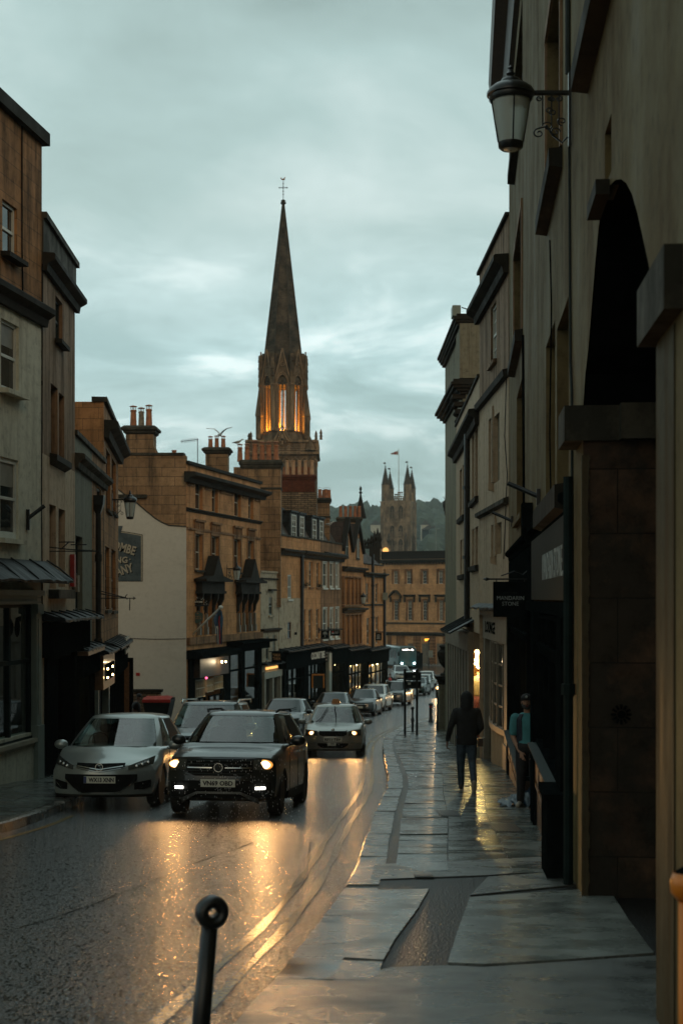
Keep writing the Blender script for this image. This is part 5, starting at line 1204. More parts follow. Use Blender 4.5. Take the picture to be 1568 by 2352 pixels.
# cables and downpipes on the big wall
pipe([f1.pt(H1(1309),7.5,.02),f1.pt(H1(1309),5.0,.02)],.03,label='short pale pipe above the near lamp bracket on the khaki wall',cat='pipe',mat='dkgrey')
pipe([f1.pt(H1(1310),4.3,.015),f1.pt(H1(1313),2.2,.015),f1.pt(H1(1316),1.9,.015),f1.pt(H1(1318),-.2,.015),f1.pt(H1(1319),-.9,.02)],.013,'cable','dkgrey',label='long thin cable down the khaki wall from the near lamp',cat='cable')
pipe([f1.pt(H1(1264),f1.at(1264,552)[1],.012),f1.pt(H1(1268),f1.at(1268,700)[1],.012),f1.pt(H1(1264),f1.at(1264,1000)[1],.012),f1.pt(H1(1270),f1.at(1270,1130)[1],.03)],.009,'cable','blackm',label='loose thin cable hanging below the tall upper window on the khaki wall',cat='cable')
pipe([f1.pt(H1(1203),f1.at(1203,770)[1],.02),f1.pt(H1(1205),f1.at(1205,1200)[1],.02)],.022,'cable','blackm',label='dark cable beside the narrow far windows of the khaki wall',cat='cable')
pipe([f1.pt(H1(1322),1.1,.07),f1.pt(H1(1322),-2.75,.07)],.045,mat='dkgreen',label='slim dark green downpipe between the tile shop and the archway',cat='downpipe')
# ---- tile shop front ----
zs = -.02; gz = lambda a: ground(f1.pt(a,0).y) + PAVE
aN,aF = shop1[0],shop1[1]
fb = MB(); aX = H1(1229); f1.box(fb,aN + .05,aX,zs,.80,.02,.06); fb.build('sign_board',M['dkgreen'],rW)
M['sign_ink'] = plain('pale_grey_lettering',(.30,.34,.33),.5)
mb = MB(); ax = -Vector((f1.t.x,f1.t.y,0)); text_into(mb,'MANDARIN STONE.',f1.pt((aN + H1(1256)) / 2 + .05,.37,.063),ax,(0,0,1),width=H1(1256) - aN - .25,height=.31,ext=.004); mb.build('shop_lettering',M['sign_ink'],rW)
mb = MB(); cornice(f1,mb,aN - .05,aF,1.0,.12,.2); f1.box(mb,aX + .1,aF,zs - .1,.78,.02,.04); f1.box(mb,aN,aF,zs - .16,zs - .02,.0,.07); mb.build('cornice',M['black'],rW)
for a_ in (aX + .35,):
 cb = MB(); f1.prof(cb,a_ - .10,a_ + .10,[(.0,.45),(.06,.5),(.09,.6),(.07,.75),(.13,.85),(.14,1.0),(.0,1.0)]); cb.build('console_bracket',M['black'],rW)
a1w,a2w = H1(1298),H1(1240)      # near window
a3w,a4w = H1(1213),H1(1174)      # far window
sf = MB()
for a_,b_,o0,o1 in ((aN,a1w,-.1,.10),(a2w,a2w + .75,-.3,.10),(a4w,aF,-.1,.08)): f1.box(sf,a_,b_,z1B,zs - .16,o0,o1)
f1.box(sf,H1(1222),a3w - .02,z1B,zs - .16,-.9,-.3)
sf.each('shopfront',M['black'],rW)
shop_window(f1,rW,a1w,a2w,gz(a1w) + .75,zs - .62,4,'black',rec=.06,bar=.05); shop_window(f1,rW,a1w,a2w,zs - .60,zs - .18,6,'black',rec=.06,bar=.035,name='fanlight')
shop_window(f1,rW,a3w,a4w,gz(a4w) + .95,zs - .62,3,'black',rec=.06,bar=.05); shop_window(f1,rW,a3w,a4w,zs - .60,zs - .18,7,'black',rec=.06,bar=.035,name='fanlight')
for a_,b_ in ((a1w,a2w),(a3w,a4w)):
 n = 5 if a_ == a1w else 6; rr = MB(); fr_ = MB(); top0,top1 = gz(a_) + (.74 if a_ == a1w else .9),gz(b_) + (.95 if a_ == a1w else .94)
 zt_ = gz(a_) + .74 if a_ == a1w else gz(b_) + .94
 f1.box(rr,a_,b_,z1B,zt_,-.06,.05); rr.build('stall_riser',M['wood_d'],rW)
 for k in range(n):
  x0_,x1_ = a_ + (b_ - a_) * (k + .06) / n,a_ + (b_ - a_) * (k + .94) / n
  for (p0,p1,q0,q1) in ((x0_,x1_,zt_ - .12,zt_ - .08),(x0_,x1_,zt_ - .55,zt_ - .50),(x0_,x0_ + .05,zt_ - .5,zt_ - .12),(x1_ - .05,x1_,zt_ - .5,zt_ - .12)): f1.box(fr_,p0,p1,q0,q1,.051,.075)
  f1.box(fr_,x0_ + .12,x1_ - .12,zt_ - .44,zt_ - .18,.051,.07)
 fr_.build('riser_panel',M['wood'],rW)
 sl = MB(); f1.prof(sl,a_ - .05,b_ + .05,[(-.06,zt_ - .02),(.16,zt_ - .02),(.17,zt_ + .02),(-.06,zt_ + .06)]); sl.build('sill',M['dkgreen'],rW)
room(f1,rW,aN + .1,aF - .1,z1B + .5,zs - .1,rec=.95,deep=4,mat='dkgreen')
dr = MB(); f1.box(dr,a2w + .76,H1(1222),gz(a2w) + .02,zs - .7,-.95,-.88); dr.build('door',M['dkgreen'],rW)
point(f1.pt(a3w + 2.5,-1.6,-.5),14,(1,.42,.12),.1); bulb(rW,f1.pt(a3w + 1.2,-1.35,-.9),.035)
pb = MB(); f1.box(pb,H1(1314),H1(1298),z1B,gz(aN) + .74,-.02,.24); f1.box(pb,H1(1314) - .02,H1(1298) + .02,gz(aN) + .74,gz(aN) + .80,-.02,.27); pb.build('plinth',M['black'],rW)
stk = MB(); cx = f1.pt(H1(1298) - .0,0,.12); y_ = f1.pt(H1(1314),0).y - .004
stk.box(cx.x - .0,cx.x + .09,y_ - .004,y_,gz(aN) + .42,gz(aN) + .60); stk.build('sticker',M['dkgrey'],rW)
# light fittings under the cornice: stub brackets
for u_,v_,lb in ((1240,1130,'angled black floodlight arm above the tile shop sign board'),(1178,1190,'angled black floodlight arm on the wall above the hanging tile shop sign')):
 a_,z_ = f1.at(u_,v_); mb = MB(); mb.tube([f1.pt(a_,z_ - .06,.02),f1.pt(a_ + .1,z_ + .05,.25),f1.pt(a_ + .15,z_ + .13,.42)],.035,6); f1.box(mb,a_ - .05,a_ + .05,z_ - .18,z_ + .04,.002,.05); mb.build('floodlight_arm',M['iron'],label=lb,cat='light arm')
mb = MB(); a_,z_ = f1.at(1222,1200); f1.box(mb,a_ - .25,a_ + .25,z_ - .28,z_ + .28,.01,.16); mb.build('alarm_box',M['black'],label='black box on the khaki wall beside the tile shop fascia',cat='alarm box')
# hanging sign
sx0,sx1,sy = PX(1132,22),PX(1211,22),22.0
hs = thing('hanging_sign',(PX(1216,22),sy,PZ(1330,22)),'square black hanging sign of the tile shop with white lettering','hanging sign')
mb = MB(); mb.box(sx0,sx1,sy - .02,sy + .02,PZ(1417,22),PZ(1336,22)); bd = mb.build('board',M['black'],hs)
mb = MB(); cx_ = (sx0 + sx1) / 2 - .0
text_into(mb,'MANDARIN',(PX(1171,22),sy - .022,PZ(1373.5,22)),(1,0,0),(0,0,1),width=PX(1202,22) - PX(1140,22),height=.062,ext=.003)
text_into(mb,'STONE',(PX(1171,22),sy - .022,PZ(1386.5,22)),(1,0,0),(0,0,1),width=PX(1190,22) - PX(1152,22),height=.062,ext=.003)
mb.build('lettering',M['sign_ink'],bd)
mb = MB(); text_into(mb,'EST · 1989',(PX(1171,22),sy - .022,PZ(1362,22)),(1,0,0),(0,0,1),width=PX(1187,22) - PX(1155,22),height=.022,ext=.003); mb.build('small_lettering',M['dkgrey'],bd)
mb = MB(); zb_ = PZ(1330,22); mb.tube([(PX(1113,22),sy,zb_),(PX(1222,22) + .1,sy,zb_)],.014,6); mb.lathe((0,0,0),[(.002,0),(.028,.05),(.02,.09),(.014,.1)],6)
Mx = Matrix.Translation((PX(1108,22),sy,zb_)) @ Matrix.Rotation(R(90),4,'Y')
for i in range(len(mb.v) - 24,len(mb.v)): mb.v[i] = Mx @ mb.v[i]
for x_ in (sx0 + .05,sx1 - .05): mb.tube([(x_,sy,zb_),(x_,sy,PZ(1336,22))],.008,5)
mb.tube([(PX(1150,22),sy,zb_ + .05),(PX(1180,22),sy,zb_ + .12),(PX(1200,22),sy,zb_ + .07),(PX(1222,22) + .06,sy,zb_ + .25)],.01,5); mb.build('bracket',M['iron'],hs)

# ---- house 2: pale, rust stained parapet, bow shop below ----
f2 = Fac((3.755,32.02),(3.68,38.0),-1); H2 = f2.hit
z2T = 8.62
w2 = [f2.win(1126,1139,700,832),f2.win(1121,1131,960,1113),f2.win(1134,1146,952,1107),f2.win(1127,1136,1205,1278),f2.win(1140,1151,1200,1272)]
zmid = f2.at(1133,895)[1]; sh2 = [.1,f2.L - .02,-5.2,f2.at(1140,1415)[1]]
rX = thing('town_house',f2.pt(3,-5.2),'right hand house, rust stained top storey above pale render and a bow fronted shop','house')
mb = MB(); wall_mesh(mb,f2,.02,f2.L,zmid,z2T,[w2[0]]); shell(mb,f2,.02,f2.L,zmid,z2T,8); mb.build('wall',M['render_orange'],rX)
mb = MB(); wall_mesh(mb,f2,.02,f2.L,-5.2,zmid - .001,w2[1:] + [sh2]); shell(mb,f2,.02,f2.L,-5.2,zmid - .001,8); mb.build('wall',M['render_pink'],rX,label='pale pinkish lower render')
flat_roof(f2,.2,f2.L - .2,z2T - .06,M['slate_dark'],rX,7.5)
sash(f2,rX,w2[0],frame='white',sillmat='render_orange',rec=.12,bars=(2,4))
for w in w2[1:]: sash(f2,rX,w,frame='greygreen',sill=False,rec=.16,surround=.0)
mb = MB()
for p_,q_ in ((w2[1],w2[2]),(w2[3],w2[4])):
 f2.prof(mb,p_[0] - .2,q_[1] + .2,[(.002,p_[2] - .22),(.14,p_[2] - .18),(.14,p_[2] - .03),(-.1,p_[2])])
 for x_ in (p_[0] - .1,(p_[1] + q_[0]) / 2,q_[1] + .1): f2.box(mb,x_ - .09,x_ + .09,p_[2],p_[3] + .1,.002,.04)
 f2.box(mb,p_[0] - .19,q_[1] + .19,p_[3] + .1,p_[3] + .22,.002,.04)
mb.build('surround',M['render_pink'],rX)
mb = MB(); z_ = f2.at(1125,640)[1]; cornice(f2,mb,0,f2.L + .15,7.75,.34,.42); f2.box(mb,0,f2.L,z2T,z2T + .08,-.3,.08); f2.prof(mb,0,f2.L + .05,[(.002,zmid - .12),(.12,zmid - .1),(.14,zmid + .05),(.002,zmid + .08)]); mb.build('cornice',M['soot'],rX)
z_ = f2.at(1135,1165)[1]; mb = MB(); f2.prof(mb,0,f2.L + .05,[(.002,z_ - .1),(.12,z_ - .06),(.12,z_ + .04),(.002,z_ + .08)]); mb.build('string_course',M['coping'],rX)
pipe([f2.pt(H2(1165),zmid + .1,.02),f2.pt(H2(1160),zmid - 1.4,.02),f2.pt(H2(1166),zmid - 2.3,.02),f2.pt(H2(1158),zmid - 4.2,.02)],.01,'cable','blackm',label='looping thin cable on the pale pinkish right hand house',cat='cable')
# bow shop
f2s = Fac((3.77,32.02),(3.82,38.0),-1)
fz = sh2[3]; sB0,sB1 = .1,f2s.L - .05
mb = MB(); f2s.box(mb,sB0,sB1,fz - .62,fz,.0,.06); f2s.box(mb,sB0,sB1,fz,fz + .12,-.02,.14); mb.build('fascia',M['cream_d'],rX)
canopy(f2,rX,0,f2s.L + .1,fz + .3,.24,.10,seed=33,ridges=False)
mb = MB(); ax = -Vector((f2s.t.x,f2s.t.y,0)); text_into(mb,'LOUNGE',f2s.pt(3.9,fz - .31,.063),ax,(0,0,1),width=2.6,height=.30,ext=.004,bold=.03); mb.build('shop_lettering',M['black'],rX)
gg = lambda a: ground(f2s.pt(a,0).y) + PAVE
pl = MB()
for a_,b_ in ((sB0,.75),(f2s.L - .45,f2s.L - .02)): f2s.box(pl,a_,b_,-5.2,fz - .62,-.1,.04); f2s.box(pl,a_ - .03,b_ + .03,-5.2,gg(a_) + .55,-.1,.07)
pl.each('pilaster',M['cream_d'],rX)
# bowed window: panes follow an arc
def bow(a,z,k=1.0): t = (a - .8) / (f2s.L - 1.3); return f2s.pt(a,z,-.12 + .16 * math.sin(math.pi * max(0,min(1,t))) * k)
zl,zh = gg(3) + .98,fz - .66; bw_ = MB(); ncol = 6
aa = [.8 + (f2s.L - 1.3) * i / 12 for i in range(13)]
for i in range(0,13,2): p = bow(aa[i],0); bw_.box(p.x - .03,p.x + .03,p.y - .03,p.y + .03,zl,zh)
for k in range(5):
 z_ = zl + (zh - zl) * k / 4; bw_.loft([[bow(a_,z_ - .02),bow(a_,z_ + .02),bow(a_,z_ + .02) + Vector((.05,0,0)),bow(a_,z_ - .02) + Vector((.05,0,0))] for a_ in aa])
wd_ = bw_.build('bow_window',M['cream_d'],rX); pm = MB(); pm.loft([[bow(a_,zl) + Vector((.03,0,0)),bow(a_,zh) + Vector((.03,0,0))] for a_ in aa],caps=False,closed=False); pm.build('pane',M['glass_up'],wd_)
rs = MB(); rs.loft([[bow(a_,-5.2),bow(a_,zl - .14)] for a_ in aa],caps=False,closed=False); rs.build('stall_riser',M['stone_grey'],rX)
rs = MB(); rs.loft([[bow(a_,zl - .14) + Vector((-.05,0,0)),bow(a_,zl) + Vector((-.05,0,0)),bow(a_,zl + .02) + Vector((.1,0,0)),bow(a_,zl - .14) + Vector((.1,0,0))] for a_ in aa]); rs.build('sill',M['cream_d'],rX)
room(f2,rX,sB0 + .1,sB1 - .1,-5.1,fz - .1,rec=.35,deep=2.5)

# ---- house 3: lower, with a lit shop lobby facing up the street ----
f3 = Fac((3.68,38.05),(3.96,49.2),-1); H3 = f3.hit
z3T = 5.92
w3 = [f3.win(1083,1088.5,1000,1150),f3.win(1090,1097,985,1145)] + [f3.win(1055,1060,1078,1190),f3.win(1062,1067,1066,1185)] + [f3.win(1083,1088.5,1215,1300),f3.win(1090.5,1097,1210,1298),f3.win(1056,1060.5,1240,1320),f3.win(1063,1068,1235,1318)]
zg3 = f3.at(1070,1440)[1]; zg3 = -.95
rY = thing('town_house',f3.pt(5,-6),'lower right hand house with narrow stone framed windows and the glowing shop lobby','house')
for w in w3: w[2] = max(w[2],zg3 + .15)
mb = MB(); wall_mesh(mb,f3,.0,f3.L,zg3,z3T,w3); shell(mb,f3,.0,f3.L,zg3,z3T,8); mb.poly([f3.pt(0,zg3),f3.pt(f3.L,zg3),f3.pt(f3.L,zg3) + Vector((8,0,0)),f3.pt(0,zg3) + Vector((8,0,0))]); mb.build('wall',M['render_pink'],rY)
flat_roof(f3,.2,f3.L - .2,z3T - .05,M['slate_dark'],rY,7.5)
for w in w3: sash(f3,rY,w,frame='cream_d',sill=False,rec=.16,fw=.05)
mb = MB(); cornice(f3,mb,0,f3.L + .1,f3.at(1075,985)[1],.3,.4); f3.box(mb,0,f3.L,z3T,z3T + .08,-.3,.06)
for i in (0,2,4,6): f3.prof(mb,w3[i+1][0] - .2,w3[i][1] + .2,[(.002,w3[i][2] - .18),(.1,w3[i][2] - .15),(.1,w3[i][2] - .02),(-.08,w3[i][2])])
mb.build('cornice',M['soot'],rY)
pipe([f3.pt(H3(1078),f3.at(1078,960)[1],.08),f3.pt(H3(1078),zg3 + .1,.08)],.09,label='black downpipe on the lower right hand house',cat='downpipe')
# shop: boards along the street from 40.5 m on, lobby with lit window facing the camera
gy = ground(42) + PAVE
mb = MB(); mb.box(3.66,3.74,40.4,49.2,-6.2,zg3 - .02)
for k in range(9): y_ = 40.6 + k * 1.0; mb.box(3.62,3.66,y_,y_ + .12,-6.2,-1.55)
mb.box(3.58,3.66,40.4,49.2,-1.5,zg3 - .05); mb.build('shopfront',M['cream_d'],rY)
lz0,lz1 = PZ(1705,40.5),PZ(1492,40.5)
lb = MB(); lb.box(3.75,4.9,40.42,40.5,lz1,zg3 - .02); lb.box(3.75,4.9,40.42,40.5,-6.2,lz0); lb.box(3.60,3.66,40.36,40.46,-6.2,zg3); lb.box(4.05,4.12,40.40,40.49,lz0,lz1); lb.build('lobby_frame',M['cream_d'],rY)
lr = MB(); q = lambda x,y,z: (x,y,z)
lr.poly([(3.76,42.6,lz0),(5.2,42.6,lz0),(5.2,42.6,lz1),(3.76,42.6,lz1)]); lr.poly([(3.76,40.5,lz0),(3.76,42.6,lz0),(3.76,42.6,lz1),(3.76,40.5,lz1)]); lr.poly([(3.76,40.5,lz1),(5.2,40.5,lz1),(5.2,42.6,lz1),(3.76,42.6,lz1)]); lr.poly([(3.76,40.5,lz0+.0),(5.2,40.5,lz0),(5.2,42.6,lz0),(3.76,42.6,lz0)]); lr.poly([(5.2,40.5,lz0),(5.2,42.6,lz0),(5.2,42.6,lz1),(5.2,40.5,lz1)])
M['shopwall'] = plain('ochre_shop_wall',(.60,.33,.10),.7,var=.15); lr.build('interior',M['shopwall'],rY)
pn_ = MB(); pn_.poly([(3.76,40.47,lz0),(5.2,40.47,lz0),(5.2,40.47,lz1),(3.76,40.47,lz1)]); pn_.build('pane',M['glass_shop'],rY)
for i,(u,v,r_) in enumerate(((1093,1497,.045),(1097,1499,.05),(1094,1507,.02),(1093,1516,.055),(1092,1524,.05),(1094,1532,.02),(1098,1534,.03))):
 c = Vector((PX(u,41.2),41.2,PZ(v,41.2))); mb = MB(); mb.ell(c,r_,r_,r_,10,8); mb.tube([c,(c.x,c.y,lz1)],.006,4); mb.build('bulb',M['e_bulb'],rY)
point((PX(1092,41),40.95,PZ(1520,41)),130,(1,.58,.2),.08); point((PX(1096,41),41.2,PZ(1500,41)),35,(1,.58,.2),.08)
# dressed mannequin in the window
mn = thing('mannequin',(PX(1098,41.4),41.4,lz0),'dress form with a cream jacket and long plum skirt in the glowing shop window','mannequin')
mx_ = PX(1098,41.4)
mb = MB(); mb.lathe((mx_,41.4,PZ(1592,41.4)),[(.16,-.2),(.15,0),(.20,.28),(.21,.42),(.10,.50),(.05,.52),(.045,.62)],14,sy=.6); mb.build('jacket',M['cream'],mn,smooth=True)
M['plum'] = plain('plum_fabric',(.12,.035,.06),.85,var=.5,scale=30); mb = MB(); mb.lathe((mx_,41.4,lz0),[(.30,0),(.26,.6),(.19,1.0),(.155,1.25)],16,sy=.7); mb.build('skirt',M['plum'],mn,smooth=True)
nz = PZ(1552,41.1); nn = thing('neon_sign',(PX(1099,41.05),41.05,nz),'small pink neon sign glowing in the shop window','neon sign'); mb = MB()
for k in range(3): mb.tube([(PX(1093,41),41.05,nz - .06 * k),(PX(1108,41),41.05,nz - .06 * k + .01)],.012,6)
mb.build('tube',M['e_pink'],nn)
# leaning lead roof of the lobby
cn = MB()
for k in range(4):
 y_ = 40.2 + k * .9; cn.hexa([(3.05 ,y_,-1.02),(3.8,y_,-.62),(3.8,y_ + .8,-.62),(3.05,y_ + .8,-1.02),(3.05,y_,-.97),(3.8,y_,-.57),(3.8,y_ + .8,-.57),(3.05,y_ + .8,-.97)])
 cn.tube([(3.03,y_ + .85,-.97),(3.8,y_ + .85,-.55)],.035,6)
cn.build('lead_roof',M['lead'],rY)
stp = MB(); stp.box(3.72,4.6,38.6,40.4,gy - .5,gy + .22); stp.box(3.9,4.7,39.2,40.4,gy - .5,gy + .40); stp.build('doorstep',M['stone_grey'],rY)
mb = MB(); mb.lathe((3.80,38.35,gy - .1),[(.17,0),(.16,.55),(.12,.66),(.02,.7)],12); mb.build('guard_stone',M['stone_grey'],rX)

# ---- classical house 4, seen end on above the others ----
d5 = 52.0
rZ = thing('classical_house',(6,53,-6),'tall classical stone building with deep stacked cornices seen in profile on the right','building')
xw = 4.22
mb = MB(); mb.box(xw,13,49.6,58.0,-6.5,PZ(745,49.6)); mb.box(xw - .12,xw + 1.1,49.4,51.0,PZ(870,49.6),PZ(745,49.6)); mb.build('wall',M['stone_grey'],rZ)
def edge_cornice(z0,z1,steps):
 m = MB(); n = len(steps)
 for i,o in enumerate(steps):
  za,zb_ = z0 + (z1 - z0) * i / n,z0 + (z1 - z0) * (i + 1) / n; m.box(xw - o,12.9,49.58 - o * .6,58.02 + o * .2,za + .001,zb_)
 return m
m_ = edge_cornice(PZ(755,49.6),PZ(722,49.6),[.12,.2,.26,.32,.22]); m_.build('cornice',M['soot'],rZ)
m_ = edge_cornice(PZ(905,49.6),PZ(872,49.6),[.10,.22,.34,.42,.34]); m_.build('cornice',M['soot'],rZ)
cs = MB()
for k in range(7):
 z_ = PZ(905,49.6) - k * .26; o = .36 - k * .05; cs.box(xw - o,xw + .1,49.6 - .02 + (k % 2) * .02,50.0,z_ - .16,z_); cs.ell((xw - o + .05,49.8,z_ - .16),.12,.14,.1,8,6)
cs.build('console',M['soot'],rZ)
bx = MB(); bx.box(PX(1042,49.6),PX(1061,49.6),50.2,50.9,PZ(722,50) + .002,PZ(698,50)); bx.build('chimney',M['greygreen'],rZ)
bx = MB(); bx.tube([(PX(1061,50),50.3,PZ(702,50)),(PX(1104,50),50.3,PZ(716,50))],.02,5); bx.build('stay_rod',M['iron'],rZ)
# far oriel corner that shows below it
oc = thing('oriel_corner',(4.6,60,0),'dark weedy stone bracket corner projecting from the right hand buildings against the wooded hill','stone bracket')
mb = MB(); d6 = 60; xr = PX(1046,d6)
for v0,v1,ul in ((1148,1160,1021),(1160,1163,1022),(1163,1170,1023),(1170,1180,1025),(1180,1190,1028),(1190,1200,1029),(1200,1208,1030),(1208,1216,1034),(1216,1226,1038),(1226,1250,1042)):
 mb.box(PX(ul,d6),xr + .6,d6,d6 + 1.2,PZ(v1,d6),PZ(v0,d6) - .001)
mb.build('bracket',M['soot'],oc)
mb = MB(); rnd = random.Random(8)
for k in range(60):
 x_ = rnd.uniform(PX(1022,d6),PX(1045,d6)); p = Vector((x_,d6 + rnd.uniform(0,.4),PZ(1148,d6))); q_ = p + Vector((rnd.gauss(0,.08),0,rnd.uniform(.08,.32))); mb.add([p + Vector((-.008,0,0)),p + Vector((.008,0,0)),q_],[(0,1,2)])
mb.build('weeds',M['leaf'],oc)

# ---- gate pier with urn and balustrade ----
gp_ = thing('gate_pier',(PX(1026,58),58,ground(58)),'weathered stone gate pier standing at the pavement with a carved urn on top','gate pier')
gx,gy_ = PX(1027,58),58.4; gb = ground(58) + PAVE; ztp = PZ(1553,58)
mb = MB(); mb.box(gx - .33,gx + .33,gy_ - .33,gy_ + .33,gb - .1,ztp - .35); mb.box(gx - .40,gx + .40,gy_ - .40,gy_ + .40,gb - .1,gb + .35); mb.build('shaft',M['stone_grey'],gp_)
mb = MB(); mb.loft([[Vector((gx + s*w_,gy_ + t*w_,z_)) for s,t in ((-1,-1),(1,-1),(1,1),(-1,1))] for z_,w_ in ((ztp - .35,.34),(ztp - .22,.37),(ztp - .12,.47),(ztp - .03,.50),(ztp,.50))]); mb.build('cap',M['soot'],gp_)
ur = thing('urn',(gx,gy_,ztp),'dark fluted stone urn with gadrooned bowl standing on the gate pier','urn')
mb = MB(); n = 24; prof = [(.30,0),(.30,.08),(.16,.14),(.12,.24),(.10,.30),(.17,.36),(.33,.55),(.42,.85),(.41,1.0),(.30,1.12),(.30,1.18),(.36,1.22),(.33,1.28),(.12,1.34)]
mb.loft([[Vector((gx + r_*.9*(1 + (.05 if k % 2 and .3 < z < 1.05 else 0))*math.cos(k*2*math.pi/n),gy_ + r_*.9*(1 + (.05 if k % 2 and .3 < z < 1.05 else 0))*math.sin(k*2*math.pi/n),ztp + z * .97)) for k in range(n)] for r_,z in prof]); mb.build('bowl',M['soot'],ur)
bl = thing('balustrade',(gx + 1.4,58.6,gb),'curved stone balustrade with swollen balusters running from the gate pier to the right','balustrade')
mb = MB(); pts = [(gx + .35 + k*.28,58.2 - .15 * math.sin(k * .5)) for k in range(9)]
mb.loft([[Vector((x_,y_ - .18,gb + .92)),Vector((x_,y_ + .18,gb + .92)),Vector((x_,y_ + .14,gb + 1.06)),Vector((x_,y_ - .14,gb + 1.06))] for x_,y_ in pts]); mb.loft([[Vector((x_,y_ - .2,gb - .1)),Vector((x_,y_ + .2,gb - .1)),Vector((x_,y_ + .18,gb + .3)),Vector((x_,y_ - .18,gb + .3))] for x_,y_ in pts]); mb.build('rail',M['stone_grey'],bl)
for x_,y_ in pts[:-1]:
 mb = MB(); mb.lathe((x_ + .1,y_,gb + .3),[(.09,0),(.06,.05),(.11,.18),(.10,.26),(.045,.45),(.06,.56),(.09,.62)],10); mb.build('baluster',M['stone_grey'],bl,smooth=True)
mb = MB(); mb.tube([(gx - .42,57.9,gb - .02),(gx - .40,57.95,gb + 1.35)],.035,8); mb.build('guard_post',M['iron'],label='thin dark post against the street side of the gate pier',cat='post')
# ================= far buildings =================
# the office building that closes the street
fO = Fac((PX(878,203),203),(PX(1075,196.5),196.5),1); HO = fO.hit
zO = fO.at(960,1268)[1]; zOb = -9.6
wo = []
for us,v0,v1 in ((((877,881.5),(903,913),(932.5,943.5),(969,979.5),(1006,1016.5),(1042,1052)),1311,1341),(((903.5,913.5),(935.5,945.5),(970,980),(1007,1016.8),(1042,1052)),1379.5,1425)):
 ws = [fO.win(u0,u1,v0,v1) for u0,u1 in us]; za,zb_ = [sum(w[i] for w in ws) / len(ws) for i in (2,3)]
 for w in ws: w[2],w[3] = za,zb_
 wo.append(ws)
doors = [fO.win(u0,u1,1478,1528) for u0,u1 in ((936,949),(968,982),(1002,1016))]
for w in doors: w[2] = zOb + .3
rO = thing('office_building',fO.pt(5,zOb),'broad ochre classical stone office building closing the far end of the street','building')
mb = MB(); wall_mesh(mb,fO,-.2,fO.L,zOb,zO,wo[0] + wo[1] + doors,depth=.3); A_,B_ = fO.pt(-.2,zOb),fO.pt(fO.L,zOb); up_ = Vector((0,0,zO - zOb)); bk = Vector((0,14,0))
mb.poly([A_,A_ + bk,A_ + bk + up_,A_ + up_]); mb.poly([B_,B_ + up_,B_ + bk + up_,B_ + bk]); mb.poly([A_ + bk,B_ + bk,B_ + bk + up_,A_ + bk + up_]); mb.build('wall',M['stone_po'],rO)
mb = MB(); mb.prism([A_ + up_ - Vector((0,0,.3)),B_ + up_ - Vector((0,0,.3)),B_ + bk + up_ - Vector((0,0,.3)),A_ + bk + up_ - Vector((0,0,.3))],(0,0,-.2)); mb.build('roof',M['slate_dark'],rO)
mb = MB(); zc = fO.at(960,1287)[1]; cornice(fO,mb,-.4,fO.L + .2,zc + .15,.7,.5); n = int(fO.L / .45)
for k in range(n): a_ = fO.L * (k + .5) / n; fO.box(mb,a_ - .1,a_ + .1,zc - .55,zc - .3,.003,.25)
mb.build('cornice',M['coping'],rO)
mb = MB(); fO.box(mb,-.2,fO.L,zO,zO + .15,-.4,.1); fO.box(mb,-.2,fO.L,zc + .2,zO,.003,.03); mb.build('parapet',M['soot'],rO)
mb = MB(); z1_ = fO.at(960,1452)[1]; cornice(fO,mb,-.2,fO.L + .2,z1_,.5,.5); z2_ = fO.at(960,1431)[1]; fO.box(mb,-.2,fO.L,z2_ - .12,z2_ + .08,.003,.14); mb.build('string_course',M['coping'],rO)
for w in wo[0]: sash(fO,rO,w,frame='white',sill=False,rec=.25,bars=(3,4),fw=.07,surround=.28,surmat='stone_brown')
for i,w in enumerate(wo[1]):
 fr = sash(fO,rO,w,frame='white',sill=False,rec=.25,bars=(3,6),fw=.07,surround=.24,surmat='stone_brown'); hd = MB()
 if i == 0:
  hd.loft([[fO.pt(w[0]-.6,w[3]+.4,.01),fO.pt(w[0]-.6,w[3]+.4,.5),fO.pt(w[0]-.6,w[3]+.7,.5),fO.pt(w[0]-.6,w[3]+.7,.01)]] + [[fO.pt(w[0]-.6 + (w[1]-w[0]+1.2)*k/12,w[3]+.4+.8*math.sin(math.pi*k/12),.01),fO.pt(w[0]-.6 + (w[1]-w[0]+1.2)*k/12,w[3]+.4+.8*math.sin(math.pi*k/12),.5),fO.pt(w[0]-.6 + (w[1]-w[0]+1.2)*k/12,w[3]+.7+.8*math.sin(math.pi*k/12),.5),fO.pt(w[0]-.6 + (w[1]-w[0]+1.2)*k/12,w[3]+.7+.8*math.sin(math.pi*k/12),.01)] for k in range(1,13)])
 else: cornice(fO,hd,w[0] - .55,w[1] + .55,w[3] + .85,.45,.3)
 for x_ in (w[0] - .4,w[1] + .4): fO.box(hd,x_ - .1,x_ + .1,w[3] - .2,w[3] + .5,.01,.25)
 hd.build('window_hood',M['coping'],fr)
for u_ in (957,992,1026): 
 a_ = HO(u_); mb = MB()
 for k in range(10): z_ = zOb + (z1_ - .5 - zOb) * k / 10; fO.box(mb,a_ - .55,a_ + .55,z_ + .03,z_ + (z1_ - .5 - zOb) / 10 - .03,.003,.16)
 mb.build('pilaster',M['stone_brown'],rO)
for u_ in (895,915,925):
 a_ = HO(u_); mb = MB(); fO.box(mb,a_ - .3,a_ + .3,zOb,z1_ - .5,.003,.12); mb.build('pilaster',M['stone_brown'],rO)
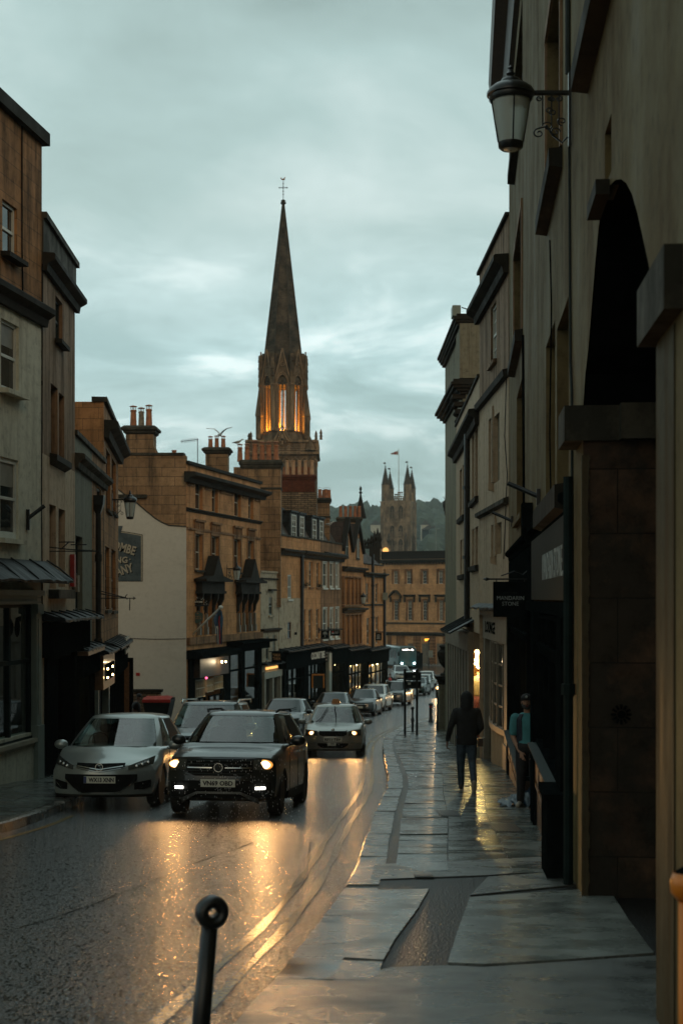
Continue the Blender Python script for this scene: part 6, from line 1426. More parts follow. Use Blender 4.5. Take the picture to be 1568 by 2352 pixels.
for w in doors:
 mb = MB(); fO.box(mb,w[0],w[1],w[2] - .3,w[3],-.2,-.12); 
 for x_ in (w[0],(w[0]+w[1])/2,w[1]): fO.box(mb,x_ - .08,x_ + .08,w[2] - .3,w[3] + .5,-.12,-.05)
 fO.box(mb,w[0] - .1,w[1] + .1,w[3] - .6,w[3] - .45,-.12,-.04); mb.build('door',M['cream_d'],rO)
mb = MB(); c = P(980,1468.5,190); mb.box(c.x - .55,c.x + .55,189.9,190.2,c.z - .3,c.z + .35); 
bs = thing('bus_stop',(PX(983,190),190,ground(190)),'slim bus stop pole with an amber lit arrivals board outside the office building','bus stop')
px_ = PX(984,190); mb = MB(); mb.tube([(px_,190,ground(190)),(px_,190,PZ(1465,190))],.09,8); mb.build('pole',M['iron'],bs)
mb = MB(); mb.box(PX(973,190),PX(985,190),189.7,189.95,PZ(1473,190),PZ(1465,190)); bd = mb.build('display',M['black'],bs)
mb = MB()
for k in range(3):
 z_ = PZ(1467 + 2 * k,190)
 for j in range(6 - k): x_ = PX(974.3,190) + j * .1; mb.box(x_,x_ + .07,189.67,189.7,z_ - .07,z_ + .02)
mb.build('lit_digits',M['e_amber'],bd)
mb = MB(); mb.box(px_ - .05,px_ + .55,189.75,189.85,PZ(1510,190),PZ(1494,190)); mb.build('timetable',M['greygreen'],bs)
mb = MB(); mb.box(PX(1032,180),PX(1047,180),180,180.1,PZ(1477,180),PZ(1466,180)); nm = mb.build('no_entry_board',M['red'],label='dull red board with a white outline by the far right pavement',cat='sign')
mb = MB(); 
for z_ in (1468.5,1474.5): mb.box(PX(1035,180),PX(1044,180),179.97,180,PZ(z_,180) - .03,PZ(z_,180) + .03)
mb.build('outline',M['sign_ink'],nm); 
for i,(u_,w_) in enumerate(((944,1.2),(953,1.3),(962,.9))):
 mb = MB(); x_ = PX(u_,188); zg = ground(188); mb.box(x_ - w_/2,x_ + w_/2,187.8,189,zg,zg + 2.2 - .2*i); mb.box(x_ - w_/2 - .05,x_ + w_/2 + .05,187.75,189.05,zg + 2.2 - .2*i,zg + 2.32 - .2*i); mb.box(x_ - w_*.3,x_ + w_*.3,187.76,187.8,zg + 1.5,zg + 1.8)
 mb.build('kiosk',M['black'],label=('dark kiosk box just right of the bus','tallest dark kiosk box in front of the far pilaster','small dark box beside the bus stop pole')[i],cat='kiosk',group='dark street boxes beside the bus stop')

# ---------------- St Michael's style steeple ----------------
D = 150.0; K = D / FPX; cx = (650.5 - U0) * K
sp = thing('church_steeple',(cx,D,-9),'tall dark stone church spire on an open lit belfry behind the terrace','church tower')
zv = lambda v: -(v - V0) * K
def octo(r,z,rot=22.5): return [Vector((cx + r*math.cos(R(rot + 45*k)),D + r*math.sin(R(rot + 45*k)),z)) for k in range(8)]
rc = lambda halfpx: halfpx * K / math.cos(R(22.5)) * 1.0
mb = MB(); mb.loft([octo(rc(47),zv(890)),octo(rc(39.5),zv(806)),octo(rc(20),zv(630)),octo(rc(2.2),zv(468))]); s1 = mb.build('spire',M['spire'],sp)
mb = MB()
for k in range(8):
 an = R(22.5 + 45*k); mb.tube([(cx + rc(41.5)*math.cos(an),D + rc(41.5)*math.sin(an),zv(822)),(cx + rc(2)*math.cos(an),D + rc(2)*math.sin(an),zv(468))],[.10,.05],5)
mb.lathe((cx,D,zv(475)),[(.16,0),(.13,.2),(.30,.35),(.32,.45),(.15,.55),(.30,.62),(.12,.75)],8); mb.build('rib',M['spire'],s1)
wv_ = thing('weathervane',(cx,D,zv(460)),'iron weathervane with a cross and a golden cockerel on the tip of the spire','weathervane')
mb = MB(); zt = zv(460); mb.tube([(cx,D,zt),(cx,D,zv(416))],.035,6)
zq = zv(431); 
for s_ in (-1,1):
 mb.tube([(cx,D,zq),(cx + s_*.42,D,zq)],.03,5); mb.ell((cx + s_*.42,D,zq),.07,.04,.07,6,5); mb.ell((cx + s_*.42 - s_*.1,D,zq),.03,.03,.10,6,5)
mb.tube([(cx - .17,D,zq),(cx,D,zq + .17),(cx + .17,D,zq),(cx,D,zq - .17),(cx - .17,D,zq)],.025,5)
for z_ in (zv(446),zv(439),zv(422)): mb.ell((cx,D,z_),.09,.09,.06,6,5)
mb.build('cross',M['iron'],wv_)
M['gold'] = plain('gilded_copper',(.45,.22,.10),.4,metal=.5)
mb = MB(); c = Vector((cx,D,zv(412))); mb.ell(c,.17,.07,.10,8,6); mb.tube([c + Vector((.10,0,.03)),c + Vector((.16,0,.18))],[.07,.04],6); mb.ell(c + Vector((.17,0,.2)),.06,.05,.05,6,5); mb.tube([c + Vector((-.12,0,0)),c + Vector((-.24,0,.10)),c + Vector((-.20,0,.24))],[.06,.07,.02],6); mb.build('cockerel',M['gold'],wv_,smooth=True)
# belfry
Rr = rc(48.5); ap_ = 48.5 * K; fw_ = 2 * ap_ * math.tan(R(22.5))
zB0,zB1,zGab = zv(995),zv(888),zv(812)
pr = MB()
for k in range(8):
 an = R(22.5 + 45*k)
 for dr_,r_,da in ((0,.26,0),(-.12,.13,7.2),(-.12,.13,-7.2),(-.3,.10,11),(-.3,.10,-11)):
  a2 = an + R(da); p = Vector((cx + (Rr + dr_) * math.cos(a2),D + (Rr + dr_) * math.sin(a2),0)); pr.lathe((p.x,p.y,zB0),[(r_*1.4,0),(r_*1.3,.2),(r_,.3),(r_,zB1 - zB0 - .35),(r_*1.5,zB1 - zB0 - .1),(r_*1.5,zB1 - zB0)],8)
pr.build('column',M['church_trim_lit'],sp)
gb_ = MB(); tr_ = MB(); ml = MB()
for k in range(8):
 an = R(45*k); nx,ny = math.cos(an),math.sin(an); tx_,ty_ = -ny,nx
 q = lambda s,z,o=0.0: Vector((cx + nx*(ap_ + o) + tx_*s,D + ny*(ap_ + o) + ty_*s,z))
 hw = fw_ / 2; n = 14; wa = hw * .62; za = zB1 - .02; zap = zv(867)
 fa = lambda s: (za if abs(s) > wa else za + (zap - za) * math.sqrt(max(0,1 - (abs(s) / wa) ** 1.6)))
 fg = lambda s: zB1 + (zGab - zB1) * (1 - abs(s) / hw)
 ss = sorted({-hw + 2*hw*i/n for i in range(n+1)} | {-wa,wa,0})
 for s0,s1_ in zip(ss[:-1],ss[1:]):
  z0a,z1a = (fa(s0) if abs(s0) <= wa else za),(fa(s1_) if abs(s1_) <= wa else za)
  if fg(s0) < z0a and fg(s1_) < z1a: continue
  t0_,t1_ = max(fg(s0),z0a + .01),max(fg(s1_),z1a + .01)
  gb_.hexa([q(s0,z0a,-.35),q(s1_,z1a,-.35),q(s1_,z1a,0),q(s0,z0a,0),q(s0,t0_,-.35),q(s1_,t1_,-.35),q(s1_,t1_,0),q(s0,t0_,0)])
 for e in (-1,1): tr_.tube([q(e*hw,zB1 - .1,.08),q(0,zGab + .15,.12)],.085,5)
 for rr_,oo in ((1.0,.05),(1.18,.02)):
  pts = [q(wa*rr_*s_,za + (zap + (rr_-1)*1.2 - za) * math.sqrt(max(0,1 - abs(s_) ** 1.6)),oo) for s_ in [-1 + i/8 for i in range(17)]]; tr_.tube(pts,.06,5)
 c_ = q(0,zv(844),.05); ring_ = [c_ + Vector((tx_,ty_,0))*.22*math.cos(i*math.pi/6) + Vector((0,0,1))*.22*math.sin(i*math.pi/6) for i in range(13)]; tr_.tube(ring_,.05,5)
 ml.tube([q(0,zB0,-.1),q(0,zB1 + .1,-.1)],.085,6)
 for e in (-1,1): ml.tube([q(e*wa*.5 + wa*.5*math.cos(t_)*1.0,zB1 - .1 + .38*math.sin(t_)*1.0,-.12) for t_ in [math.pi*i/8 for i in range(9)]],.05,5)
 for z_ in (zv(900),zv(915),zv(930),zv(950),zv(965)): ml.tube([q(-wa*.8,z_,-.15),q(wa*.8,z_,-.15)],.012,4)
gb_.build('gable',M['church'],sp); tr_.build('gable_trim',M['church_trim_lit'],sp); ml.build('tracery',M['church'],sp)
# stepped buttress fins between gables
fn_ = MB()
for k in range(8):
 an = R(22.5 + 45*k); n_ = Vector((math.cos(an),math.sin(an),0)); t_ = Vector((-n_.y,n_.x,0))
 for j in range(8):
  z0_,z1_ = zv(888) + (zv(820) - zv(888)) * j / 8,zv(888) + (zv(820) - zv(888)) * (j + 1) / 8; o = Rr + .26 - (.03 if j % 2 else 0)
  for ii in (0,): fn_.prism([Vector((cx,D,z0_)) + n_*(Rr - 1.3) + t_*.22,Vector((cx,D,z0_)) + n_*(o + .06) + t_*.22,Vector((cx,D,z0_)) + n_*(o + .06) - t_*.22,Vector((cx,D,z0_)) + n_*(Rr - 1.3) - t_*.22],(0,0,(z1_ - z0_) * .8)); fn_.prism([Vector((cx,D,z0_)) + n_*(Rr - 1.3) + t_*.19,Vector((cx,D,z0_)) + n_*o + t_*.19,Vector((cx,D,z0_)) + n_*o - t_*.19,Vector((cx,D,z0_)) + n_*(Rr - 1.3) - t_*.19],(0,0,z1_ - z0_ + .001))
fn_.build('buttress',M['church'],sp)
# corner pinnacles
for sx_ in (-1,1):
 for sy_ in (-1,1):
  px0,py0 = cx + sx_ * 53 * K,D + sy_ * 30 * K; mb = MB(); w_ = 8 * K / .92
  mb.lathe((px0,py0,zv(1012)),[(w_,0),(w_,zv(962) - zv(1012)),(w_*1.18,zv(960) - zv(1012)),(w_*1.15,zv(956) - zv(1012)),(w_*.12,zv(893) - zv(1012)),(w_*.4,zv(890) - zv(1012)),(w_*.1,zv(884) - zv(1012))],8,rot=R(22.5)); mb.build('pinnacle',M['church'],sp)
# plinth stage, parapet, lower tower
mb = MB(); sq = lambda h,z: [Vector((cx + s*h,D + t*h,z)) for s,t in ((-1,-1),(1,-1),(1,1),(-1,1))]
mb.loft([octo(rc(58),zv(1016)),octo(rc(56),zv(1004)),octo(rc(50),zv(996)),octo(rc(46),zv(994))]); mb.loft([sq(80.5*K*.96,-9),sq(80.5*K*.96,zv(1052))]); mb.build('tower',M['church'],sp)
mb = MB(); h0 = 82*K
mb.loft([sq(78*K,zv(1054)),sq(83.5*K,zv(1051)),sq(83.5*K,zv(1046)),sq(79*K,zv(1043))])
for t_ in ((1,),(-1,)):
 y_ = D + t_[0] * 79 * K
 mb.box(cx - 79*K,cx + 79*K,y_ - .15,y_ + .15,zv(1043),zv(1040)); mb.box(cx - 79*K,cx + 79*K,y_ - .17,y_ + .17,zv(1024),zv(1019))
 for i in range(10):
  a_ = cx - 79*K + 158*K*i/10; b_ = cx - 79*K + 158*K*(i+1)/10; c_ = (a_ + b_)/2
  mb.tube([(a_,y_,zv(1041)),(c_,y_,zv(1022)),(b_,y_,zv(1041))],.09,5); 
  for e in (0,2.1,4.2): mb.ell((c_ + .15*math.cos(e + 1.57),y_,zv(1035) + .15*math.sin(e + 1.57)),.10,.06,.10,6,4)
 mb.box(cx - 79*K,cx + 79*K,y_ + .05 if t_[0] < 0 else y_ - .1,y_ + .1 if t_[0] < 0 else y_ - .05,zv(1041),zv(1022))
for sx_ in (-1,1): x_ = cx + sx_ * 79 * K; mb.box(x_ - .15,x_ + .15,D - 78*K,D + 78*K,zv(1043),zv(1019))
mb.build('parapet',M['church_trim_lit'],sp)
mb = MB(); y_ = D - 79*K - .16; tri = lambda s,v: Vector((cx + 1.0*K + s*K,y_,zv(v)))
for pts in ([tri(-18,1020),tri(0,986),tri(18,1020),tri(0,1040),tri(-18,1020)],[tri(-12,1020),tri(0,998),tri(12,1020),tri(0,1034),tri(-12,1020)]): mb.tube(pts,.10,5)
mb.box(cx + K - .12,cx + K + .12,y_ - .1,y_ + .1,zv(1030),zv(1008)); mb.box(cx + K - .32,cx + K + .32,y_ - .1,y_ + .1,zv(1021),zv(1016)); mb.build('gablet',M['church_trim_lit'],sp)
for u_,v0,v1 in ((577,1018,1003),(727,1018,998),(738,1018,994),(581,1018,1000)):
 mb = MB(); mb.lathe(((u_ - U0)*K,D - 74*K,zv(v0)),[(.16,0),(.12,.3),(.20,.38),(.08,.5),(.16,(zv(v1)-zv(v0))*.6),(.03,zv(v1) - zv(v0))],6); mb.build('finial',M['church'],sp)
mb = MB(); mb.loft([[Vector((cx + 64*K + s*.5,D - 80*K + t*.5,zv(1043))) for s,t in ((-1,-1),(1,-1),(1,1),(-1,1))],[Vector((cx + 64*K + s*.02,D - 80*K + t*.02,zv(1012))) for s,t in ((-1,-1),(1,-1),(1,1),(-1,1))]]); mb.build('pinnacle',M['church'],sp)
mb = MB()
for i in range(8):    # blind arcade under the cornice
 c_ = cx - 70*K + i * 20 * K; mb.tube([(c_ - 9*K,D - 80.5*K*.96 - .02,zv(1080)),(c_ - 9*K,D - 80.5*K*.96 - .02,zv(1066)),(c_,D - 80.5*K*.96 - .02,zv(1058)),(c_ + 9*K,D - 80.5*K*.96 - .02,zv(1066)),(c_ + 9*K,D - 80.5*K*.96 - .02,zv(1080))],.08,5)
mb.build('arcade',M['church_trim_lit'],sp)
for an in range(0,360,45):
 point((cx + 1.45 * math.cos(R(an)),D + 1.45 * math.sin(R(an)),zB0 + .35),320,(1,.42,.06),.12,'belfry_uplight')

# ---------------- abbey tower ----------------
D = 400.0; K = D / FPX
def AX(u): return (u - U0) * K
zv = lambda v: -(v - V0) * K
ab = thing('abbey_tower',(AX(917),D,-10),'square pale stone abbey tower with four crocketed pinnacles against the wooded hill','abbey tower')
th = R(15.0); ex_ = Vector((math.cos(th),-math.sin(th) * -1 * 0 + math.sin(th) * 0 - math.sin(th) * 0,0))
ex_ = Vector((math.cos(th),-math.sin(th),0)); ey_ = Vector((math.sin(th),math.cos(th),0))
# front face runs left->right, slightly receding to the left so the right flank shows
O = Vector((AX(873.5),D,0)); Wf = (AX(941.5) - AX(873.5)) / math.cos(th); Df = 8.0
O.y = D
q = lambda a,b,z: O + ex_ * a + ey_ * b + Vector((0,0,z))
mb = MB(); mb.hexa([q(0,0,-10),q(Wf,0,-10),q(Wf,Df,-10),q(0,Df,-10),q(0,0,zv(1154)),q(Wf,0,zv(1154)),q(Wf,Df,zv(1154)),q(0,Df,zv(1154))]); mb.build('tower_wall',M['abbey'],ab)
tw = 18.5 * K / 1.0
for a_,b_,vt_,tip in ((tw*.5,tw*.5,1114,1072),(Wf - tw*.5,tw*.5,1114,1071),(tw*.5 + .0,Df - tw*.5,1120,1081),(Wf - tw*.5,Df - tw*.5,1120,1079)):
 c = q(a_,b_,0); r_ = tw * .54; mb = MB()
 mb.lathe((c.x,c.y,zv(1270)),[(r_,0),(r_,zv(1201) - zv(1270)),(r_*1.07,zv(1200) - zv(1270)),(r_,zv(1198) - zv(1270)),(r_,zv(1155) - zv(1270)),(r_*1.07,zv(1154) - zv(1270)),(r_*.97,zv(1152) - zv(1270)),(r_*.97,zv(vt_+22) - zv(1270)),(r_*1.03,zv(vt_+21) - zv(1270)),(r_*.95,zv(vt_+20) - zv(1270)),(r_*.95,zv(vt_) - zv(1270)),(r_*1.06,zv(vt_-1) - zv(1270))],8,rot=R(22.5)); tt = mb.build('turret',M['abbey'],ab)
 mb = MB(); hgt = zv(tip) - zv(vt_); mb.lathe((c.x,c.y,zv(vt_)),[(r_*.95,0),(r_*.85,.1),(.05,hgt)],8,rot=R(22.5))
 for k in range(8):
  for j in range(9):
   t_ = (j + .5) / 10; rr_ = r_ * .92 * (1 - t_) + .08; an = R(22.5 + 45 * k); mb.ell((c.x + rr_*math.cos(an),c.y + rr_*math.sin(an),zv(vt_) + hgt * t_),.14,.14,.16,5,4)
 mb.ell((c.x,c.y,zv(tip) - .5),.32,.32,.14,6,4); mb.ell((c.x,c.y,zv(tip)),.2,.2,.3,6,4)
 mb.tube([(c.x,c.y,zv(tip)),(c.x,c.y,zv(tip) + 1.2)],.05,4); mb.box(c.x - .55,c.x + .1,c.y - .04,c.y + .04,zv(tip) + .9,zv(tip) + 1.3)
 mb.build('pinnacle',M['spire'],tt)
mb = MB(); ta,tb = tw,Wf - tw
for b_ in (.3,Df - .3):
 for z0_,z1_ in ((1151,1150),(1142,1141)): mb.prism([q(ta,b_ - .15,zv(z0_) - .05),q(tb,b_ - .15,zv(z0_) - .05),q(tb,b_ + .15,zv(z0_) - .05),q(ta,b_ + .15,zv(z0_) - .05)],(0,0,.25))
 for k in range(9):
  a_ = ta + (tb - ta) * k / 8; mb.prism([q(a_ - .08,b_ - .1,zv(1152)),q(a_ + .08,b_ - .1,zv(1152)),q(a_ + .08,b_ + .1,zv(1152)),q(a_ - .08,b_ + .1,zv(1152))],(0,0,zv(1141) - zv(1152)))
  if k < 8 and k not in (3,4): mb.prism([q(a_ + .1,b_ - .1,zv(1141)),q(a_ + .28,b_ - .1,zv(1141)),q(a_ + .28,b_ + .1,zv(1141)),q(a_ + .1,b_ + .1,zv(1141))],(0,0,zv(1132) - zv(1141)))
 for a0_,a1_ in ((ta,ta + (tb-ta)*.36),(tb - (tb-ta)*.36,tb)): mb.prism([q(a0_,b_ - .12,zv(1133)),q(a1_,b_ - .12,zv(1133)),q(a1_,b_ + .12,zv(1133)),q(a0_,b_ + .12,zv(1133))],(0,0,.3))
mb.build('parapet',M['abbey'],ab)
mb = MB()
for v in (1154,1200,1232): mb.prism([q(-.15,-.15,zv(v)),q(Wf + .15,-.15,zv(v)),q(Wf + .15,Df + .1,zv(v)),q(-.15,Df + .1,zv(v))],(0,0,.3))
for a_ in (Wf*.16,Wf*.47,Wf*.53,Wf*.84,Wf*.27): mb.prism([q(a_ - .1,-.12,zv(1270)),q(a_ + .1,-.12,zv(1270)),q(a_ + .1,0,zv(1270)),q(a_ - .1,0,zv(1270))],(0,0,zv(1156) - zv(1270)))
for b_ in (Df*.28,Df*.5,Df*.72): mb.prism([q(Wf,b_ - .1,zv(1270)),q(Wf + .12,b_ - .1,zv(1270)),q(Wf + .12,b_ + .1,zv(1270)),q(Wf,b_ + .1,zv(1270))],(0,0,zv(1156) - zv(1270)))
mb.build('string_course',M['abbey'],ab)
for u0,u1,v0,v1 in ((908.5,920,1162,1192),(928,939,1162,1192),(908.5,920,1207,1234),(928,939,1207,1234),(909,919.5,1238,1266),(928,938.5,1238,1266)):
 a0_,a1_ = ((u0 - 880.5) / (941.5 - 873.5)) * Wf,((u1 - 880.5) / (941.5 - 873.5)) * Wf
 a0_ -= .9; a1_ -= .9; mb = MB(); n = 10; pts = [q(a0_,-.03,zv(v1)),q(a1_,-.03,zv(v1))] + [q(a1_ + (a0_ - a1_) * k / n,-.03,zv(v0 + 9) + (zv(v0) - zv(v0 + 9)) * math.sin(math.pi * k / n) ** .6) for k in range(n + 1)]
 mb.prism(pts,ey_ * .02 ); wn = mb.build('window',M['soot'],ab)
 mb = MB(); am = (a0_ + a1_) / 2; mb.tube([q(am,-.05,zv(v1)),q(am,-.05,zv(v0 + 3))],.07,4); mb.tube(pts + pts[:1],.08,4)
 for s_ in (-1,1): mb.tube([q(am,-.05,zv(v0 + 13)),q(am + s_*(a1_ - am)*.5,-.05,zv(v0 + 7)),q(am + s_*(a1_ - am),-.05,zv(v0 + 13))],.06,4)
 for k in range(8): z_ = zv(v1) + (zv(v0 + 13) - zv(v1)) * k / 8; mb.prism([q(a0_,-.06,z_),q(a1_,-.06,z_),q(a1_,-.03,z_),q(a0_,-.03,z_)],(0,0,.12))
 mb.build('tracery',M['abbey'],wn)
mb = MB(); fx = AX(916.5); mb.tube([(fx,D + 4,zv(1150)),(fx,D + 4,zv(1027))],[.16,.07],6); mb.build('flagpole',M['white'],ab)
fl = thing('flag',(fx,D + 4,zv(1040)),'small red and white flag flying left from the pole on the abbey tower','flag')
def wave(x0,x1,z00,z01,n,amp,y0,hz):
 return [[Vector((x0 + (x1-x0)*i/n,y0 + amp*math.sin(i*1.3),z00(i/n) + (z01(i/n) - z00(i/n))*j/hz)) for j in range(hz+1)] for i in range(n+1)]
g_ = wave(fx - .15,AX(898),lambda t: zv(1041) + .2*t - .1,lambda t: zv(1031) - .85*t,8,.25,D + 4,6)
mb = MB(); mb.loft(g_,caps=False,closed=False); mb.build('cloth',M['white'],fl)
mb = MB(); mb.loft([[p + Vector((0,-.04,0)) for p in r_[2:5]] for r_ in g_],caps=False,closed=False); mb.loft([[p + Vector((0,-.05,0)) for p in r_] for r_ in g_[3:5]],caps=False,closed=False); mb.build('cross',M['red'],fl)
# abbey roofline and odd roofs between
mb = MB(); mb.box(AX(868),AX(892),D - 20,D - 8,-10,zv(1262)); mb.loft([[(AX(868),D - 20,zv(1262)),(AX(880),D - 20,zv(1247)),(AX(892),D - 20,zv(1262))],[(AX(868),D - 8,zv(1262)),(AX(880),D - 8,zv(1247)),(AX(892),D - 8,zv(1262))]])
ot = mb.build('nave_gable',M['abbey'],label='small stone gable with a glowing round window left of the foot of the abbey tower',cat='church gable')
mb = MB(); mb.lathe((0,0,0),[(.05,0),(.8,0),(.8,.2),(.05,.2)],16); Mx = Matrix.Translation((AX(880),D - 20.2,zv(1270))) @ Matrix.Rotation(R(-90),4,'X'); mb.xf(Mx); mb.build('lit_window',M['e_warm'],ot)
mb = MB()
for u_ in (890.5,929,947): mb.lathe((AX(u_),D - 6,zv(1268)),[(.5,0),(.4,2.5),(.6,2.7),(.08,5.2)],6)
mb.box(AX(888),AX(949),D - 6.5,D - 5.5,-9,zv(1267)); mb.build('nave_parapet',M['spire'],label='small dark pinnacled parapet at the foot of the abbey tower',cat='parapet')
mb = MB(); xx = AX(968); mb.tube([(xx,D - 60,-8),(xx,D - 60,zv(1238))],.12,6); mb.tube([(xx - .2,D - 60,zv(1239)),(xx + 1,D - 60,zv(1238))],.12,5); mb.build('mast',M['greygreen'],label='thin pale camera mast above the office roof right of the abbey',cat='mast')

# ---------------- wooded hill ----------------
M['wood_far'] = plain('far_woodland',(.05,.07,.042),.9,var=.6,scale=.03,coords='Object')
hb = hermite([(500,-10),(700,6),(900,38),(1100,62),(1300,74),(1600,79)])
mb = MB(); ys_ = frange(480,1900,60)
mb.loft([[(x_,y_,hb(min(y_,1600)) + 8 * math.sin(x_ * .006 + y_ * .004) - (abs(x_ - 250) / 1500) ** 2 * 20) for x_ in frange(-1200,1600,100)] for y_ in ys_],caps=False,closed=False)
mb.build('hill',M['wood_far'],kind='structure',smooth=True)
def woods():
 rnd = random.Random(12); mb = MB(); ico = None
 me = bpy.data.meshes.new('t'); bm = bmesh.new(); bmesh.ops.create_icosphere(bm,subdivisions=2,radius=1); vs = [v.co.copy() for v in bm.verts]; fs = [tuple(v.index for v in f.verts) for f in bm.faces]; bm.free(); bpy.data.meshes.remove(me)
 n = 0
 for row in range(26):
  y_ = 640 + row * 36; x0,x1 = PX(740,y_),PX(1080,y_); step = 9 + row * .25
  x_ = x0 - 20
  while x_ < x1 + 20:
   xx = x_ + rnd.uniform(-4,4); yy = y_ + rnd.uniform(-15,15); zz_ = hb(min(yy,1600)) + 8 * math.sin(xx * .006 + yy * .004)
   if rnd.random() < .1 and row < 20: x_ += step; continue
   s = rnd.uniform(5,10) * (1.0 if row < 18 else 1.3); hz = rnd.uniform(.8,1.25); ph = [rnd.uniform(0,6) for _ in range(3)]
   for blob in range(3 if row > 14 else 2):
    ox,oy,oz,ss = (rnd.uniform(-.5,.5) * s,rnd.uniform(-.4,.4) * s,rnd.uniform(-.1,.6) * s,s * rnd.uniform(.5,.85)) if blob else (0,0,0,s * .85)
    mb.add([Vector((xx + ox + v.x * ss * (1 + .22 * math.sin(v.y * 7 + ph[0]) + rnd.uniform(-.10,.10)),yy + oy + v.y * ss,zz_ + s * .6 + oz + v.z * ss * hz * (1 + .2 * math.sin(v.x * 8 + ph[1]) + rnd.uniform(-.12,.12)))) for v in vs],fs)
   x_ += step
 o = mb.build('woodland',M['wood_far'],uv=False); setp(o,'mass of dark trees covering the hillside beyond the abbey','woodland',kind='stuff'); return o
woods()
for i,(u,v,w_) in enumerate(((985,1220,9),(996,1222,7),(862,1209,6),(976,1209,5))):
 d_ = 880; x_ = PX(u,d_); z_ = PZ(v,d_); mb = MB(); mb.box(x_ - w_/2,x_ + w_/2,d_,d_ + 8,z_ - 14,z_ + 1); rt = thing('hillside_house',(x_,d_,z_ - 8),('pale hillside house right of the abbey, the left of a close pair','pale hillside house right of the abbey, the right of a close pair','pale hillside house among the trees left of the abbey tower','small pale house higher on the hill right of the abbey')[i],'house','pale houses among the trees on the hill'); mb.build('wall',M['render_white'],rt)
 mb = MB(); mb.loft([[(x_ - w_/2 - .4,yy,z_ + 1),(x_,yy,z_ + 4),(x_ + w_/2 + .4,yy,z_ + 1)] for yy in (d_ - .4,d_ + 8.4)]); mb.build('roof',M['slate'],rt)
# ================= vehicles =================
def paint(name,col,metal=.5,rough=.28):
 m,t,b = newmat(name); L = t.links.new
 b.inputs['Base Color'].default_value = (*col,1); b.inputs['Metallic'].default_value = metal; b.inputs['Roughness'].default_value = rough
 b.inputs['Coat Weight'].default_value = .8; b.inputs['Coat Roughness'].default_value = .05
 tc = N(t,'ShaderNodeTexCoord'); n = N(t,'ShaderNodeTexVoronoi',Scale=140.0); L(tc.outputs['Object'],n.inputs['Vector'])   # beads of rain
 n2 = N(t,'ShaderNodeTexNoise',Scale=4.0); L(tc.outputs['Object'],n2.inputs['Vector'])
 rp = ramp(t,[(.0,1.0),(.32,0.0)]); L(n.outputs['Distance'],rp.inputs[0])
 bp = N(t,'ShaderNodeBump',Strength=.18,Distance=.004); L(rp.outputs[0],bp.inputs['Height']); L(bp.outputs[0],b.inputs['Coat Normal'])
 b2 = N(t,'ShaderNodeBump',Strength=.03,Distance=.02); L(n2.outputs['Fac'],b2.inputs['Height']); L(b2.outputs[0],b.inputs['Normal']); return m
M['p_silver'] = paint('silver_car_paint',(.33,.37,.355)); M['p_grey'] = paint('graphite_car_paint',(.006,.010,.010),.2); M['p_dark'] = paint('black_car_paint',(.018,.024,.024))
M['p_taxi'] = paint('warm_silver_paint',(.27,.265,.23)); M['p_white'] = paint('white_car_paint',(.50,.52,.48),.1); M['p_green'] = paint('deep_green_paint',(.02,.05,.045))
M['p_teal'] = paint('teal_bus_paint',(.008,.065,.07),.2); M['p_blue'] = paint('grey_blue_paint',(.06,.08,.085))
M['chrome'] = plain('chrome',(.55,.57,.55),.12,metal=1.0,var=.05); M['plastic'] = plain('black_plastic',(.006,.007,.007),.6,var=.2,spec=.1)
M['rubber'] = plain('tyre_rubber',(.012,.012,.012),.7,var=.3); M['alloy'] = plain('alloy_rim',(.22,.23,.22),.3,metal=.8)
M['lens'] = dark_glass('headlamp_lens',(.05,.055,.05),.05,.0,1,1.0); M['plate'] = plain('number_plate',(.62,.62,.52),.45,var=.05); M['ink'] = plain('plate_ink',(.008,.008,.008),.5,var=0)
M['amber'] = plain('amber_plastic',(.55,.20,.03),.3); M['redlens'] = plain('red_lens',(.25,.01,.01),.2)
def smooth(t): t = max(0,min(1,t)); return t*t*(3-2*t)
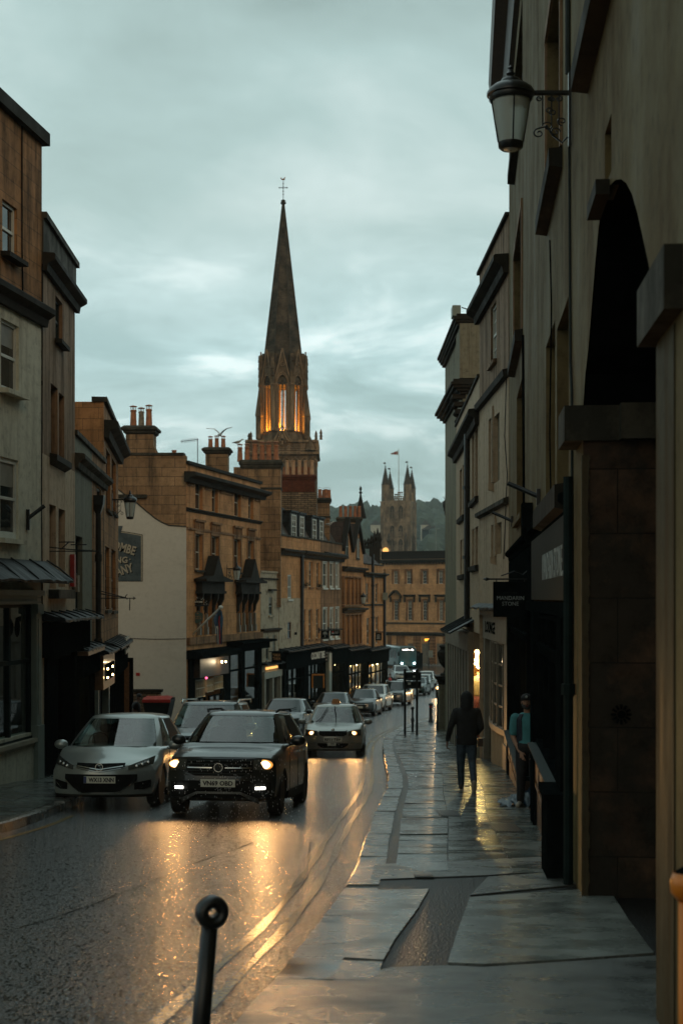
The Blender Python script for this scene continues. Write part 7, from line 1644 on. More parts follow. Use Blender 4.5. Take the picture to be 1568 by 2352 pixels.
class Car:
 def __init__(s,**k):
  s.L,s.W,s.H = k['L'],k['W']/2,k['H']
  s.zt = hermite(k['zt']); s.wf = hermite(k.get('wf',[(0,.95),(.3,.98),(1.0,1.0),(s.L-.8,1.0),(s.L-.2,.96),(s.L,.90)]))
  s.face = hermite(k['face']); s.cx = k.get('cx',.34); s.pw = k.get('pw',2.6); s.gc = k.get('gc',.20)
  s.wh = k['wheels']; s.wr = k['wr']; s.k = k
  s.cowl,s.rf,s.rr,s.bb = k['green']; s.belt = k['belt']; s.wb,s.wt = k.get('gw',(s.W - .07,s.W - .24))
 def off(s,x,z): return s.cx * (min(1.05,abs(x) / s.W)) ** s.pw + s.face(z)
 def fy(s,x,z,y=0.0): return y + (1 - smooth(y / 1.1)) * s.off(x,z)
 def zb(s,y):
  z = s.gc + (.06 if y < .12 else 0)
  for w in s.wh:
   r = s.wr + .055; d = abs(y - w)
   if d < r: z = max(z,s.wr + math.sqrt(r*r - d*d) * .98)
  return z
 def body(s,root):
  ys = sorted({round(y,3) for y in frange(0,s.L,.10)} | {round(w + (s.wr + .055) * t,3) for w in s.wh for t in (-1.01,-1,-.97,-.9,-.8,-.65,-.4,0,.4,.65,.8,.9,.97,1,1.01)})
  ys = [y for y in ys if 0 <= y <= s.L]
  lv = [.30,.40,.52,.64,.76]; rings = []
  for y in ys:
   w = s.W * s.wf(y); zb,zt = s.zb(y),s.zt(y); lo = s.gc; pts = [(0,zb),(w*.6,zb),(w*.93,zb)]
   prof = (.965,.99,1.0,1.0,.992)
   for l,f in zip(lv,prof): pts.append((w * f,min(max(l,zb + .004 * (lv.index(l) + 1)),zt - .09)))
   pts += [(w*.975,zt - .075),(w*.945,zt - .03),(w*.88,zt - .004),(w*.6,zt + .012),(w*.3,zt + .018),(0,zt + .02)]
   full = pts + [(-x,z) for x,z in reversed(pts[1:-1])]
   e = smooth((y - (s.L - .7)) / .7)
   rings.append([Vector((x,s.fy(x,z,y) - e * (.12 * (abs(x)/s.W) ** 3 + .10 * max(0,(z - .6))),z)) for x,z in full])
  mb = MB(); mb.loft(rings,caps=False)
  for ri in (0,-1):       # closed nose and tail, filled row by row
   r_ = rings[ri]; n = len(r_); h = n // 2; rows = []
   for i in range(h + 1):
    a = r_[i]; b = r_[(n - i) % n]; row = []
    for k in range(9):
     t = k / 8; x = a.x * (1 - t) + b.x * t; z = a.z * (1 - t) + b.z * t
     row.append(Vector((x,s.fy(x,z,0) if ri == 0 else a.y * (1 - t) + b.y * t + (0 if 1 else 0),z)))
    rows.append(row)
   mb.loft(rows,caps=False,closed=False)
  o = mb.build('body',M[s.k['paint']],root,smooth=True,angle=38,uv=False); return o
 def loop(s,f,n=36):
  """rounded outline between belt (f=0) and roof (f=1)"""
  y0 = s.cowl + (s.rf - s.cowl) * f; y1 = s.bb + (s.rr - s.bb) * f; w = s.wb + (s.wt - s.wb) * (f ** 1.25); z = s.belt + (s.H - s.belt) * (f if f < 1 else 1)
  cyy,ry = (y0 + y1) / 2,(y1 - y0) / 2; pts = []; ex = .26
  for k in range(n):
   a = 2 * math.pi * (k + .5) / n - math.pi; c,sn = math.cos(a),math.sin(a)
   x = w * math.copysign(abs(sn) ** ex,sn); y = cyy + ry * math.copysign(abs(c) ** .42,c)
   zz = z - .03 * f * (1 - (x / w) ** 2) * 0
   bow = .07 * (1 - (x / s.W) ** 2); y += -bow if c < 0 else bow * .6
   pts.append(Vector((x,y,zz)))
  return pts
 def green(s,root):
  fs = [-.12,.0,.2,.4,.6,.8,.93]; rings = []
  for f in fs:
   rings.append(s.loop(max(0,f)) if f >= 0 else [p + Vector((0,0,-.10)) for p in s.loop(0)])
  mb = MB(); mb.loft(rings,caps=False); mb.build('windows',M['glass_cab' if s.k.get('cab') else 'glass_car'],root,smooth=True,angle=50,uv=False)
  if s.k.get('cab'): s.cabin(root)
  n = 36; rb = MB(); L0 = s.loop(.90); L1 = s.loop(.97); L2 = s.loop(1.0)
  def shrink(L,k,dz):
   cyy = sum(p.y for p in L) / n; return [Vector((p.x * k,cyy + (p.y - cyy) * (k + (1-k)*.3),p.z + dz)) for p in L]
  def grow(L,g):
   cyy = sum(p.y for p in L) / n; return [p + Vector((p.x,p.y - cyy,0)).normalized() * g for p in L]
  rb.loft([grow(L0,-.01),grow(L0,.008),grow(L1,.008),shrink(L2,.965,.0),shrink(L2,.85,.018),shrink(L2,.6,.034),shrink(L2,.3,.042),shrink(L2,.05,.045)],caps=True)
  rb.build('roof',M[s.k['paint']],root,smooth=True,angle=45,uv=False)
  pl = MB(); bl = MB()
  def strip(mbx,ks,w0,w1,g=.010):
   rows = []
   for f in (0.0,.2,.4,.6,.8,.95):
    L = grow(s.loop(f),g); rows.append([L[k % n] for k in ks])
   # outer skin
   mbx.loft(rows,caps=False,closed=False)
  # parameter k: 0..35 runs from -180deg (front centre) round the left side
  def idx(a): return int(round((a / 360.0) * n - .5)) % n
  strip(pl,[idx(34),idx(44),idx(54)],0,0) ; strip(pl,[idx(306),idx(316),idx(326)],0,0)
  strip(pl,[idx(134),idx(146)],0,0); strip(pl,[idx(214),idx(226)],0,0)
  pl.build('pillar',M[s.k['paint']],root,smooth=True,uv=False)
  strip(bl,[idx(88),idx(96)],0,0,.006); strip(bl,[idx(264),idx(272)],0,0,.006); bl.build('door_pillar',M['plastic'],root,uv=False)
 def cabin(s,root):
  cyy = (s.cowl + s.bb) / 2; z = s.belt + .025; mb = MB()
  mb.poly([Vector((p.x * .985,cyy + (p.y - cyy) * .985,z)) for p in s.loop(0)]); mb.build('dashboard',M['blackm'],root,uv=False)
  M.setdefault('seat',plain('grey_seat_fabric',(.05,.052,.05),.9))
  yf,yr = s.cowl + 1.15,s.cowl + 2.05
  for sd in (-1,1):
   for y,w in ((yf,.24),(yr,.22)):
    m = MB(); m.loft([[Vector((sd*.37 + a*w*k,y + b*.07 + t*.12,z0)) for a,b in ((-1,-1),(1,-1),(1,1),(-1,1))] for z0,k,t in ((z - .02,1,0),(z + .14,.95,.4),(z + .20,.6,.7))]); m.ell((sd*.37,y + .10,z + .28),.13,.05,.085,10,8); m.build('seat',M['seat'],root,uv=False)
  m = MB(); m.ell((0,s.rf - .12,s.H - .14),.12,.03,.035,10,6); m.box(-.05,.05,s.rf - .1,s.rf + .02,s.H - .14,s.H - .04); m.build('rear_view_mirror',M['blackm'],root,uv=False)
  m = MB(); m.lathe((0,0,0),[(.175,-.01),(.19,0),(.175,.01),(.165,0),(.175,-.01)],18,caps=False); m.xf(Matrix.Translation((-.37,s.cowl + .62,z + .06)) @ Matrix.Rotation(R(65),4,'X')); m.build('steering_wheel',M['blackm'],root,uv=False)
 def strip(s,xs,top,bot,off=.012,th=.03):
  """a panel lying on the nose between two height curves"""
  mb = MB(); n = len(xs); F = []
  for x,t_,b_ in zip(xs,top,bot):
   F.append([Vector((x,s.fy(x,b_) - off + th,b_)),Vector((x,s.fy(x,b_) - off,b_)),Vector((x,s.fy(x,(t_+b_)/2) - off,(t_ + b_) / 2)),Vector((x,s.fy(x,t_) - off,t_)),Vector((x,s.fy(x,t_) - off + th,t_))])
  return mb.loft(F,caps=True)
 def panel(s,x0,x1,tf,bf,name,mat,root,off=.012,n=14,th=.03,both=False):
  m = MB()
  for sg in ((1,-1) if both else (1,)):
   xs = [x0 + (x1 - x0) * i / n for i in range(n + 1)]; t_ = [tf(abs(x)) for x in xs]; b_ = [bf(abs(x)) for x in xs]
   q = s.strip([x * sg for x in xs],t_,b_,off,th); 
   if both: 
    if sg == 1: m.add(q.v,q.f)
    else: m.add(q.v,[tuple(reversed(f)) for f in q.f])
   else: m = q
  return m.build(name,M[mat],root,smooth=False,uv=False)
 def wheel(s,root,x,y,steer=0.0):
  r = s.wr; w = .11; mb = MB()
  M0 = Matrix.Translation((x,y,r)) @ Matrix.Rotation(steer,4,'Z') @ Matrix.Rotation(R(90),4,'Y')
  mb.lathe((0,0,0),[(r*.68,-w),(r*.93,-w),(r,-w*.7),(r,w*.7),(r*.93,w),(r*.68,w)],28); mb.xf(M0); ty = mb.build('wheel',M['rubber'],root,uv=False)
  rm = MB(); sd = 1 if x > 0 else -1; rm.lathe((0,0,0),[(.02,w*.45),(r*.60,w*.40),(r*.66,w*.8),(r*.69,w*.95),(r*.69,w*.2),(.02,w*.2)],28)
  for k in range(5):
   a = k * 2 * math.pi / 5; c,sn = math.cos(a),math.sin(a); p = lambda rr,t,z: Vector((rr*c - t*sn,rr*sn + t*c,z))
   rm.hexa([p(.05,-.035,w*.3),p(r*.66,-.022,w*.3),p(r*.66,.022,w*.3),p(.05,.035,w*.3),p(.05,-.035,w*.78),p(r*.66,-.022,w*.72),p(r*.66,.022,w*.72),p(.05,.035,w*.78)])
  if sd < 0: rm.xf(Matrix.Rotation(R(180),4,'X'))
  rm.xf(M0); rm.build('rim',M['alloy'],ty,uv=False)
 def mirror(s,root,sd,mat=None,z=None):
  z = z or s.belt + .04; x = sd * (s.W + .10); y = s.cowl + .50; mb = MB(); mb.ell((x,y,z),.125,.085,.085,12,8); mb.tube([(sd * (s.W - .08),y + .02,z - .07),(x - sd*.05,y + .01,z - .04)],.025,6)
  return mb.build('mirror',M[mat or s.k['paint']],root,smooth=True,uv=False)
 def plate(s,root,text,z,w=.52,h=.111,x=0.0,blue=False):
  y = s.fy(x,z) - .035; mb = MB(); mb.box(x - w/2,x + w/2,y,y + .03,z - h/2,z + h/2); p = mb.build('number_plate',M['plate'],root,uv=False)
  if text:
   t_ = MB(); text_into(t_,text,(x + (.03 if blue else 0),y - .003,z),(1,0,0),(0,0,1),width=w*(.80 if blue else .88),height=h*.66,ext=.003,bold=.035); t_.build('plate_lettering',M['ink'],p,uv=False)
  if blue: b_ = MB(); b_.box(x - w/2,x - w/2 + .045,y - .004,y,z - h/2 + .003,z + h/2 - .003); M.setdefault('euroblue',plain('plate_blue',(.01,.03,.12),.4)); b_.build('plate_band',M['euroblue'],p,uv=False)
 def headlight_glow(s,root,x,z,e,rad=.065,col=(1.0,.50,.16)):
  y = s.fy(x,z) - .03; mb = MB(); mb.ell((x,y + .01,z),rad,.03,rad*.85,12,8); mb.build('headlight_lamp',M['e_head'],root,uv=False); mb = MB(); mb.ell((x*.97,y + .022,z),rad*1.9,.02,rad*1.05,12,8); mb.build('headlight_lens',M['e_lens'],root,uv=False)
  l = bpy.data.lights.new('headlight_beam','SPOT'); l.energy = e; l.color = col; l.spot_size = R(110); l.spot_blend = .9; l.shadow_soft_size = .05
  o = bpy.data.objects.new('headlight_beam',l); COL.objects.link(o); o.parent = root; o.location = (x,y - .08,z); o.rotation_euler = (R(90 - 7),0,R(180)); return o
 def common(s,root,steer=0.0,mirrors=True):
  s.body(root); s.green(root)
  for y in s.wh:
   for sd in (-1,1): s.wheel(root,sd * (s.W - .13),y,steer if y < 2 else 0)
  if mirrors:
   for sd in (-1,1): s.mirror(root,sd)
  ub = MB(); ub.box(-s.W + .14,s.W - .14,.45,s.L - .3,.22,.42); ub.build('underbody',M['plastic'],root,uv=False)
  sk = MB()
  for sd in (-1,1):
   y0,y1 = s.wh[0] + s.wr + .08,s.wh[1] - s.wr - .08; x = sd * s.W; sk.box(min(x,x - sd*.06) ,max(x,x - sd*.06) + .006,y0,y1,s.gc - .02,s.gc + .10)
   for yy in (s.wh[0] + .62,(s.wh[0] + s.wh[1]) / 2 + .25,s.wh[1] - .28): sk.box(x - .003,x + .003,yy - .006,yy + .006,s.gc + .12,s.belt - .04)
  sk.build('sill_trim',M['plastic'],root,uv=False)
  hd = MB()
  for sd in (-1,1):
   for yy in (s.cowl + 1.25,s.cowl + 2.15): hd.box(sd*s.W - .018,sd*s.W + .018,yy,yy + .16,s.belt - .17,s.belt - .14)
  hd.build('door_handle',M['chrome'],root,uv=False)
def place(root,u,d,yaw):
 """front bumper centre of a vehicle at image column u, distance d; yaw = heading of the rear, degrees to the right"""
 root.location = ((u - U0) * d / FPX,d,ground(d)); slope = math.atan2(ground(d + 3.5) - ground(d + .5),3.0)
 root.rotation_mode = 'XYZ'; root.rotation_euler = (slope,0,R(-yaw)); ORG[root.name] = Vector((0,0,0))
def car_root(label,group=None,cat='car',name='parked_car'):
 r = thing(name,(0,0,0),label,cat,group); return r
def wipers(s,root,pts):
 mb = MB()
 for p in pts:
  q = []
  for x,f in p:
   y0 = s.cowl + (s.rf - s.cowl) * f - .07 * (1 - (x / s.W) ** 2); z = s.belt + (s.H - s.belt) * f; q.append((x,y0 - .04,z + .02))
  mb.tube(q,.012,5)
 mb.build('wiper',M['blackm'],root,uv=False)

# --- the dark oncoming SUV with lit lamps ---
suv = Car(cab=1,L=4.11,W=1.78,H=1.57,paint='p_grey',zt=[(0,.90),(.12,.955),(.4,.99),(.9,1.03),(1.15,1.095),(2.5,1.11),(3.8,1.10),(4.11,1.02)],
 face=[(.15,.16),(.28,.03),(.42,.0),(.58,.01),(.72,.03),(.85,.07),(.93,.14),(1.05,.24)],cx=.33,pw=2.6,gc=.24,wheels=(.80,3.36),wr=.335,green=(1.12,1.90,3.50,3.98),belt=1.09,gw=(.84,.60))
r = car_root('dark grey compact SUV driving towards the camera with both headlights blazing',name='driven_car'); suv.common(r,.05)
T = lambda c: (lambda x: c)
suv.panel(-.52,.52,T(.885),T(.635),'grille','plastic',r,.010)
for z in (.665,.71,.86,.81): suv.panel(-.50,.50,T(z + .008),T(z - .006),'grille_bar','dkgrey',r,.024,th=.02)
suv.panel(.10,.50,T(.765),T(.748),'chrome_bar','chrome',r,.034,both=True,th=.02)
suv.panel(-.62,.62,lambda x: .625 + max(0,x - .34) * .33,lambda x: .595 + max(0,x - .34) * .33,'bumper_line','p_grey',r,.03)
suv.panel(.52,.80,lambda x: .875 + (x - .52) * .03,lambda x: .73 - (x - .52) * .12,'headlight','lens',r,.022,both=True)
suv.panel(-.78,.78,lambda x: .56 if x < .5 else .56 - (x - .5) * .1,T(.30),'lower_bumper','plastic',r,.012)
suv.panel(-.60,.60,lambda x: .395 - max(0,x - .34) * .42,lambda x: .365 - max(0,x - .34) * .52,'skid_trim','alloy',r,.04)
suv.panel(.28,.60,lambda x: .395 - max(0,x - .34) * .42,lambda x: .365 - max(0,x - .34) * .52 - .03 * max(0,min(1,(x-.3)/.3)),'skid_trim','alloy',r,.042,both=True)
m_ = suv.panel(.56,.70,T(.468),T(.43),'running_light','e_drl',r,.045,both=True)
suv.headlight_glow(r,-.715,.80,130,.068); suv.headlight_glow(r,.685,.80,240,.075)
mb = MB()
for sx in (-.715,.685): mb.ell((sx,suv.fy(sx,.8) - .035,.80),.088,.012,.052,14,8)
mb.build('lit_reflector',M['e_head'],r,uv=False)
# round badge with the V over W
yb = suv.fy(0,.76) - .04; mb = MB(); mb.lathe((0,0,0),[(.060,-.006),(.070,-.006),(.070,.006),(.060,.006),(.060,-.006)],24,caps=False); mb.xf(Matrix.Translation((0,yb,.76)) @ Matrix.Rotation(R(90),4,'X'))
for pts in ([(-.023,.055),(0,.009),(.023,.055)],[(-.054,.024),(-.027,-.05),(0,.0),(.027,-.05),(.054,.024)]): mb.tube([(x,yb,.76 + z) for x,z in pts],.006,5)
mb.build('badge',M['chrome'],r,uv=False)
mb = MB(); mb.lathe((0,0,0),[(.001,-.004),(.063,-.004),(.063,.004),(.001,.004)],20); mb.xf(Matrix.Translation((0,yb + .012,.76)) @ Matrix.Rotation(R(90),4,'X')); mb.build('badge_backing',M['ink'],r,uv=False)
suv.plate(r,'VN69 OBD',.525,.53,.115)
mb = MB()
for sd in (-1,1): mb.tube([(sd*.57,1.95,1.585),(sd*.60,2.05,1.62),(sd*.61,3.2,1.62),(sd*.59,3.4,1.58)],.018,6)
mb.build('roof_rail',M['plastic'],r,uv=False)
# pale interior shapes: seats and mirror seen through the screen are left to reflections; add tax disc and mirror housing
place(r,500,21.6,6.5)

# --- silver hatchback parked at the left ---
ast = Car(cab=1,L=4.42,W=1.81,H=1.50,paint='p_silver',zt=[(0,.70),(.10,.76),(.35,.83),(.8,.93),(1.15,.99),(2.4,1.0),(3.8,1.03),(4.42,.95)],
 face=[(.10,.14),(.22,.03),(.38,.0),(.52,.0),(.62,.03),(.72,.09),(.82,.22),(.95,.42)],cx=.46,pw=2.3,gc=.17,wheels=(.92,3.60),wr=.325,green=(1.00,2.02,3.30,4.20),belt=.96,gw=(.85,.60))
r = car_root('silver hatchback parked at the left kerb beside the dark SUV, its lamps off'); ast.common(r)
ast.panel(-.40,.40,lambda x: .735 + x*.03,lambda x: .615 + x * .17,'grille','plastic',r,.010)
ast.panel(-.38,.38,lambda x: .650 + x * .15,lambda x: .633 + x * .15,'chrome_bar','chrome',r,.03,th=.02)
ast.panel(-.41,.41,lambda x: .605 + x * .17,lambda x: .595 + x * .17,'chrome_bar','chrome',r,.02,th=.02)
ast.panel(.46,.82,lambda x: .70 + (x - .46) * .42,lambda x: .635 + (x - .46) * .22,'headlight','lens',r,.016,both=True)
ast.panel(-.60,.60,lambda x: .56,lambda x: .265 + max(0,x - .30) ** 1.3 * 1.0,'lower_grille','plastic',r,.010)
ast.panel(-.60,.60,lambda x: .270 + max(0,x - .30) ** 1.3 * 1.05,lambda x: .255 + max(0,x - .30) ** 1.3 * 1.0,'chrome_bar','chrome',r,.03,th=.02)
ast.panel(.56,.80,lambda x: .42 + (x-.56) * .2,lambda x: .31 + max(0,x - .70) * .4,'fog_recess','plastic',r,.010,both=True)
ast.panel(.66,.80,lambda x: .33 + (x - .66) * .9,lambda x: .32 + (x - .66) * .82,'chrome_bar','chrome',r,.03,th=.02,both=True)
mb = MB()
for sd in (-1,1):
 for k,x in enumerate((.58,.66,.74)): z = .69 + (x-.58)*.35; mb.ell((sd*x,ast.fy(x,z) - .012,z),.028,.012,.028,8,6)
mb.build('reflector',M['chrome'],r,uv=False)
yb = ast.fy(0,.675) - .035; mb = MB(); mb.lathe((0,0,0),[(.055,-.008),(.066,-.008),(.066,.008),(.055,.008),(.055,-.008)],20,caps=False); mb.xf(Matrix.Translation((0,yb,.675)) @ Matrix.Rotation(R(90),4,'X'))
mb.tube([(-.02,yb,.71),(.02,yb,.70),(-.005,yb,.68),(.03,yb,.665),(.0,yb,.635)],[.006,.014,.010,.012,.004],6); mb.build('badge',M['chrome'],r,uv=False)
ast.plate(r,'WX13 XNN',.475,.52,.111,.02,blue=True)
place(r,226,23.3,3.0)

# --- oncoming silver taxi ---
oct_ = Car(cab=1,L=4.57,W=1.77,H=1.46,paint='p_taxi',zt=[(0,.72),(.10,.78),(.35,.84),(.9,.91),(1.25,.95),(2.5,.96),(3.9,1.0),(4.57,.96)],
 face=[(.12,.12),(.25,.02),(.42,.0),(.55,.01),(.66,.04),(.76,.09),(.86,.2)],cx=.32,pw=2.8,gc=.17,wheels=(.90,3.48),wr=.32,green=(1.15,1.95,3.35,4.30),belt=.93,gw=(.82,.60))
r = car_root('warm silver saloon taxi with an orange roof sign and lit headlights',name='taxi_car',cat='taxi'); oct_.common(r)
oct_.panel(-.40,.40,lambda x: .745,lambda x: .60 + max(0,x - .30) * .5,'grille','plastic',r,.012)
mb = MB()
for k in range(17): x = -.36 + .72 * k / 16; mb.box(x - .006,x + .006,oct_.fy(x,.67) - .03,oct_.fy(x,.67) - .01,.625,.735)
mb.build('grille_bar',M['dkgrey'],r,uv=False)
oct_.panel(-.42,.42,lambda x: .765,lambda x: .748,'chrome_bar','chrome',r,.02,th=.02)
oct_.panel(.44,.80,lambda x: .745 + (x - .44) * .12,lambda x: .615,'headlight','lens',r,.016,both=True)
oct_.panel(-.44,.44,T(.40),lambda x: .26 + max(0,x - .3) * .6,'lower_grille','plastic',r,.012)
oct_.panel(-.80,.80,lambda x: .415 if x > .46 else .25,lambda x: .40 if x > .46 else .235,'bumper_line','chrome',r,.02,n=40)
mb = MB(); mb.ell((0,oct_.fy(0,.77) - .02,.775),.05,.015,.05,12,8); mb.build('badge',M['chrome'],r,uv=False)
oct_.plate(r,'RF11 TEV',.505,.52,.111)
mb = MB(); mb.box(-.15,.09,oct_.fy(0,.38) - .04,oct_.fy(0,.38) - .015,.33,.42); lp = mb.build('licence_plate',M['plate'],r,uv=False); mb = MB(); text_into(mb,'308',(-.01,oct_.fy(0,.38) - .043,.385),(1,0,0),(0,0,1),width=.10,height=.04,ext=.002,bold=.03); mb.build('plate_lettering',M['ink'],lp,uv=False)
oct_.headlight_glow(r,-.615,.685,130,.06); oct_.headlight_glow(r,.60,.685,150,.06)
mb = MB(); mb.loft([[Vector((x*w,2.25 + y*w2,z)) for x,y in ((-1,-1),(1,-1),(1,1),(-1,1))] for w,w2,z in ((.13,.07,1.49),(.12,.06,1.58),(.08,.045,1.64))]); mb.build('roof_sign',M['amber'],r,uv=False)
wipers(oct_,r,[[(-.55,.03),(-.40,.25),(-.22,.85)],[(.05,.03),(.04,.4),(-.02,.9)]])
place(r,764,40.8,2.0)

# --- dark SUV with roof rails behind the silver hatchback ---
out_ = Car(cab=1,L=4.78,W=1.84,H=1.66,paint='p_blue',zt=[(0,.92),(.12,.97),(.4,1.0),(1.0,1.06),(1.3,1.09),(2.5,1.10),(4.0,1.10),(4.78,1.02)],
 face=[(.15,.12),(.3,.02),(.5,.0),(.7,.02),(.85,.07),(1.0,.18)],cx=.30,pw=2.8,gc=.22,wheels=(.92,3.65),wr=.35,green=(1.15,1.95,4.05,4.60),belt=1.07,gw=(.86,.66))
def simple_face(c,r,zl=.62,zh=.80,plate_z=.5,txt=None,lit=None,hx=(.50,.80)):
 c.panel(-.46,.46,T(zh),T(zl),'grille','plastic',r,.012); c.panel(-.44,.44,T((zl+zh)/2 + .012),T((zl+zh)/2 - .012),'chrome_bar','chrome',r,.025,th=.02)
 c.panel(hx[0],hx[1],lambda x: zh + .02 + (x - .5) * .1,lambda x: zh - .13 + (x - .5) * .06,'headlight','lens',r,.016,both=True)
 c.panel(-.62,.62,T(.42),T(.27),'lower_grille','plastic',r,.012); c.plate(r,txt,plate_z)
def rails(r,W,y0,y1,H,mat='chrome'):
 mb = MB()
 for sd in (-1,1): mb.tube([(sd*W,y0,H - .03),(sd*(W + .02),y0 + .15,H + .05),(sd*(W + .02),y1 - .15,H + .05),(sd*W,y1,H - .03)],.022,8)
 mb.build('roof_rail',M[mat],r,uv=False)
r = car_root('blue grey estate SUV with bright roof rails parked behind the silver hatchback','cars parked along the left kerb'); out_.common(r); simple_face(out_,r,.70,.90); rails(r,.66,2.0,4.3,1.68); place(r,447,31.6,4.0)
# --- others in the parked row ---
hatch = dict(L=4.2,W=1.76,H=1.47,zt=[(0,.74),(.10,.80),(.35,.87),(.9,.95),(1.2,.99),(2.4,1.0),(3.7,1.03),(4.2,.95)],face=[(.12,.12),(.25,.02),(.42,.0),(.6,.02),(.72,.06),(.85,.18)],cx=.38,pw=2.4,gc=.18,wheels=(.86,3.42),wr=.32,green=(1.05,1.95,3.25,4.02),belt=.96,gw=(.82,.60))
suvk = dict(L=4.4,W=1.82,H=1.62,zt=[(0,.86),(.12,.93),(.4,.98),(1.0,1.04),(1.25,1.07),(2.5,1.08),(3.9,1.10),(4.4,1.0)],face=[(.15,.14),(.3,.02),(.5,.0),(.68,.02),(.8,.06),(.95,.18)],cx=.34,pw=2.5,gc=.22,wheels=(.88,3.5),wr=.35,green=(1.12,1.95,3.6,4.22),belt=1.04,gw=(.85,.64))
GRP = 'cars parked along the left kerb'
def parked(spec,col,label,u,d,yaw,txt=None,lo=False,wp=None,rail=None):
 c = Car(paint=col,**spec); r = car_root(label,GRP); c.common(r); simple_face(c,r,(.60 if spec is hatch else .68),(.74 if spec is hatch else .86),.5,txt)
 if rail: rails(r,spec['gw'][1],2.0,spec['green'][2] + .1,spec['H'] + .01,rail)
 if wp: wipers(c,r,wp)
 place(r,u,d,yaw); return r
parked(hatch,'p_dark','black hatchback with a raised wiper parked left of the taxi, below the pub',633,52.5,8,wp=[[(.0,.03),(.25,.2),(.55,.35)],[(-.3,.05),(.0,.1),(.3,.15)]])
parked(hatch,'p_dark','dark hatchback parked just behind the roof sign of the taxi',753,69,7)
parked(hatch,'p_dark','glossy black coupe like car parked in front of the white crossover',822,79.5,9)
parked(suvk,'p_white','white crossover parked fourth up from the taxi, headlights dark',846,87.5,11)
parked(suvk,'p_dark','large black estate with roof rails parked behind the white crossover',895,97.5,12,rail='chrome')
parked(hatch,'p_silver','silver hatchback with amber lit flank seen between the two sign posts',918,110,12)
parked(hatch,'p_green','deep green sports hatchback parked right of the twin sign posts',950,118,12)
parked(hatch,'p_silver','silver car mostly hidden behind the deep green hatchback',962,127,12)
parked(hatch,'p_white','white hatchback farthest along the parked row near the bus',974,137,9)
parked(suvk,'p_silver','pale grey car standing just in front of the bus',926,150,-4)
# car coming round the pier with one lamp showing
c = Car(paint='p_dark',**suvk); r = car_root('dark car half hidden behind the gate pier with one headlight shining',name='driven_car'); c.common(r); simple_face(c,r,.68,.86)
c.headlight_glow(r,-.66,.80,900,.13,(1,.62,.28)); c.headlight_glow(r,.66,.80,500,.09,(1,.62,.28)); place(r,1024,112,10)
# dark car and red vehicle in the lane
c = Car(paint='p_dark',**hatch); r = car_root('dark car standing in the lane behind the hunched figure',GRP); c.common(r); r.location = (PX(300,55) - .3,55.5,ground(56)); r.rotation_euler = (0,0,R(75)); ORG[r.name] = Vector((0,0,0)); r['group'] = 'cars in the lane'
sk = thing('skip_lorry',(PX(350,57),57,ground(57)),'dark builder\'s skip with a bright red sheeted top in the lane','skip'); mb = MB()
x0,x1 = PX(330,57),PX(392,57); zt_ = PZ(1608,57); mb.loft([[Vector((x,y,z)) for x,y in ((x0 + e,56.8),(x1 - e,56.8),(x1 - e,58.6),(x0 + e,58.6))] for z,e in ((ground(57) + .15,.25),(zt_ - .1,0),(zt_,0))]); mb.build('hull',M['plastic'],sk)
mb = MB(); rnd = random.Random(3); mb.loft([[Vector((x0 - .02 + (x1 - x0 + .04) * i / 8,56.75 + 1.9 * j / 4,zt_ + .04 + rnd.uniform(0,.09) * (0 < j < 4))) for j in range(5)] for i in range(9)],caps=False,closed=False); mb.box(x0 - .03,x1 + .03,56.74,56.79,zt_ - .08,zt_ + .04); mb.build('red_sheet',M['red'],sk)

# --- the bus ---
bus = thing('bus',(PX(936.5,184),184,ground(184)),'teal single deck bus with a lit destination display pulling round the far corner','bus',rotz=R(14))
ORG[bus.name] = Vector((0,0,0)); W2,HB,LB = 1.2,2.95,9.5
mb = MB(); rings = []
for y,w,h,z0 in ((.0,.86,.90,.35),(.10,.95,.96,.30),(.35,1.0,1.0,.28),(3,1,1,.28),(9.2,1,1,.28),(9.5,.93,.96,.35)):
 prof = [(0,z0),(.9*W2*w,z0),(W2*w,z0 + .15),(W2*w,2.2),(W2*w*.96,HB*h - .25),(W2*w*.80,HB*h - .04),(0,HB*h)]; rings.append([Vector((x,y,z)) for x,z in prof + [(-x,z) for x,z in reversed(prof[1:-1])]])
mb.loft(rings); mb.build('body',M['p_teal'],bus,smooth=True,angle=35,uv=False)
mb = MB()
ws = [Vector((x,-.03 - .12 * (1 - (x / 1.1) ** 2) + .12,z)) for x,z in ((-.98,1.05),(-.5,.95),(.5,.95),(.98,1.05),(1.0,2.2),(.85,2.68),(-.85,2.68),(-1.0,2.2))]
mb.prism(ws,(0,.05,0)); mb.build('windscreen',M['glass_car'],bus,uv=False)
mb = MB(); mb.prism([(x,-.06,z) for x,z in ((-.86,2.30),(.86,2.30),(.80,2.72),(-.80,2.72))],(0,.05,0)); dsp = mb.build('destination_display',M['ink'],bus,uv=False)
mb = MB(); text_into(mb,'Larkhall',(-.40,-.07,2.50),(1,0,0),(0,0,1),width=.68,height=.20,ext=.003); text_into(mb,'6a',(.58,-.07,2.50),(1,0,0),(0,0,1),width=.27,height=.24,ext=.003,bold=.03); text_into(mb,'Park',(.18,-.07,2.46),(1,0,0),(0,0,1),width=.22,height=.10,ext=.003); mb.build('display_lettering',M['e_drl'],dsp,uv=False)
for sx in (-1,1):
 mb = MB(); mb.ell((sx*.84,-.03,.72),.12,.05,.11,10,6); mb.build('headlight',M['e_white'],bus,uv=False); point((0,0,0),10,(.85,.95,1),.08,'headlight_beam').parent = bus
for o_,sx in zip([o for o in bus.children if o.type == 'LIGHT'],(-1,1)): o_.location = (sx*.84,-.2,.72)
mb = MB()
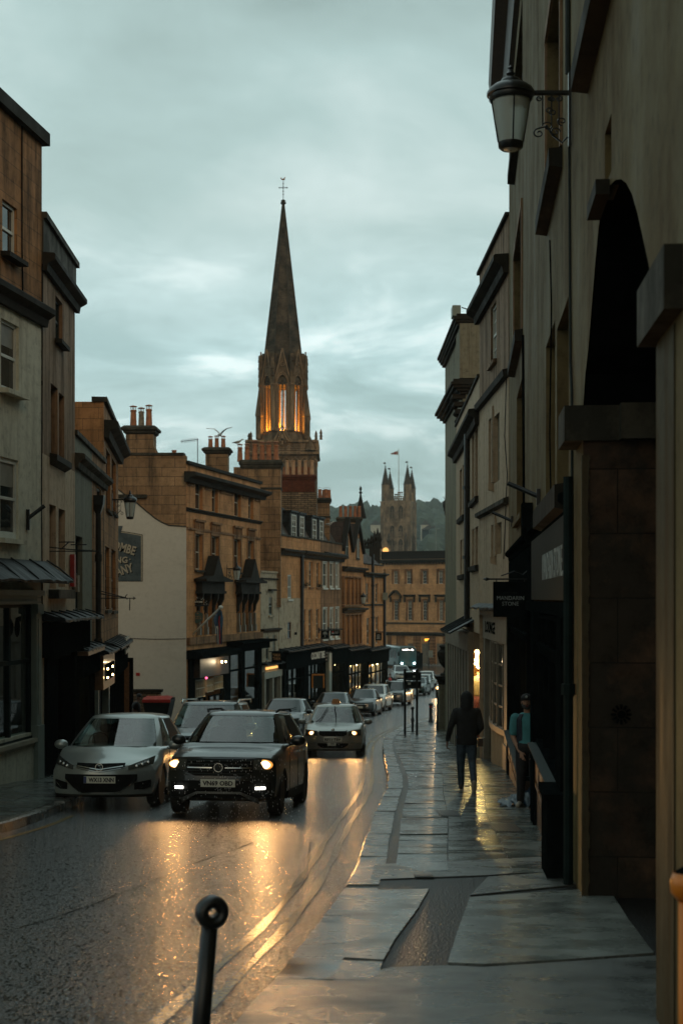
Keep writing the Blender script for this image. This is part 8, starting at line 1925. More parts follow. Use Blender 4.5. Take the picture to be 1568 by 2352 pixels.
for sx in (-1,1):
 for k in range(5): mb.box(min(sx*1.195,sx*1.215),max(sx*1.195,sx*1.215),1.2 + k*1.6,2.6 + k*1.6,1.3,2.4)
mb.build('side_window',M['glass_car'],bus,uv=False)
for sx in (-1,1):
 for y in (2.1,7.6): wm = MB(); wm.lathe((0,0,0),[(.2,-.12),(.44,-.12),(.46,0),(.44,.12),(.2,.12)],20); wm.xf(Matrix.Translation((sx*1.12,y,.46)) @ Matrix.Rotation(R(90),4,'Y')); wm.build('wheel',M['rubber'],bus,uv=False)
mb = MB(); 
for sx in (-1,1): mb.box(sx*1.32 - .10,sx*1.32 + .10,-.15,-.05,1.7,2.2); mb.tube([(sx*1.1,.1,2.3),(sx*1.3,-.1,2.25)],.03,5)
mb.build('mirror',M['plastic'],bus,uv=False)
# ================= street lamps =================
def lantern(label,loc,arm,s=1.0,rotz=0.0):
 """wall bracket lantern; the lamp hangs at the root origin, bracket runs along +X to the wall at x = arm"""
 t = thing('street_lamp',(0,0,0),label,'street lamp','lantern lamps bracketed from the walls')
 mb = MB(); prof = [(.105,-.62),(.125,-.635),(.13,-.60),(.105,-.57)]
 mb.lathe((0,0,0),[(.09,-.66),(.115,-.635),(.12,-.585),(.105,-.575)],24,caps=True)
 for k in range(4):
  a = k * math.pi / 2 + math.pi * .52; mb.tube([(.118*math.cos(a),.118*math.sin(a),-.58),(.182*math.cos(a),.182*math.sin(a),-.10)],.008,5)
 mb.lathe((0,0,0),[(.19,-.12),(.205,-.10),(.205,-.06),(.19,-.05)],24,caps=False); mb.build('lantern_frame',M['iron'],t,uv=False,smooth=True,angle=40)
 mb = MB(); mb.lathe((0,0,0),[(.108,-.585),(.150,-.34),(.178,-.10)],24,caps=False); mb.lathe((0,0,0),[(.10,-.64),(.06,-.665),(.01,-.67)],20,caps=False); mb.build('lamp_glass',M['lampglass'],t,uv=False,smooth=True)
 mb = MB(); mb.lathe((0,0,0),[(.17,-.08),(.225,-.05),(.225,-.02),(.205,.02),(.16,.06),(.105,.075),(.10,.10),(.085,.13),(.045,.15),(.03,.17),(.045,.19),(.03,.21),(.02,.24),(.03,.255),(.004,.29)],24); mb.build('cap',M['iron'],t,uv=False,smooth=True,angle=50)
 mb = MB(); mb.tube([(.19,0,-.03),(arm,0,-.03)],.022,6); mb.box(.18,arm,-.018,.018,-.04,.0); mb.box(arm - .012,arm + .012,-.025,.025,-.62,.20)
 def scroll(cx,cz,r,a0,turns,sd=1):
  n = 18; return [(cx + r*(1 - .75*i/n)*math.cos(a0 + sd*turns*2*math.pi*i/n),0,cz + r*(1 - .75*i/n)*math.sin(a0 + sd*turns*2*math.pi*i/n)) for i in range(n+1)]
 L_ = arm - .2
 mb.tube([(.26,0,-.42),(.34,0,-.40),(.20 + L_*.55,0,-.50),(.2 + L_*.8,0,-.58),(arm - .02,0,-.52)],.011,5)
 for cx_,cz_,r_,a_,sd in ((.265,-.475,.055,1.6,1),(.2 + L_*.42,-.40,.055,3.1,-1),(.2 + L_*.62,-.46,.05,0,1),(arm - .07,-.34,.05,-1.5,-1),(.27,-.09,.03,1.6,1),(.37,-.09,.03,1.6,-1),(.2 + L_*.55,-.09,.03,1.6,1),(arm - .10,-.09,.035,1.6,-1),(.36,-.22,.035,0,1),(.2 + L_*.55,-.24,.035,3,1)): mb.tube(scroll(cx_,cz_,r_,a_,1.2,sd),.008,5)
 for x_ in (.30,.2 + L_*.52,.2 + L_*.72): mb.tube([(x_,0,-.05),(x_,0,-.38)],.007,5)
 mb.build('bracket',M['iron'],t,uv=False)
 t.location = loc; t.rotation_euler = (0,0,rotz); t.scale = (s,s,s); return t
d_ = 13.4; lp0 = lantern('large frosted lantern on a scrolled iron bracket at the top right, nearest the camera',(PX(1172,d_),d_,PZ(150,d_) - .24),PX(1307,d_) - PX(1172,d_),1.0,R(0))
lp0.scale = (1,1,.84) 
def lamp_at(u,vcap,d,arm,flip,s,label):
 l = lantern(label,(PX(u,d),d,PZ(vcap,d)),arm / s,s,R(180) if flip else 0)
 return l
q_ = fE.hit(258); wx = fE.pt(q_,0); dd = wx.y
lamp_at(299,1146,dd,PX(299,dd) - wx.x,True,1.0,'frosted lantern on a scrolled bracket hanging from the corner house left of the gable wall')
wx = fP.pt(fP.hit(521),0); dd = wx.y; lamp_at(544,1305,dd,PX(544,dd) - wx.x,True,.98,'lantern on a scrolled bracket over the first floor of the pub')
wx = fG.pt(fG.hit(824),0); dd = wx.y; lamp_at(834,1368,dd,max(.45,PX(834,dd) - wx.x),True,.95,'small distant lantern on the wall of the gabled house')

# ================= hanging signs and brackets on the left =================
def bracket_rod(pts_list,label,cat='sign bracket',r=.014,name='sign_bracket'):
 mb = MB()
 for p in pts_list: mb.tube(p,r,6)
 return mb.build(name,M['iron'],label=label,cat=cat)
d_ = 32.0
bracket_rod([[(PX(103,31),31,PZ(1255,31)),(PX(103,31),31,PZ(1356,31))],[(PX(100,31),31,PZ(1266,31)),(PX(230,31),31,PZ(1266,31))],[(PX(104,31),31,PZ(1250,31)),(PX(112,31),31,PZ(1246,31)),(PX(108,31),31,PZ(1256,31)),(PX(160,31),31,PZ(1262,31)),(PX(215,31),31,PZ(1265,31))],[(PX(135,31),31,PZ(1245,31)),(PX(172,31),31,PZ(1245,31))],[(PX(140,31),31,PZ(1262,31)),(PX(160,31),31,PZ(1244,31))],[(PX(163,31),31,PZ(1251,31)),(PX(200,31),31,PZ(1251,31))]],'empty scrolled iron sign bracket on the pink rendered house at the left')
wx = fC.pt(fC.hit(222),0); dd = wx.y
bracket_rod([[(PX(222,dd),dd,PZ(1352,dd)),(PX(222,dd),dd,PZ(1388,dd))],[(PX(222,dd),dd,PZ(1374,dd)),(PX(310,dd),dd,PZ(1374,dd))],[(PX(222,dd),dd,PZ(1355,dd)),(PX(290,dd),dd,PZ(1373,dd))],[(PX(222,dd),dd,PZ(1362,dd)),(PX(285,dd),dd,PZ(1373,dd))],[(PX(293,dd),dd,PZ(1365,dd)),(PX(288,dd),dd,PZ(1370,dd)),(PX(293,dd),dd,PZ(1377,dd))],[(PX(299,dd),dd,PZ(1374,dd)),(PX(298,dd),dd,PZ(1402,dd))],[(PX(306,dd),dd,PZ(1371,dd)),(PX(312,dd),dd,PZ(1374,dd)),(PX(306,dd),dd,PZ(1377,dd))]],'arrow tipped empty iron sign bracket reaching over the lane from the orange houses')
# pub signs
wx = fP.pt(fP.hit(447),0); dd = wx.y + .1; t = thing('pub_sign',(PX(447,dd),dd,PZ(1376,dd)),'dark pub name scroll over a green hexagonal hanging sign on the corner of the pub','pub sign')
mb = MB(); mb.tube([(PX(445,dd),dd,PZ(1355,dd)),(PX(445,dd),dd,PZ(1410,dd))],.07,6); mb.tube([(PX(445,dd),dd,PZ(1391,dd)),(PX(480,dd),dd,PZ(1390,dd))],.05,6); mb.tube([(PX(457,dd),dd,PZ(1391,dd)),(PX(457,dd),dd,PZ(1402,dd))],.03,5); mb.tube([(PX(469,dd),dd,PZ(1391,dd)),(PX(469,dd),dd,PZ(1402,dd))],.03,5); mb.build('bracket',M['iron'],t)
mb = MB(); mb.prism([(PX(u,dd),dd - .05,PZ(v,dd)) for u,v in ((446,1388),(468,1388),(467,1381),(463,1377.5),(457,1376.5),(450,1378),(446,1382))],(0,.06,0)); n1 = mb.build('name_board',M['black'],t)
mb = MB(); text_into(mb,'BUTCOMBE',(PX(457,dd),dd - .055,PZ(1382.5,dd)),(1,0,0),(0,0,1),width=PX(466,dd) - PX(447.5,dd),height=.09,ext=.003,bold=.03); rnd = random.Random(2)
for k in range(14): x_ = PX(rnd.uniform(452,476),dd); z_ = PZ(rnd.uniform(1372,1388),dd); mb.ell((x_,dd - .04,z_),.018,.01,.018,5,4)
mb.build('lettering',M['white'],n1)
M['hexgreen'] = plain('sage_green_paint',(.04,.09,.075),.4,var=.1)
hx = [(455,1402),(467,1409),(466.5,1424),(453,1434.5),(441.5,1426),(443,1410)]; c_u,c_v = 454.3,1417.5
mb = MB(); mb.prism([(PX(u,dd),dd - .04,PZ(v,dd)) for u,v in hx],(0,.06,0)); h1_ = mb.build('frame',M['wood'],t)
mb = MB(); mb.prism([(PX(c_u + (u - c_u)*.9,dd),dd - .05,PZ(c_v + (v - c_v)*.9,dd)) for u,v in hx],(0,.02,0)); h2_ = mb.build('panel',M['hexgreen'],h1_)
mb = MB(); text_into(mb,'BROAD ST',(PX(454.5,dd),dd - .055,PZ(1416,dd)),(1,0,0),(0,0,1),width=PX(463.5,dd) - PX(445.5,dd),height=.065,ext=.003); text_into(mb,'TOWNHOUSE',(PX(454.5,dd),dd - .055,PZ(1420.5,dd)),(1,0,0),(0,0,1),width=PX(463.5,dd) - PX(445.5,dd),height=.06,ext=.003)
for k in range(3): mb.box(PX(452.6 + k*1.5,dd),PX(453.6 + k*1.5,dd),dd - .057,dd - .053,PZ(1410.5,dd),PZ(1408 - (k == 1),dd))
mb.build('lettering',M['gold'],t)
t = thing('flag',(PX(440,dd),dd,PZ(1462,dd)),'limp red white and blue flag on a white pole leaning out from the pub','flag'); A_ = Vector((PX(437,65),65.0,PZ(1462,65))); B_ = Vector((PX(507,63.4),63.4,PZ(1395,63.4)))
mb = MB(); mb.tube([A_,B_],.045,8); mb.ell(B_,.10,.10,.09,10,6); mb.build('pole',M['white'],t)
M['flagblue'] = plain('flag_blue',(.03,.07,.12),.8,var=.4,scale=14); mb = MB(); rnd = random.Random(6); rows = []
for k in range(14):
 f = k / 13; z0 = B_.z - .12 - f * 1.5; w_ = .08 + .30 * math.sin(min(1,f * 1.9) * math.pi * .8) * (1 - f * .45)
 rows.append([Vector((B_.x + .02 - w_ + w_ * 1.25 * j / 6,B_.y + .06 * math.sin(j * 2.1 + f * 5),z0 - .05 * (j % 2))) for j in range(7)])
mb.loft(rows,caps=False,closed=False); mb.build('cloth',M['flagblue'],t)
for nm,mt,sel in (('red_cross','red',(3,5)),('white_bar','white',(1,2))): mb = MB(); mb.loft([[p + Vector((0,-.015,0)) for p in r_[sel[0]:sel[1]+1][:2]] for r_ in rows[(2 if sel[0] == 3 else 6):]],caps=False,closed=False); mb.build(nm,M[mt],t)
# TAKA TAKA sign
dd = 77.2; t = thing('hanging_sign',(PX(628,dd),dd,PZ(1497,dd)),'square black hanging sign lettered in cream and orange between the pub and the tan house','hanging sign')
mb = MB(); mb.box(PX(624,dd),PX(647,dd),dd - .04,dd + .04,PZ(1522,dd),PZ(1496,dd)); b_ = mb.build('board',M['black'],t)
M['signorange'] = plain('orange_lettering',(.62,.30,.10),.5)
for v in (1504.5,1512.5): mb = MB(); text_into(mb,'TAKA',(PX(635.5,dd),dd - .045,PZ(v,dd)),(1,0,0),(0,0,1),width=PX(644.5,dd) - PX(627,dd),height=.15,ext=.003,bold=.02); mb.build('lettering',M['signorange'],b_)
mb = MB(); mb.tube([(PX(618,dd),dd,PZ(1497,dd)),(PX(650,dd),dd,PZ(1495,dd))],.03,5); mb.build('bracket',M['iron'],t)
# sun sign
dd = 82.4; t = thing('hanging_sign',(PX(655,dd),dd,PZ(1449,dd)),'orange metal sign cut as a half sun with spiky rays on a black board','hanging sign')
M['sunmetal'] = plain('painted_sun_metal',(.40,.16,.04),.5,var=.35,scale=3); mb = MB(); cu,cv = 655,1447; pts = [(cu,cv)]
pts = [(655,1449)] + [(655 + (rr)*math.cos(a)*1.28,1449 - rr*math.sin(a)*1.28) for k in range(21) for a,rr in [((k / 20) * math.pi / 2 * .98 + .02,(24 if k % 2 == 0 else 16.5))]]
mb.prism([(PX(u,dd),dd - .02,PZ(v,dd)) for u,v in [(655 + (u - 655) * .80,v) for u,v in pts]],(0,.05,0)); mb.build('sun',M['sunmetal'],t)
mb = MB(); mb.box(PX(656,dd),PX(682,dd),dd - .05,dd + .05,PZ(1458,dd),PZ(1452,dd)); mb.tube([(PX(653.5,dd),dd,PZ(1414,dd)),(PX(653.5,dd),dd,PZ(1447,dd))],.05,6); mb.build('board',M['black'],t)
# palm sign, blue badge sign, brown sign
for u0,u1,v0,v1,dd,lb,kind in ((737.5,755,1449,1468,86.0,'square black hanging sign with a pale palm tree','palm'),(759.5,781,1447,1460,90.0,'wide dark hanging sign with a round red and white badge','badge'),(861.5,876,1453.5,1471,104.0,'dark hanging sign with pale lettering on the corner house','words')):
 t = thing('hanging_sign',(PX(u0,dd),dd,PZ(v0,dd)),lb,'hanging sign'); mb = MB(); mb.box(PX(u0,dd),PX(u1,dd),dd - .05,dd + .05,PZ(v1,dd),PZ(v0,dd)); b_ = mb.build('board',M['black'],t)
 mb = MB(); mb.tube([(PX(u0 - 5,dd),dd,PZ(v0 - 2,dd)),(PX(u1 + 6,dd),dd,PZ(v0 - 2,dd))],.04,5); mb.tube([(PX(u0 - 5,dd),dd,PZ(v0 - 7,dd)),(PX(u0 - 5,dd),dd,PZ(v0 + 5,dd))],.05,5); mb.build('bracket',M['iron'],t)
 mb = MB(); cu = (u0 + u1) / 2
 if kind == 'palm':
  mb.tube([(PX(cu,dd),dd - .06,PZ(v1 - 4,dd)),(PX(cu,dd),dd - .06,PZ(v0 + 6,dd))],.018,5)
  for k in range(7): a = math.pi * (k / 6) * 1.3 - .45; mb.tube([(PX(cu,dd),dd - .06,PZ(v0 + 6,dd)),(PX(cu,dd) + .12*math.cos(a),dd - .06,PZ(v0 + 6,dd) + .12*math.sin(a)),(PX(cu,dd) + .17*math.cos(a),dd - .06,PZ(v0 + 6,dd) + .12*math.sin(a) - .04)],[.022,.018,.004],4)
  text_into(mb,'COCONUT TREE',(PX(cu,dd),dd - .055,PZ(v1 - 1.8,dd)),(1,0,0),(0,0,1),width=(PX(u1,dd) - PX(u0,dd))*.85,height=.05,ext=.002)
 elif kind == 'badge':
  mb.box(PX(u0 + 9,dd),PX(u1 - 3,dd),dd - .055,dd - .05,PZ(v0 + 5.2,dd),PZ(v0 + 4,dd)); mb.box(PX(u0 + 9,dd),PX(u1 - 5,dd),dd - .055,dd - .05,PZ(v0 + 8,dd),PZ(v0 + 6.8,dd)); mb.ell((PX(u0 + 4.5,dd),dd - .05,PZ(v0 + 7,dd)),.09,.02,.06,8,5)
  m2 = MB(); m2.ell((PX(u0 + 4.5,dd),dd - .055,PZ(v0 + 4.8,dd)),.06,.02,.05,8,5); m2.build('emblem',M['red'],b_)
 else:
  for k,w_ in enumerate((6,9,7,9)): mb.box(PX(cu - w_/2,dd),PX(cu + w_/2,dd),dd - .055,dd - .05,PZ(v0 + 5 + k*3,dd),PZ(v0 + 3.4 + k*3,dd))
 mb.build('marking',M['sign_ink'],b_)
# box sign at the end of the terrace
mb = MB(); dd = 107; mb.box(PX(879,dd),PX(890,dd),dd,dd + .3,PZ(1378,dd),PZ(1361,dd)); mb.build('sign_box',M['greygreen'],label='pale grey green box sign at first floor height on the terrace end',cat='sign')
# ================= bollards, posts, railing =================
def bollard(label,loc,kind,grp='black iron bollards along the right pavement'):
 t = thing('bollard',loc,label,'bollard',grp); ORG[t.name] = Vector((0,0,0)); mb = MB(); w = None
 if kind == 'ball': mb.lathe((0,0,0),[(.055,-.05),(.045,.0),(.045,.38),(.06,.40),(.075,.46),(.06,.52),(.038,.55),(.038,.82),(.05,.84),(.035,.86)],14); mb.ell((0,0,.92),.075,.075,.075,14,10)
 else: mb.lathe((0,0,0),[(.13,-.05),(.12,.08),(.085,.13),(.085,.80),(.11,.82),(.12,.86),(.08,.90),(.02,.92)],14)
 mb.build('shaft',M['iron'],t,uv=False,smooth=True,angle=40)
 if kind == 'band': b_ = MB(); b_.lathe((0,0,0),[(.088,.70),(.088,.78)],14,caps=False); b_.build('reflector_band',M['red'],t,uv=False)
 return t
bollard('slender ball topped bollard between the two sign posts',(PX(947,56.5),56.5,ground(56.5) + PAVE),'ball')
bollard('stout bollard with a red band beside the gate pier',(PX(989,67),67,ground(67) + PAVE),'band')
# foreground bollard with the pierced ball, out of focus
fy_ = 6.75; t = thing('bollard',(PX(468,fy_),fy_,ground(fy_) + PAVE),'large blurred black bollard with a hole through its ball top in the foreground','bollard','black iron bollards along the right pavement')
bx_,bzt = PX(487,fy_),PZ(2095,fy_); gx_ = PX(462,fy_)
mb = MB(); mb.tube([(gx_ - .03,fy_,ground(fy_)),(gx_,fy_,PZ(2352,fy_)),(bx_ - .01,fy_,bzt - .05)],[.046,.044,.038],18); mb.build('post',M['iron'],t,smooth=True)
mb = MB(); rr,r2 = .050,.031; n = 28; rings = []
ax = Matrix.Rotation(R(62),3,'Z')
for k in range(n):
 a = 2*math.pi*k/n; rings.append([Vector((bx_,fy_,bzt)) + ax @ Vector(((rr + r2*math.cos(b))*math.cos(a)*1.0,r2*math.sin(b)*1.55,(rr + r2*math.cos(b))*math.sin(a))) for b in [2*math.pi*j/14 for j in range(14)]])
rings.append(rings[0]); mb.loft(rings,caps=False); 
for i in range(len(mb.v)):   # face the ring nearly to the camera
 v = mb.v[i] - Vector((bx_,fy_,bzt)); mb.v[i] = Vector((bx_,fy_,bzt)) + Matrix.Rotation(R(-40),3,'Z') @ v
mb.build('ball_top',M['iron'],t,smooth=True)
# twin post sign, seen from the back
t = thing('road_sign',(PX(943,53),53,ground(53) + PAVE),'two dark posts carrying two signboards seen from behind at the pavement edge','road sign')
for u in (929.5,957): mb = MB(); mb.tube([(PX(u,53),53,ground(53) + .05),(PX(u,53),53,PZ(1539,53))],.045,10); mb.lathe((PX(u,53),53,PZ(1539,53)),[(.055,0),(.055,.04),(.02,.06)],10); mb.build('post',M['iron'],t)
for v0,v1,u0,u1 in ((1544,1563,926,967),(1565,1582,925,967)):
 mb = MB(); mb.box(PX(u0,53),PX(u1,53),53.07,53.09,PZ(v1,53),PZ(v0,53)); b_ = mb.build('signboard',M['dkgrey'],t); mb = MB()
 for z_ in (v0 + 3,v1 - 3): mb.box(PX(u0,53),PX(u1,53),53.04,53.07,PZ(z_,53) - .02,PZ(z_,53) + .02)
 mb.build('back_rail',M['iron'],b_)
mb = MB(); mb.box(PX(936.5,53),PX(943,53),53.03,53.04,PZ(1573,53),PZ(1568,53)); mb.box(PX(948,53),PX(953,53),53.03,53.04,PZ(1556,53),PZ(1552,53)); mb.build('sticker',M['white'],t)
# orange A board and rail by the parked cars
dd = 80; t = thing('pavement_board',(PX(735,dd),dd,ground(dd)),'orange framed pavement board outside the palm tree shop','A board'); mb = MB()
for a_,b_,c_,d2 in ((716,719,1551,1580),(742,745,1551,1580),(716,745,1548,1551.5)): mb.box(PX(a_,dd),PX(b_,dd),dd - .06,dd + .06,PZ(d2,dd),PZ(c_,dd))
mb.build('frame',M['amber'],t); mb = MB(); mb.box(PX(719,dd),PX(742,dd),dd - .03,dd + .03,PZ(1580,dd),PZ(1551.5,dd)); mb.build('panel',M['dkgrey'],t)
mb = MB(); 
for dd_ in (62,64,66,68): mb.tube([(PX(694 + (dd_ - 62) * 2,dd_),dd_,ground(dd_)),(PX(694 + (dd_ - 62) * 2,dd_),dd_,ground(dd_) + 1.0)],.03,6)
mb.tube([(PX(694,62),62,ground(62) + .98),(PX(706,68),68,ground(68) + .98)],.025,6); mb.build('railing',M['dkgrey'],label='thin grey guard rail on the left pavement behind the black hatchback',cat='railing')
# gulls, aerial
def gull(label,loc,flying,s=1.0,rz=0):
 t = thing('gull',loc,label,'gull'); ORG[t.name] = Vector((0,0,0)); M.setdefault('gullgrey',plain('gull_feathers',(.42,.44,.42),.8,var=.3,scale=5)); mb = MB()
 mb.loft([[Vector((x,r_*.8*math.cos(a),z + r_*math.sin(a))) for a in [2*math.pi*k/8 for k in range(8)]] for x,z,r_ in ((-.30,.02,.01),(-.24,.02,.035),(-.10,.02,.075),(.05,.05,.085),(.15,.12,.055),(.20,.18,.045),(.25,.19,.04),(.29,.18,.018),(.35,.17,.004))])
 if flying:
  for sd in (-1,1):
   mb.loft([[Vector((x0,sd*y0,z0)),Vector((x1,sd*y0,z0 + .01)),Vector(((x0+x1)/2,sd*y0,z0 + .035))] for x0,x1,y0,z0 in ((-.08,.12,.03,.08),(-.10,.13,.18,.22),(-.06,.13,.34,.33),(-.10,.06,.52,.34),(-.16,-.10,.72,.36))])
 else:
  for sd in (-1,1): mb.tube([(0,sd*.03,0),(.01,sd*.03,-.14)],.009,4)
  mb.loft([[Vector((x,y_*s2,z)) for s2 in (1,-1) for z in (z0,z1)] for x,y_,z0,z1 in ((-.34,.02,-.02,.01),(-.1,.08,.0,.09),(.08,.07,.06,.12))])
 mb.build('gull_body',M['gullgrey'],t,uv=False,smooth=True); t.rotation_euler = (0,0,R(rz)); t.scale = (s,s,s); return t
gull('gull with spread wings landing on the second chimney',(PX(506,72.5),72.5,PZ(1000,72.5)),True,1.0,70)
gull('gull standing on the leftmost pot of the long chimney',(PX(547,79.4),79.4,PZ(1017,79.4)),False,1.0,0)
gull('pale gull perched low between the roofs near the middle',(PX(757,92),92,PZ(1205,92)),False,1.0,10)
dd = 70; mb = MB(); mb.tube([(PX(454,dd),dd,6),(PX(454,dd),dd,PZ(1007,dd))],.022,5); mb.tube([(PX(415,dd),dd,PZ(1014,dd)),(PX(456,dd),dd,PZ(1009,dd))],.014,4)
for k in range(11): u = 417 + k * 3.4; mb.tube([(PX(u,dd),dd,PZ(1014 - k*.45,dd) - .1),(PX(u,dd),dd,PZ(1014 - k*.45,dd) + .1)],.010,4)
mb.build('tv_aerial',M['iron'],label='spindly television aerial on the pub roof',cat='aerial')
# orange bowl shaped thing at the right edge: barrier lamp top
t = thing('traffic_cone',(1.34,5.35,ground(5.35) + PAVE),'blurred orange plastic barrier post cut off by the right edge','barrier post'); dd = 5.6
M['orangeplastic'] = plain('orange_plastic',(.75,.22,.02),.35,var=.1)
xx = PX(1577,dd); zt_ = PZ(1992,dd); mb = MB(); mb.lathe((xx,dd,ground(dd) + PAVE),[(.02,0),(.035,.02),(.035,zt_ - ground(dd) - PAVE - .12)],12); mb.lathe((xx,dd,zt_ - .12),[(.03,-.02),(.065,.02),(.068,.06),(.055,.10),(.05,.06),(.03,.02)],18); mb.build('post',M['orangeplastic'],t,smooth=True)
mb = MB(); mb.lathe((xx,dd,zt_ - .05),[(.045,0),(.05,.03),(.02,.05)],14); mb.build('cap',M['blackm'],t)
# crumpled blue tarpaulin / blanket at the man's feet
t = None; dd = 22.3; rnd = random.Random(21); mb = MB(); M['tarp'] = plain('wet_blue_fabric',(.025,.05,.075),.3,var=.5,scale=9,bump=.4,bscale=12)
x0,x1 = PX(1146,dd),PX(1222,dd); gz_ = ground(dd) + PAVE; rows = []
for i in range(17):
 f = i / 16; x = x0 + (x1 - x0) * f; h = .02 + .26 * f ** 1.2 ; row = []
 for j in range(11):
  g_ = j / 10; y = dd - .28 + .75 * g_; z = gz_ + .02 + h * math.sin(math.pi * min(1,g_ * 1.15 + .02)) ** .8 + rnd.uniform(-.022,.022) * (f > .05) + .03 * math.sin(i * 1.4 + j); row.append((x + rnd.uniform(-.01,.01),y,max(z,gz_ + .015)))
 rows.append(row)
mb.loft(rows,caps=False,closed=False); mb.build('tarpaulin',M['tarp'],smooth=True,label='crumpled wet dark blue sheet heaped at the feet of the standing man',cat='tarpaulin')

# ================= people =================
def capsule(mb,a,b,ra,rb,n=12,ends=True):
 a,b = Vector(a),Vector(b); d = (b - a); L_ = d.length
 if L_ < 1e-6: mb.ell(a,ra,ra,ra,n,8); return
 d.normalize(); u = d.cross(Vector((0,1,0)) if abs(d.y) < .9 else Vector((1,0,0))).normalized(); v = d.cross(u); rings = []
 prof = [(-ra,.02),(-ra*.87,ra*.5),(-ra*.5,ra*.87),(0,ra),(L_*.5,(ra+rb)/2*1.02),(L_,rb),(L_ + rb*.5,rb*.87),(L_ + rb*.87,rb*.5),(L_ + rb,.02*rb)]
 for t_,r_ in prof: rings.append([a + d*t_ + (u*math.cos(2*math.pi*k/n) + v*math.sin(2*math.pi*k/n))*max(r_,.001) for k in range(n)])
 mb.loft(rings)
def torso(mb,secs,n=20):
 """closed garment body from oval sections (z, half width, half depth, forward shift)"""
 mb.loft([[Vector((rx*math.copysign(abs(math.cos(2*math.pi*k/n))**.85,math.cos(2*math.pi*k/n)),yo + ry*math.copysign(abs(math.sin(2*math.pi*k/n))**.85,math.sin(2*math.pi*k/n)),z)) for k in range(n)] for z,rx,ry,yo in secs])
def fuse(mb,name,mat,parent,voxel=.014,sm=3,label=None):
 o = mb.build(name,mat,parent,uv=False)
 md = o.modifiers.new('r','REMESH'); md.mode = 'VOXEL'; md.voxel_size = voxel; md.use_smooth_shade = True
 if sm: m2 = o.modifiers.new('s','SMOOTH'); m2.iterations = sm; m2.factor = .5
 dg = bpy.context.evaluated_depsgraph_get(); me = bpy.data.meshes.new_from_object(o.evaluated_get(dg)); old = o.data; o.modifiers.clear(); o.data = me; me.name = name
 if not me.materials: me.materials.append(mat)
 me.polygons.foreach_set('use_smooth',[True]*len(me.polygons)); return o
M['skin'] = plain('skin',(.36,.20,.13),.55,var=.08); M['skin_dk'] = plain('tanned_skin',(.24,.135,.09),.55,var=.1)
M['hoodie'] = plain('black_hooded_jacket',(.010,.011,.012),.85,var=.3,scale=12,bump=.5,bscale=25); M['jeans'] = plain('blue_jeans',(.035,.06,.085),.8,var=.45,scale=11,bump=.5,bscale=30)
M['trainer'] = plain('dark_trainers',(.035,.033,.03),.5,var=.5,scale=30); M['sole'] = plain('pale_sole',(.32,.28,.22),.6)
M['tee'] = plain('turquoise_cotton',(.06,.23,.25),.85,var=.18,scale=7,bump=.5,bscale=16); M['vest'] = plain('navy_gilet',(.012,.018,.032),.7,var=.3,scale=10,bump=.5,bscale=20)
M['hair'] = plain('dark_hair',(.014,.010,.008),.6,var=.3); M['trouser'] = plain('black_trousers',(.012,.012,.013),.8,var=.3,bump=.3)
def hand(mb,wrist,direc,palm_n,thumb_dir,curl=.5,s=1.0,lengths=(.072,.080,.075,.060)):
 """palm plus four unequal bent fingers and a thumb; direc from wrist to knuckles"""
 w = Vector(wrist); d = Vector(direc).normalized(); pn = Vector(palm_n); pn = (pn - d*pn.dot(d)).normalized(); side = d.cross(pn).normalized()
 if side.dot(Vector(thumb_dir)) < 0: side = -side
 for k in range(4): o = side * (.030 - .020*k) * s; capsule(mb,w + o*.7 + d*.01*s,w + o + d*.085*s,.014*s,.013*s,8)
 for k,L_ in enumerate(lengths):
  o = side * (.031 - .0205*k) * s; p0 = w + o + d*.088*s; a1 = curl*.6 + .08*k; a2 = curl*1.3 + .1*k
  p1 = p0 + (d*math.cos(a1) + pn*math.sin(a1)) * L_*.55*s; p2 = p1 + (d*math.cos(a1+a2) + pn*math.sin(a1+a2)) * L_*.5*s; capsule(mb,p0,p1,.0095*s,.0085*s,8); capsule(mb,p1,p2,.0085*s,.007*s,8)
 t0 = w + side*.028*s + d*.025*s; t1 = t0 + (side*.7 + d*.6 + pn*.25).normalized()*.038*s; t2 = t1 + (side*.2 + d*.9 + pn*.4).normalized()*.030*s; capsule(mb,t0,t1,.013*s,.011*s,8); capsule(mb,t1,t2,.011*s,.008*s,8)
def shoe(mb,heel,toe,w=.045,h=.05):
 h_,t_ = Vector(heel),Vector(toe); capsule(mb,h_ + Vector((0,0,h)),t_ + Vector((0,0,h*.75)),w*.95,w*.85,12); capsule(mb,h_ + Vector((0,0,h*1.6)),h_.lerp(t_,.45) + Vector((0,0,h*1.3)),w*.85,w*.6,10)
# -- walker seen from behind, mid stride --
X0,Y0 = PX(1071,25.6),25.6; Z0 = ground(25.6) + PAVE
wk = thing('person',(X0,Y0,Z0),'person in a black hooded jacket and blue jeans walking away along the wet pavement','person'); ORG[wk.name] = Vector((0,0,0))
hipz,shz = .90,1.40
LH,RH = Vector((-.09,0,hipz)),Vector((.09,.0,hipz)); LK,RK = Vector((-.105,.07,.49)),Vector((.10,-.02,.50)); LA,RA = Vector((-.095,.16,.09)),Vector((.115,-.30,.19))
jn = MB(); capsule(jn,(-.06,0,.95),(.06,0,.95),.135,.135,14)
for h_,k_,a_ in ((LH,LK,LA),(RH,RK,RA)): capsule(jn,h_,k_,.105,.075); capsule(jn,k_,a_ + Vector((0,0,.02)),.073,.058)
body = MB(); capsule(body,(0,0,.95),(0,.0,1.34),.10,.105,14); capsule(body,(0,0,1.38),(0,.0,1.52),.06,.055); body.ell((0,.0,1.62),.075,.095,.11,14,10)
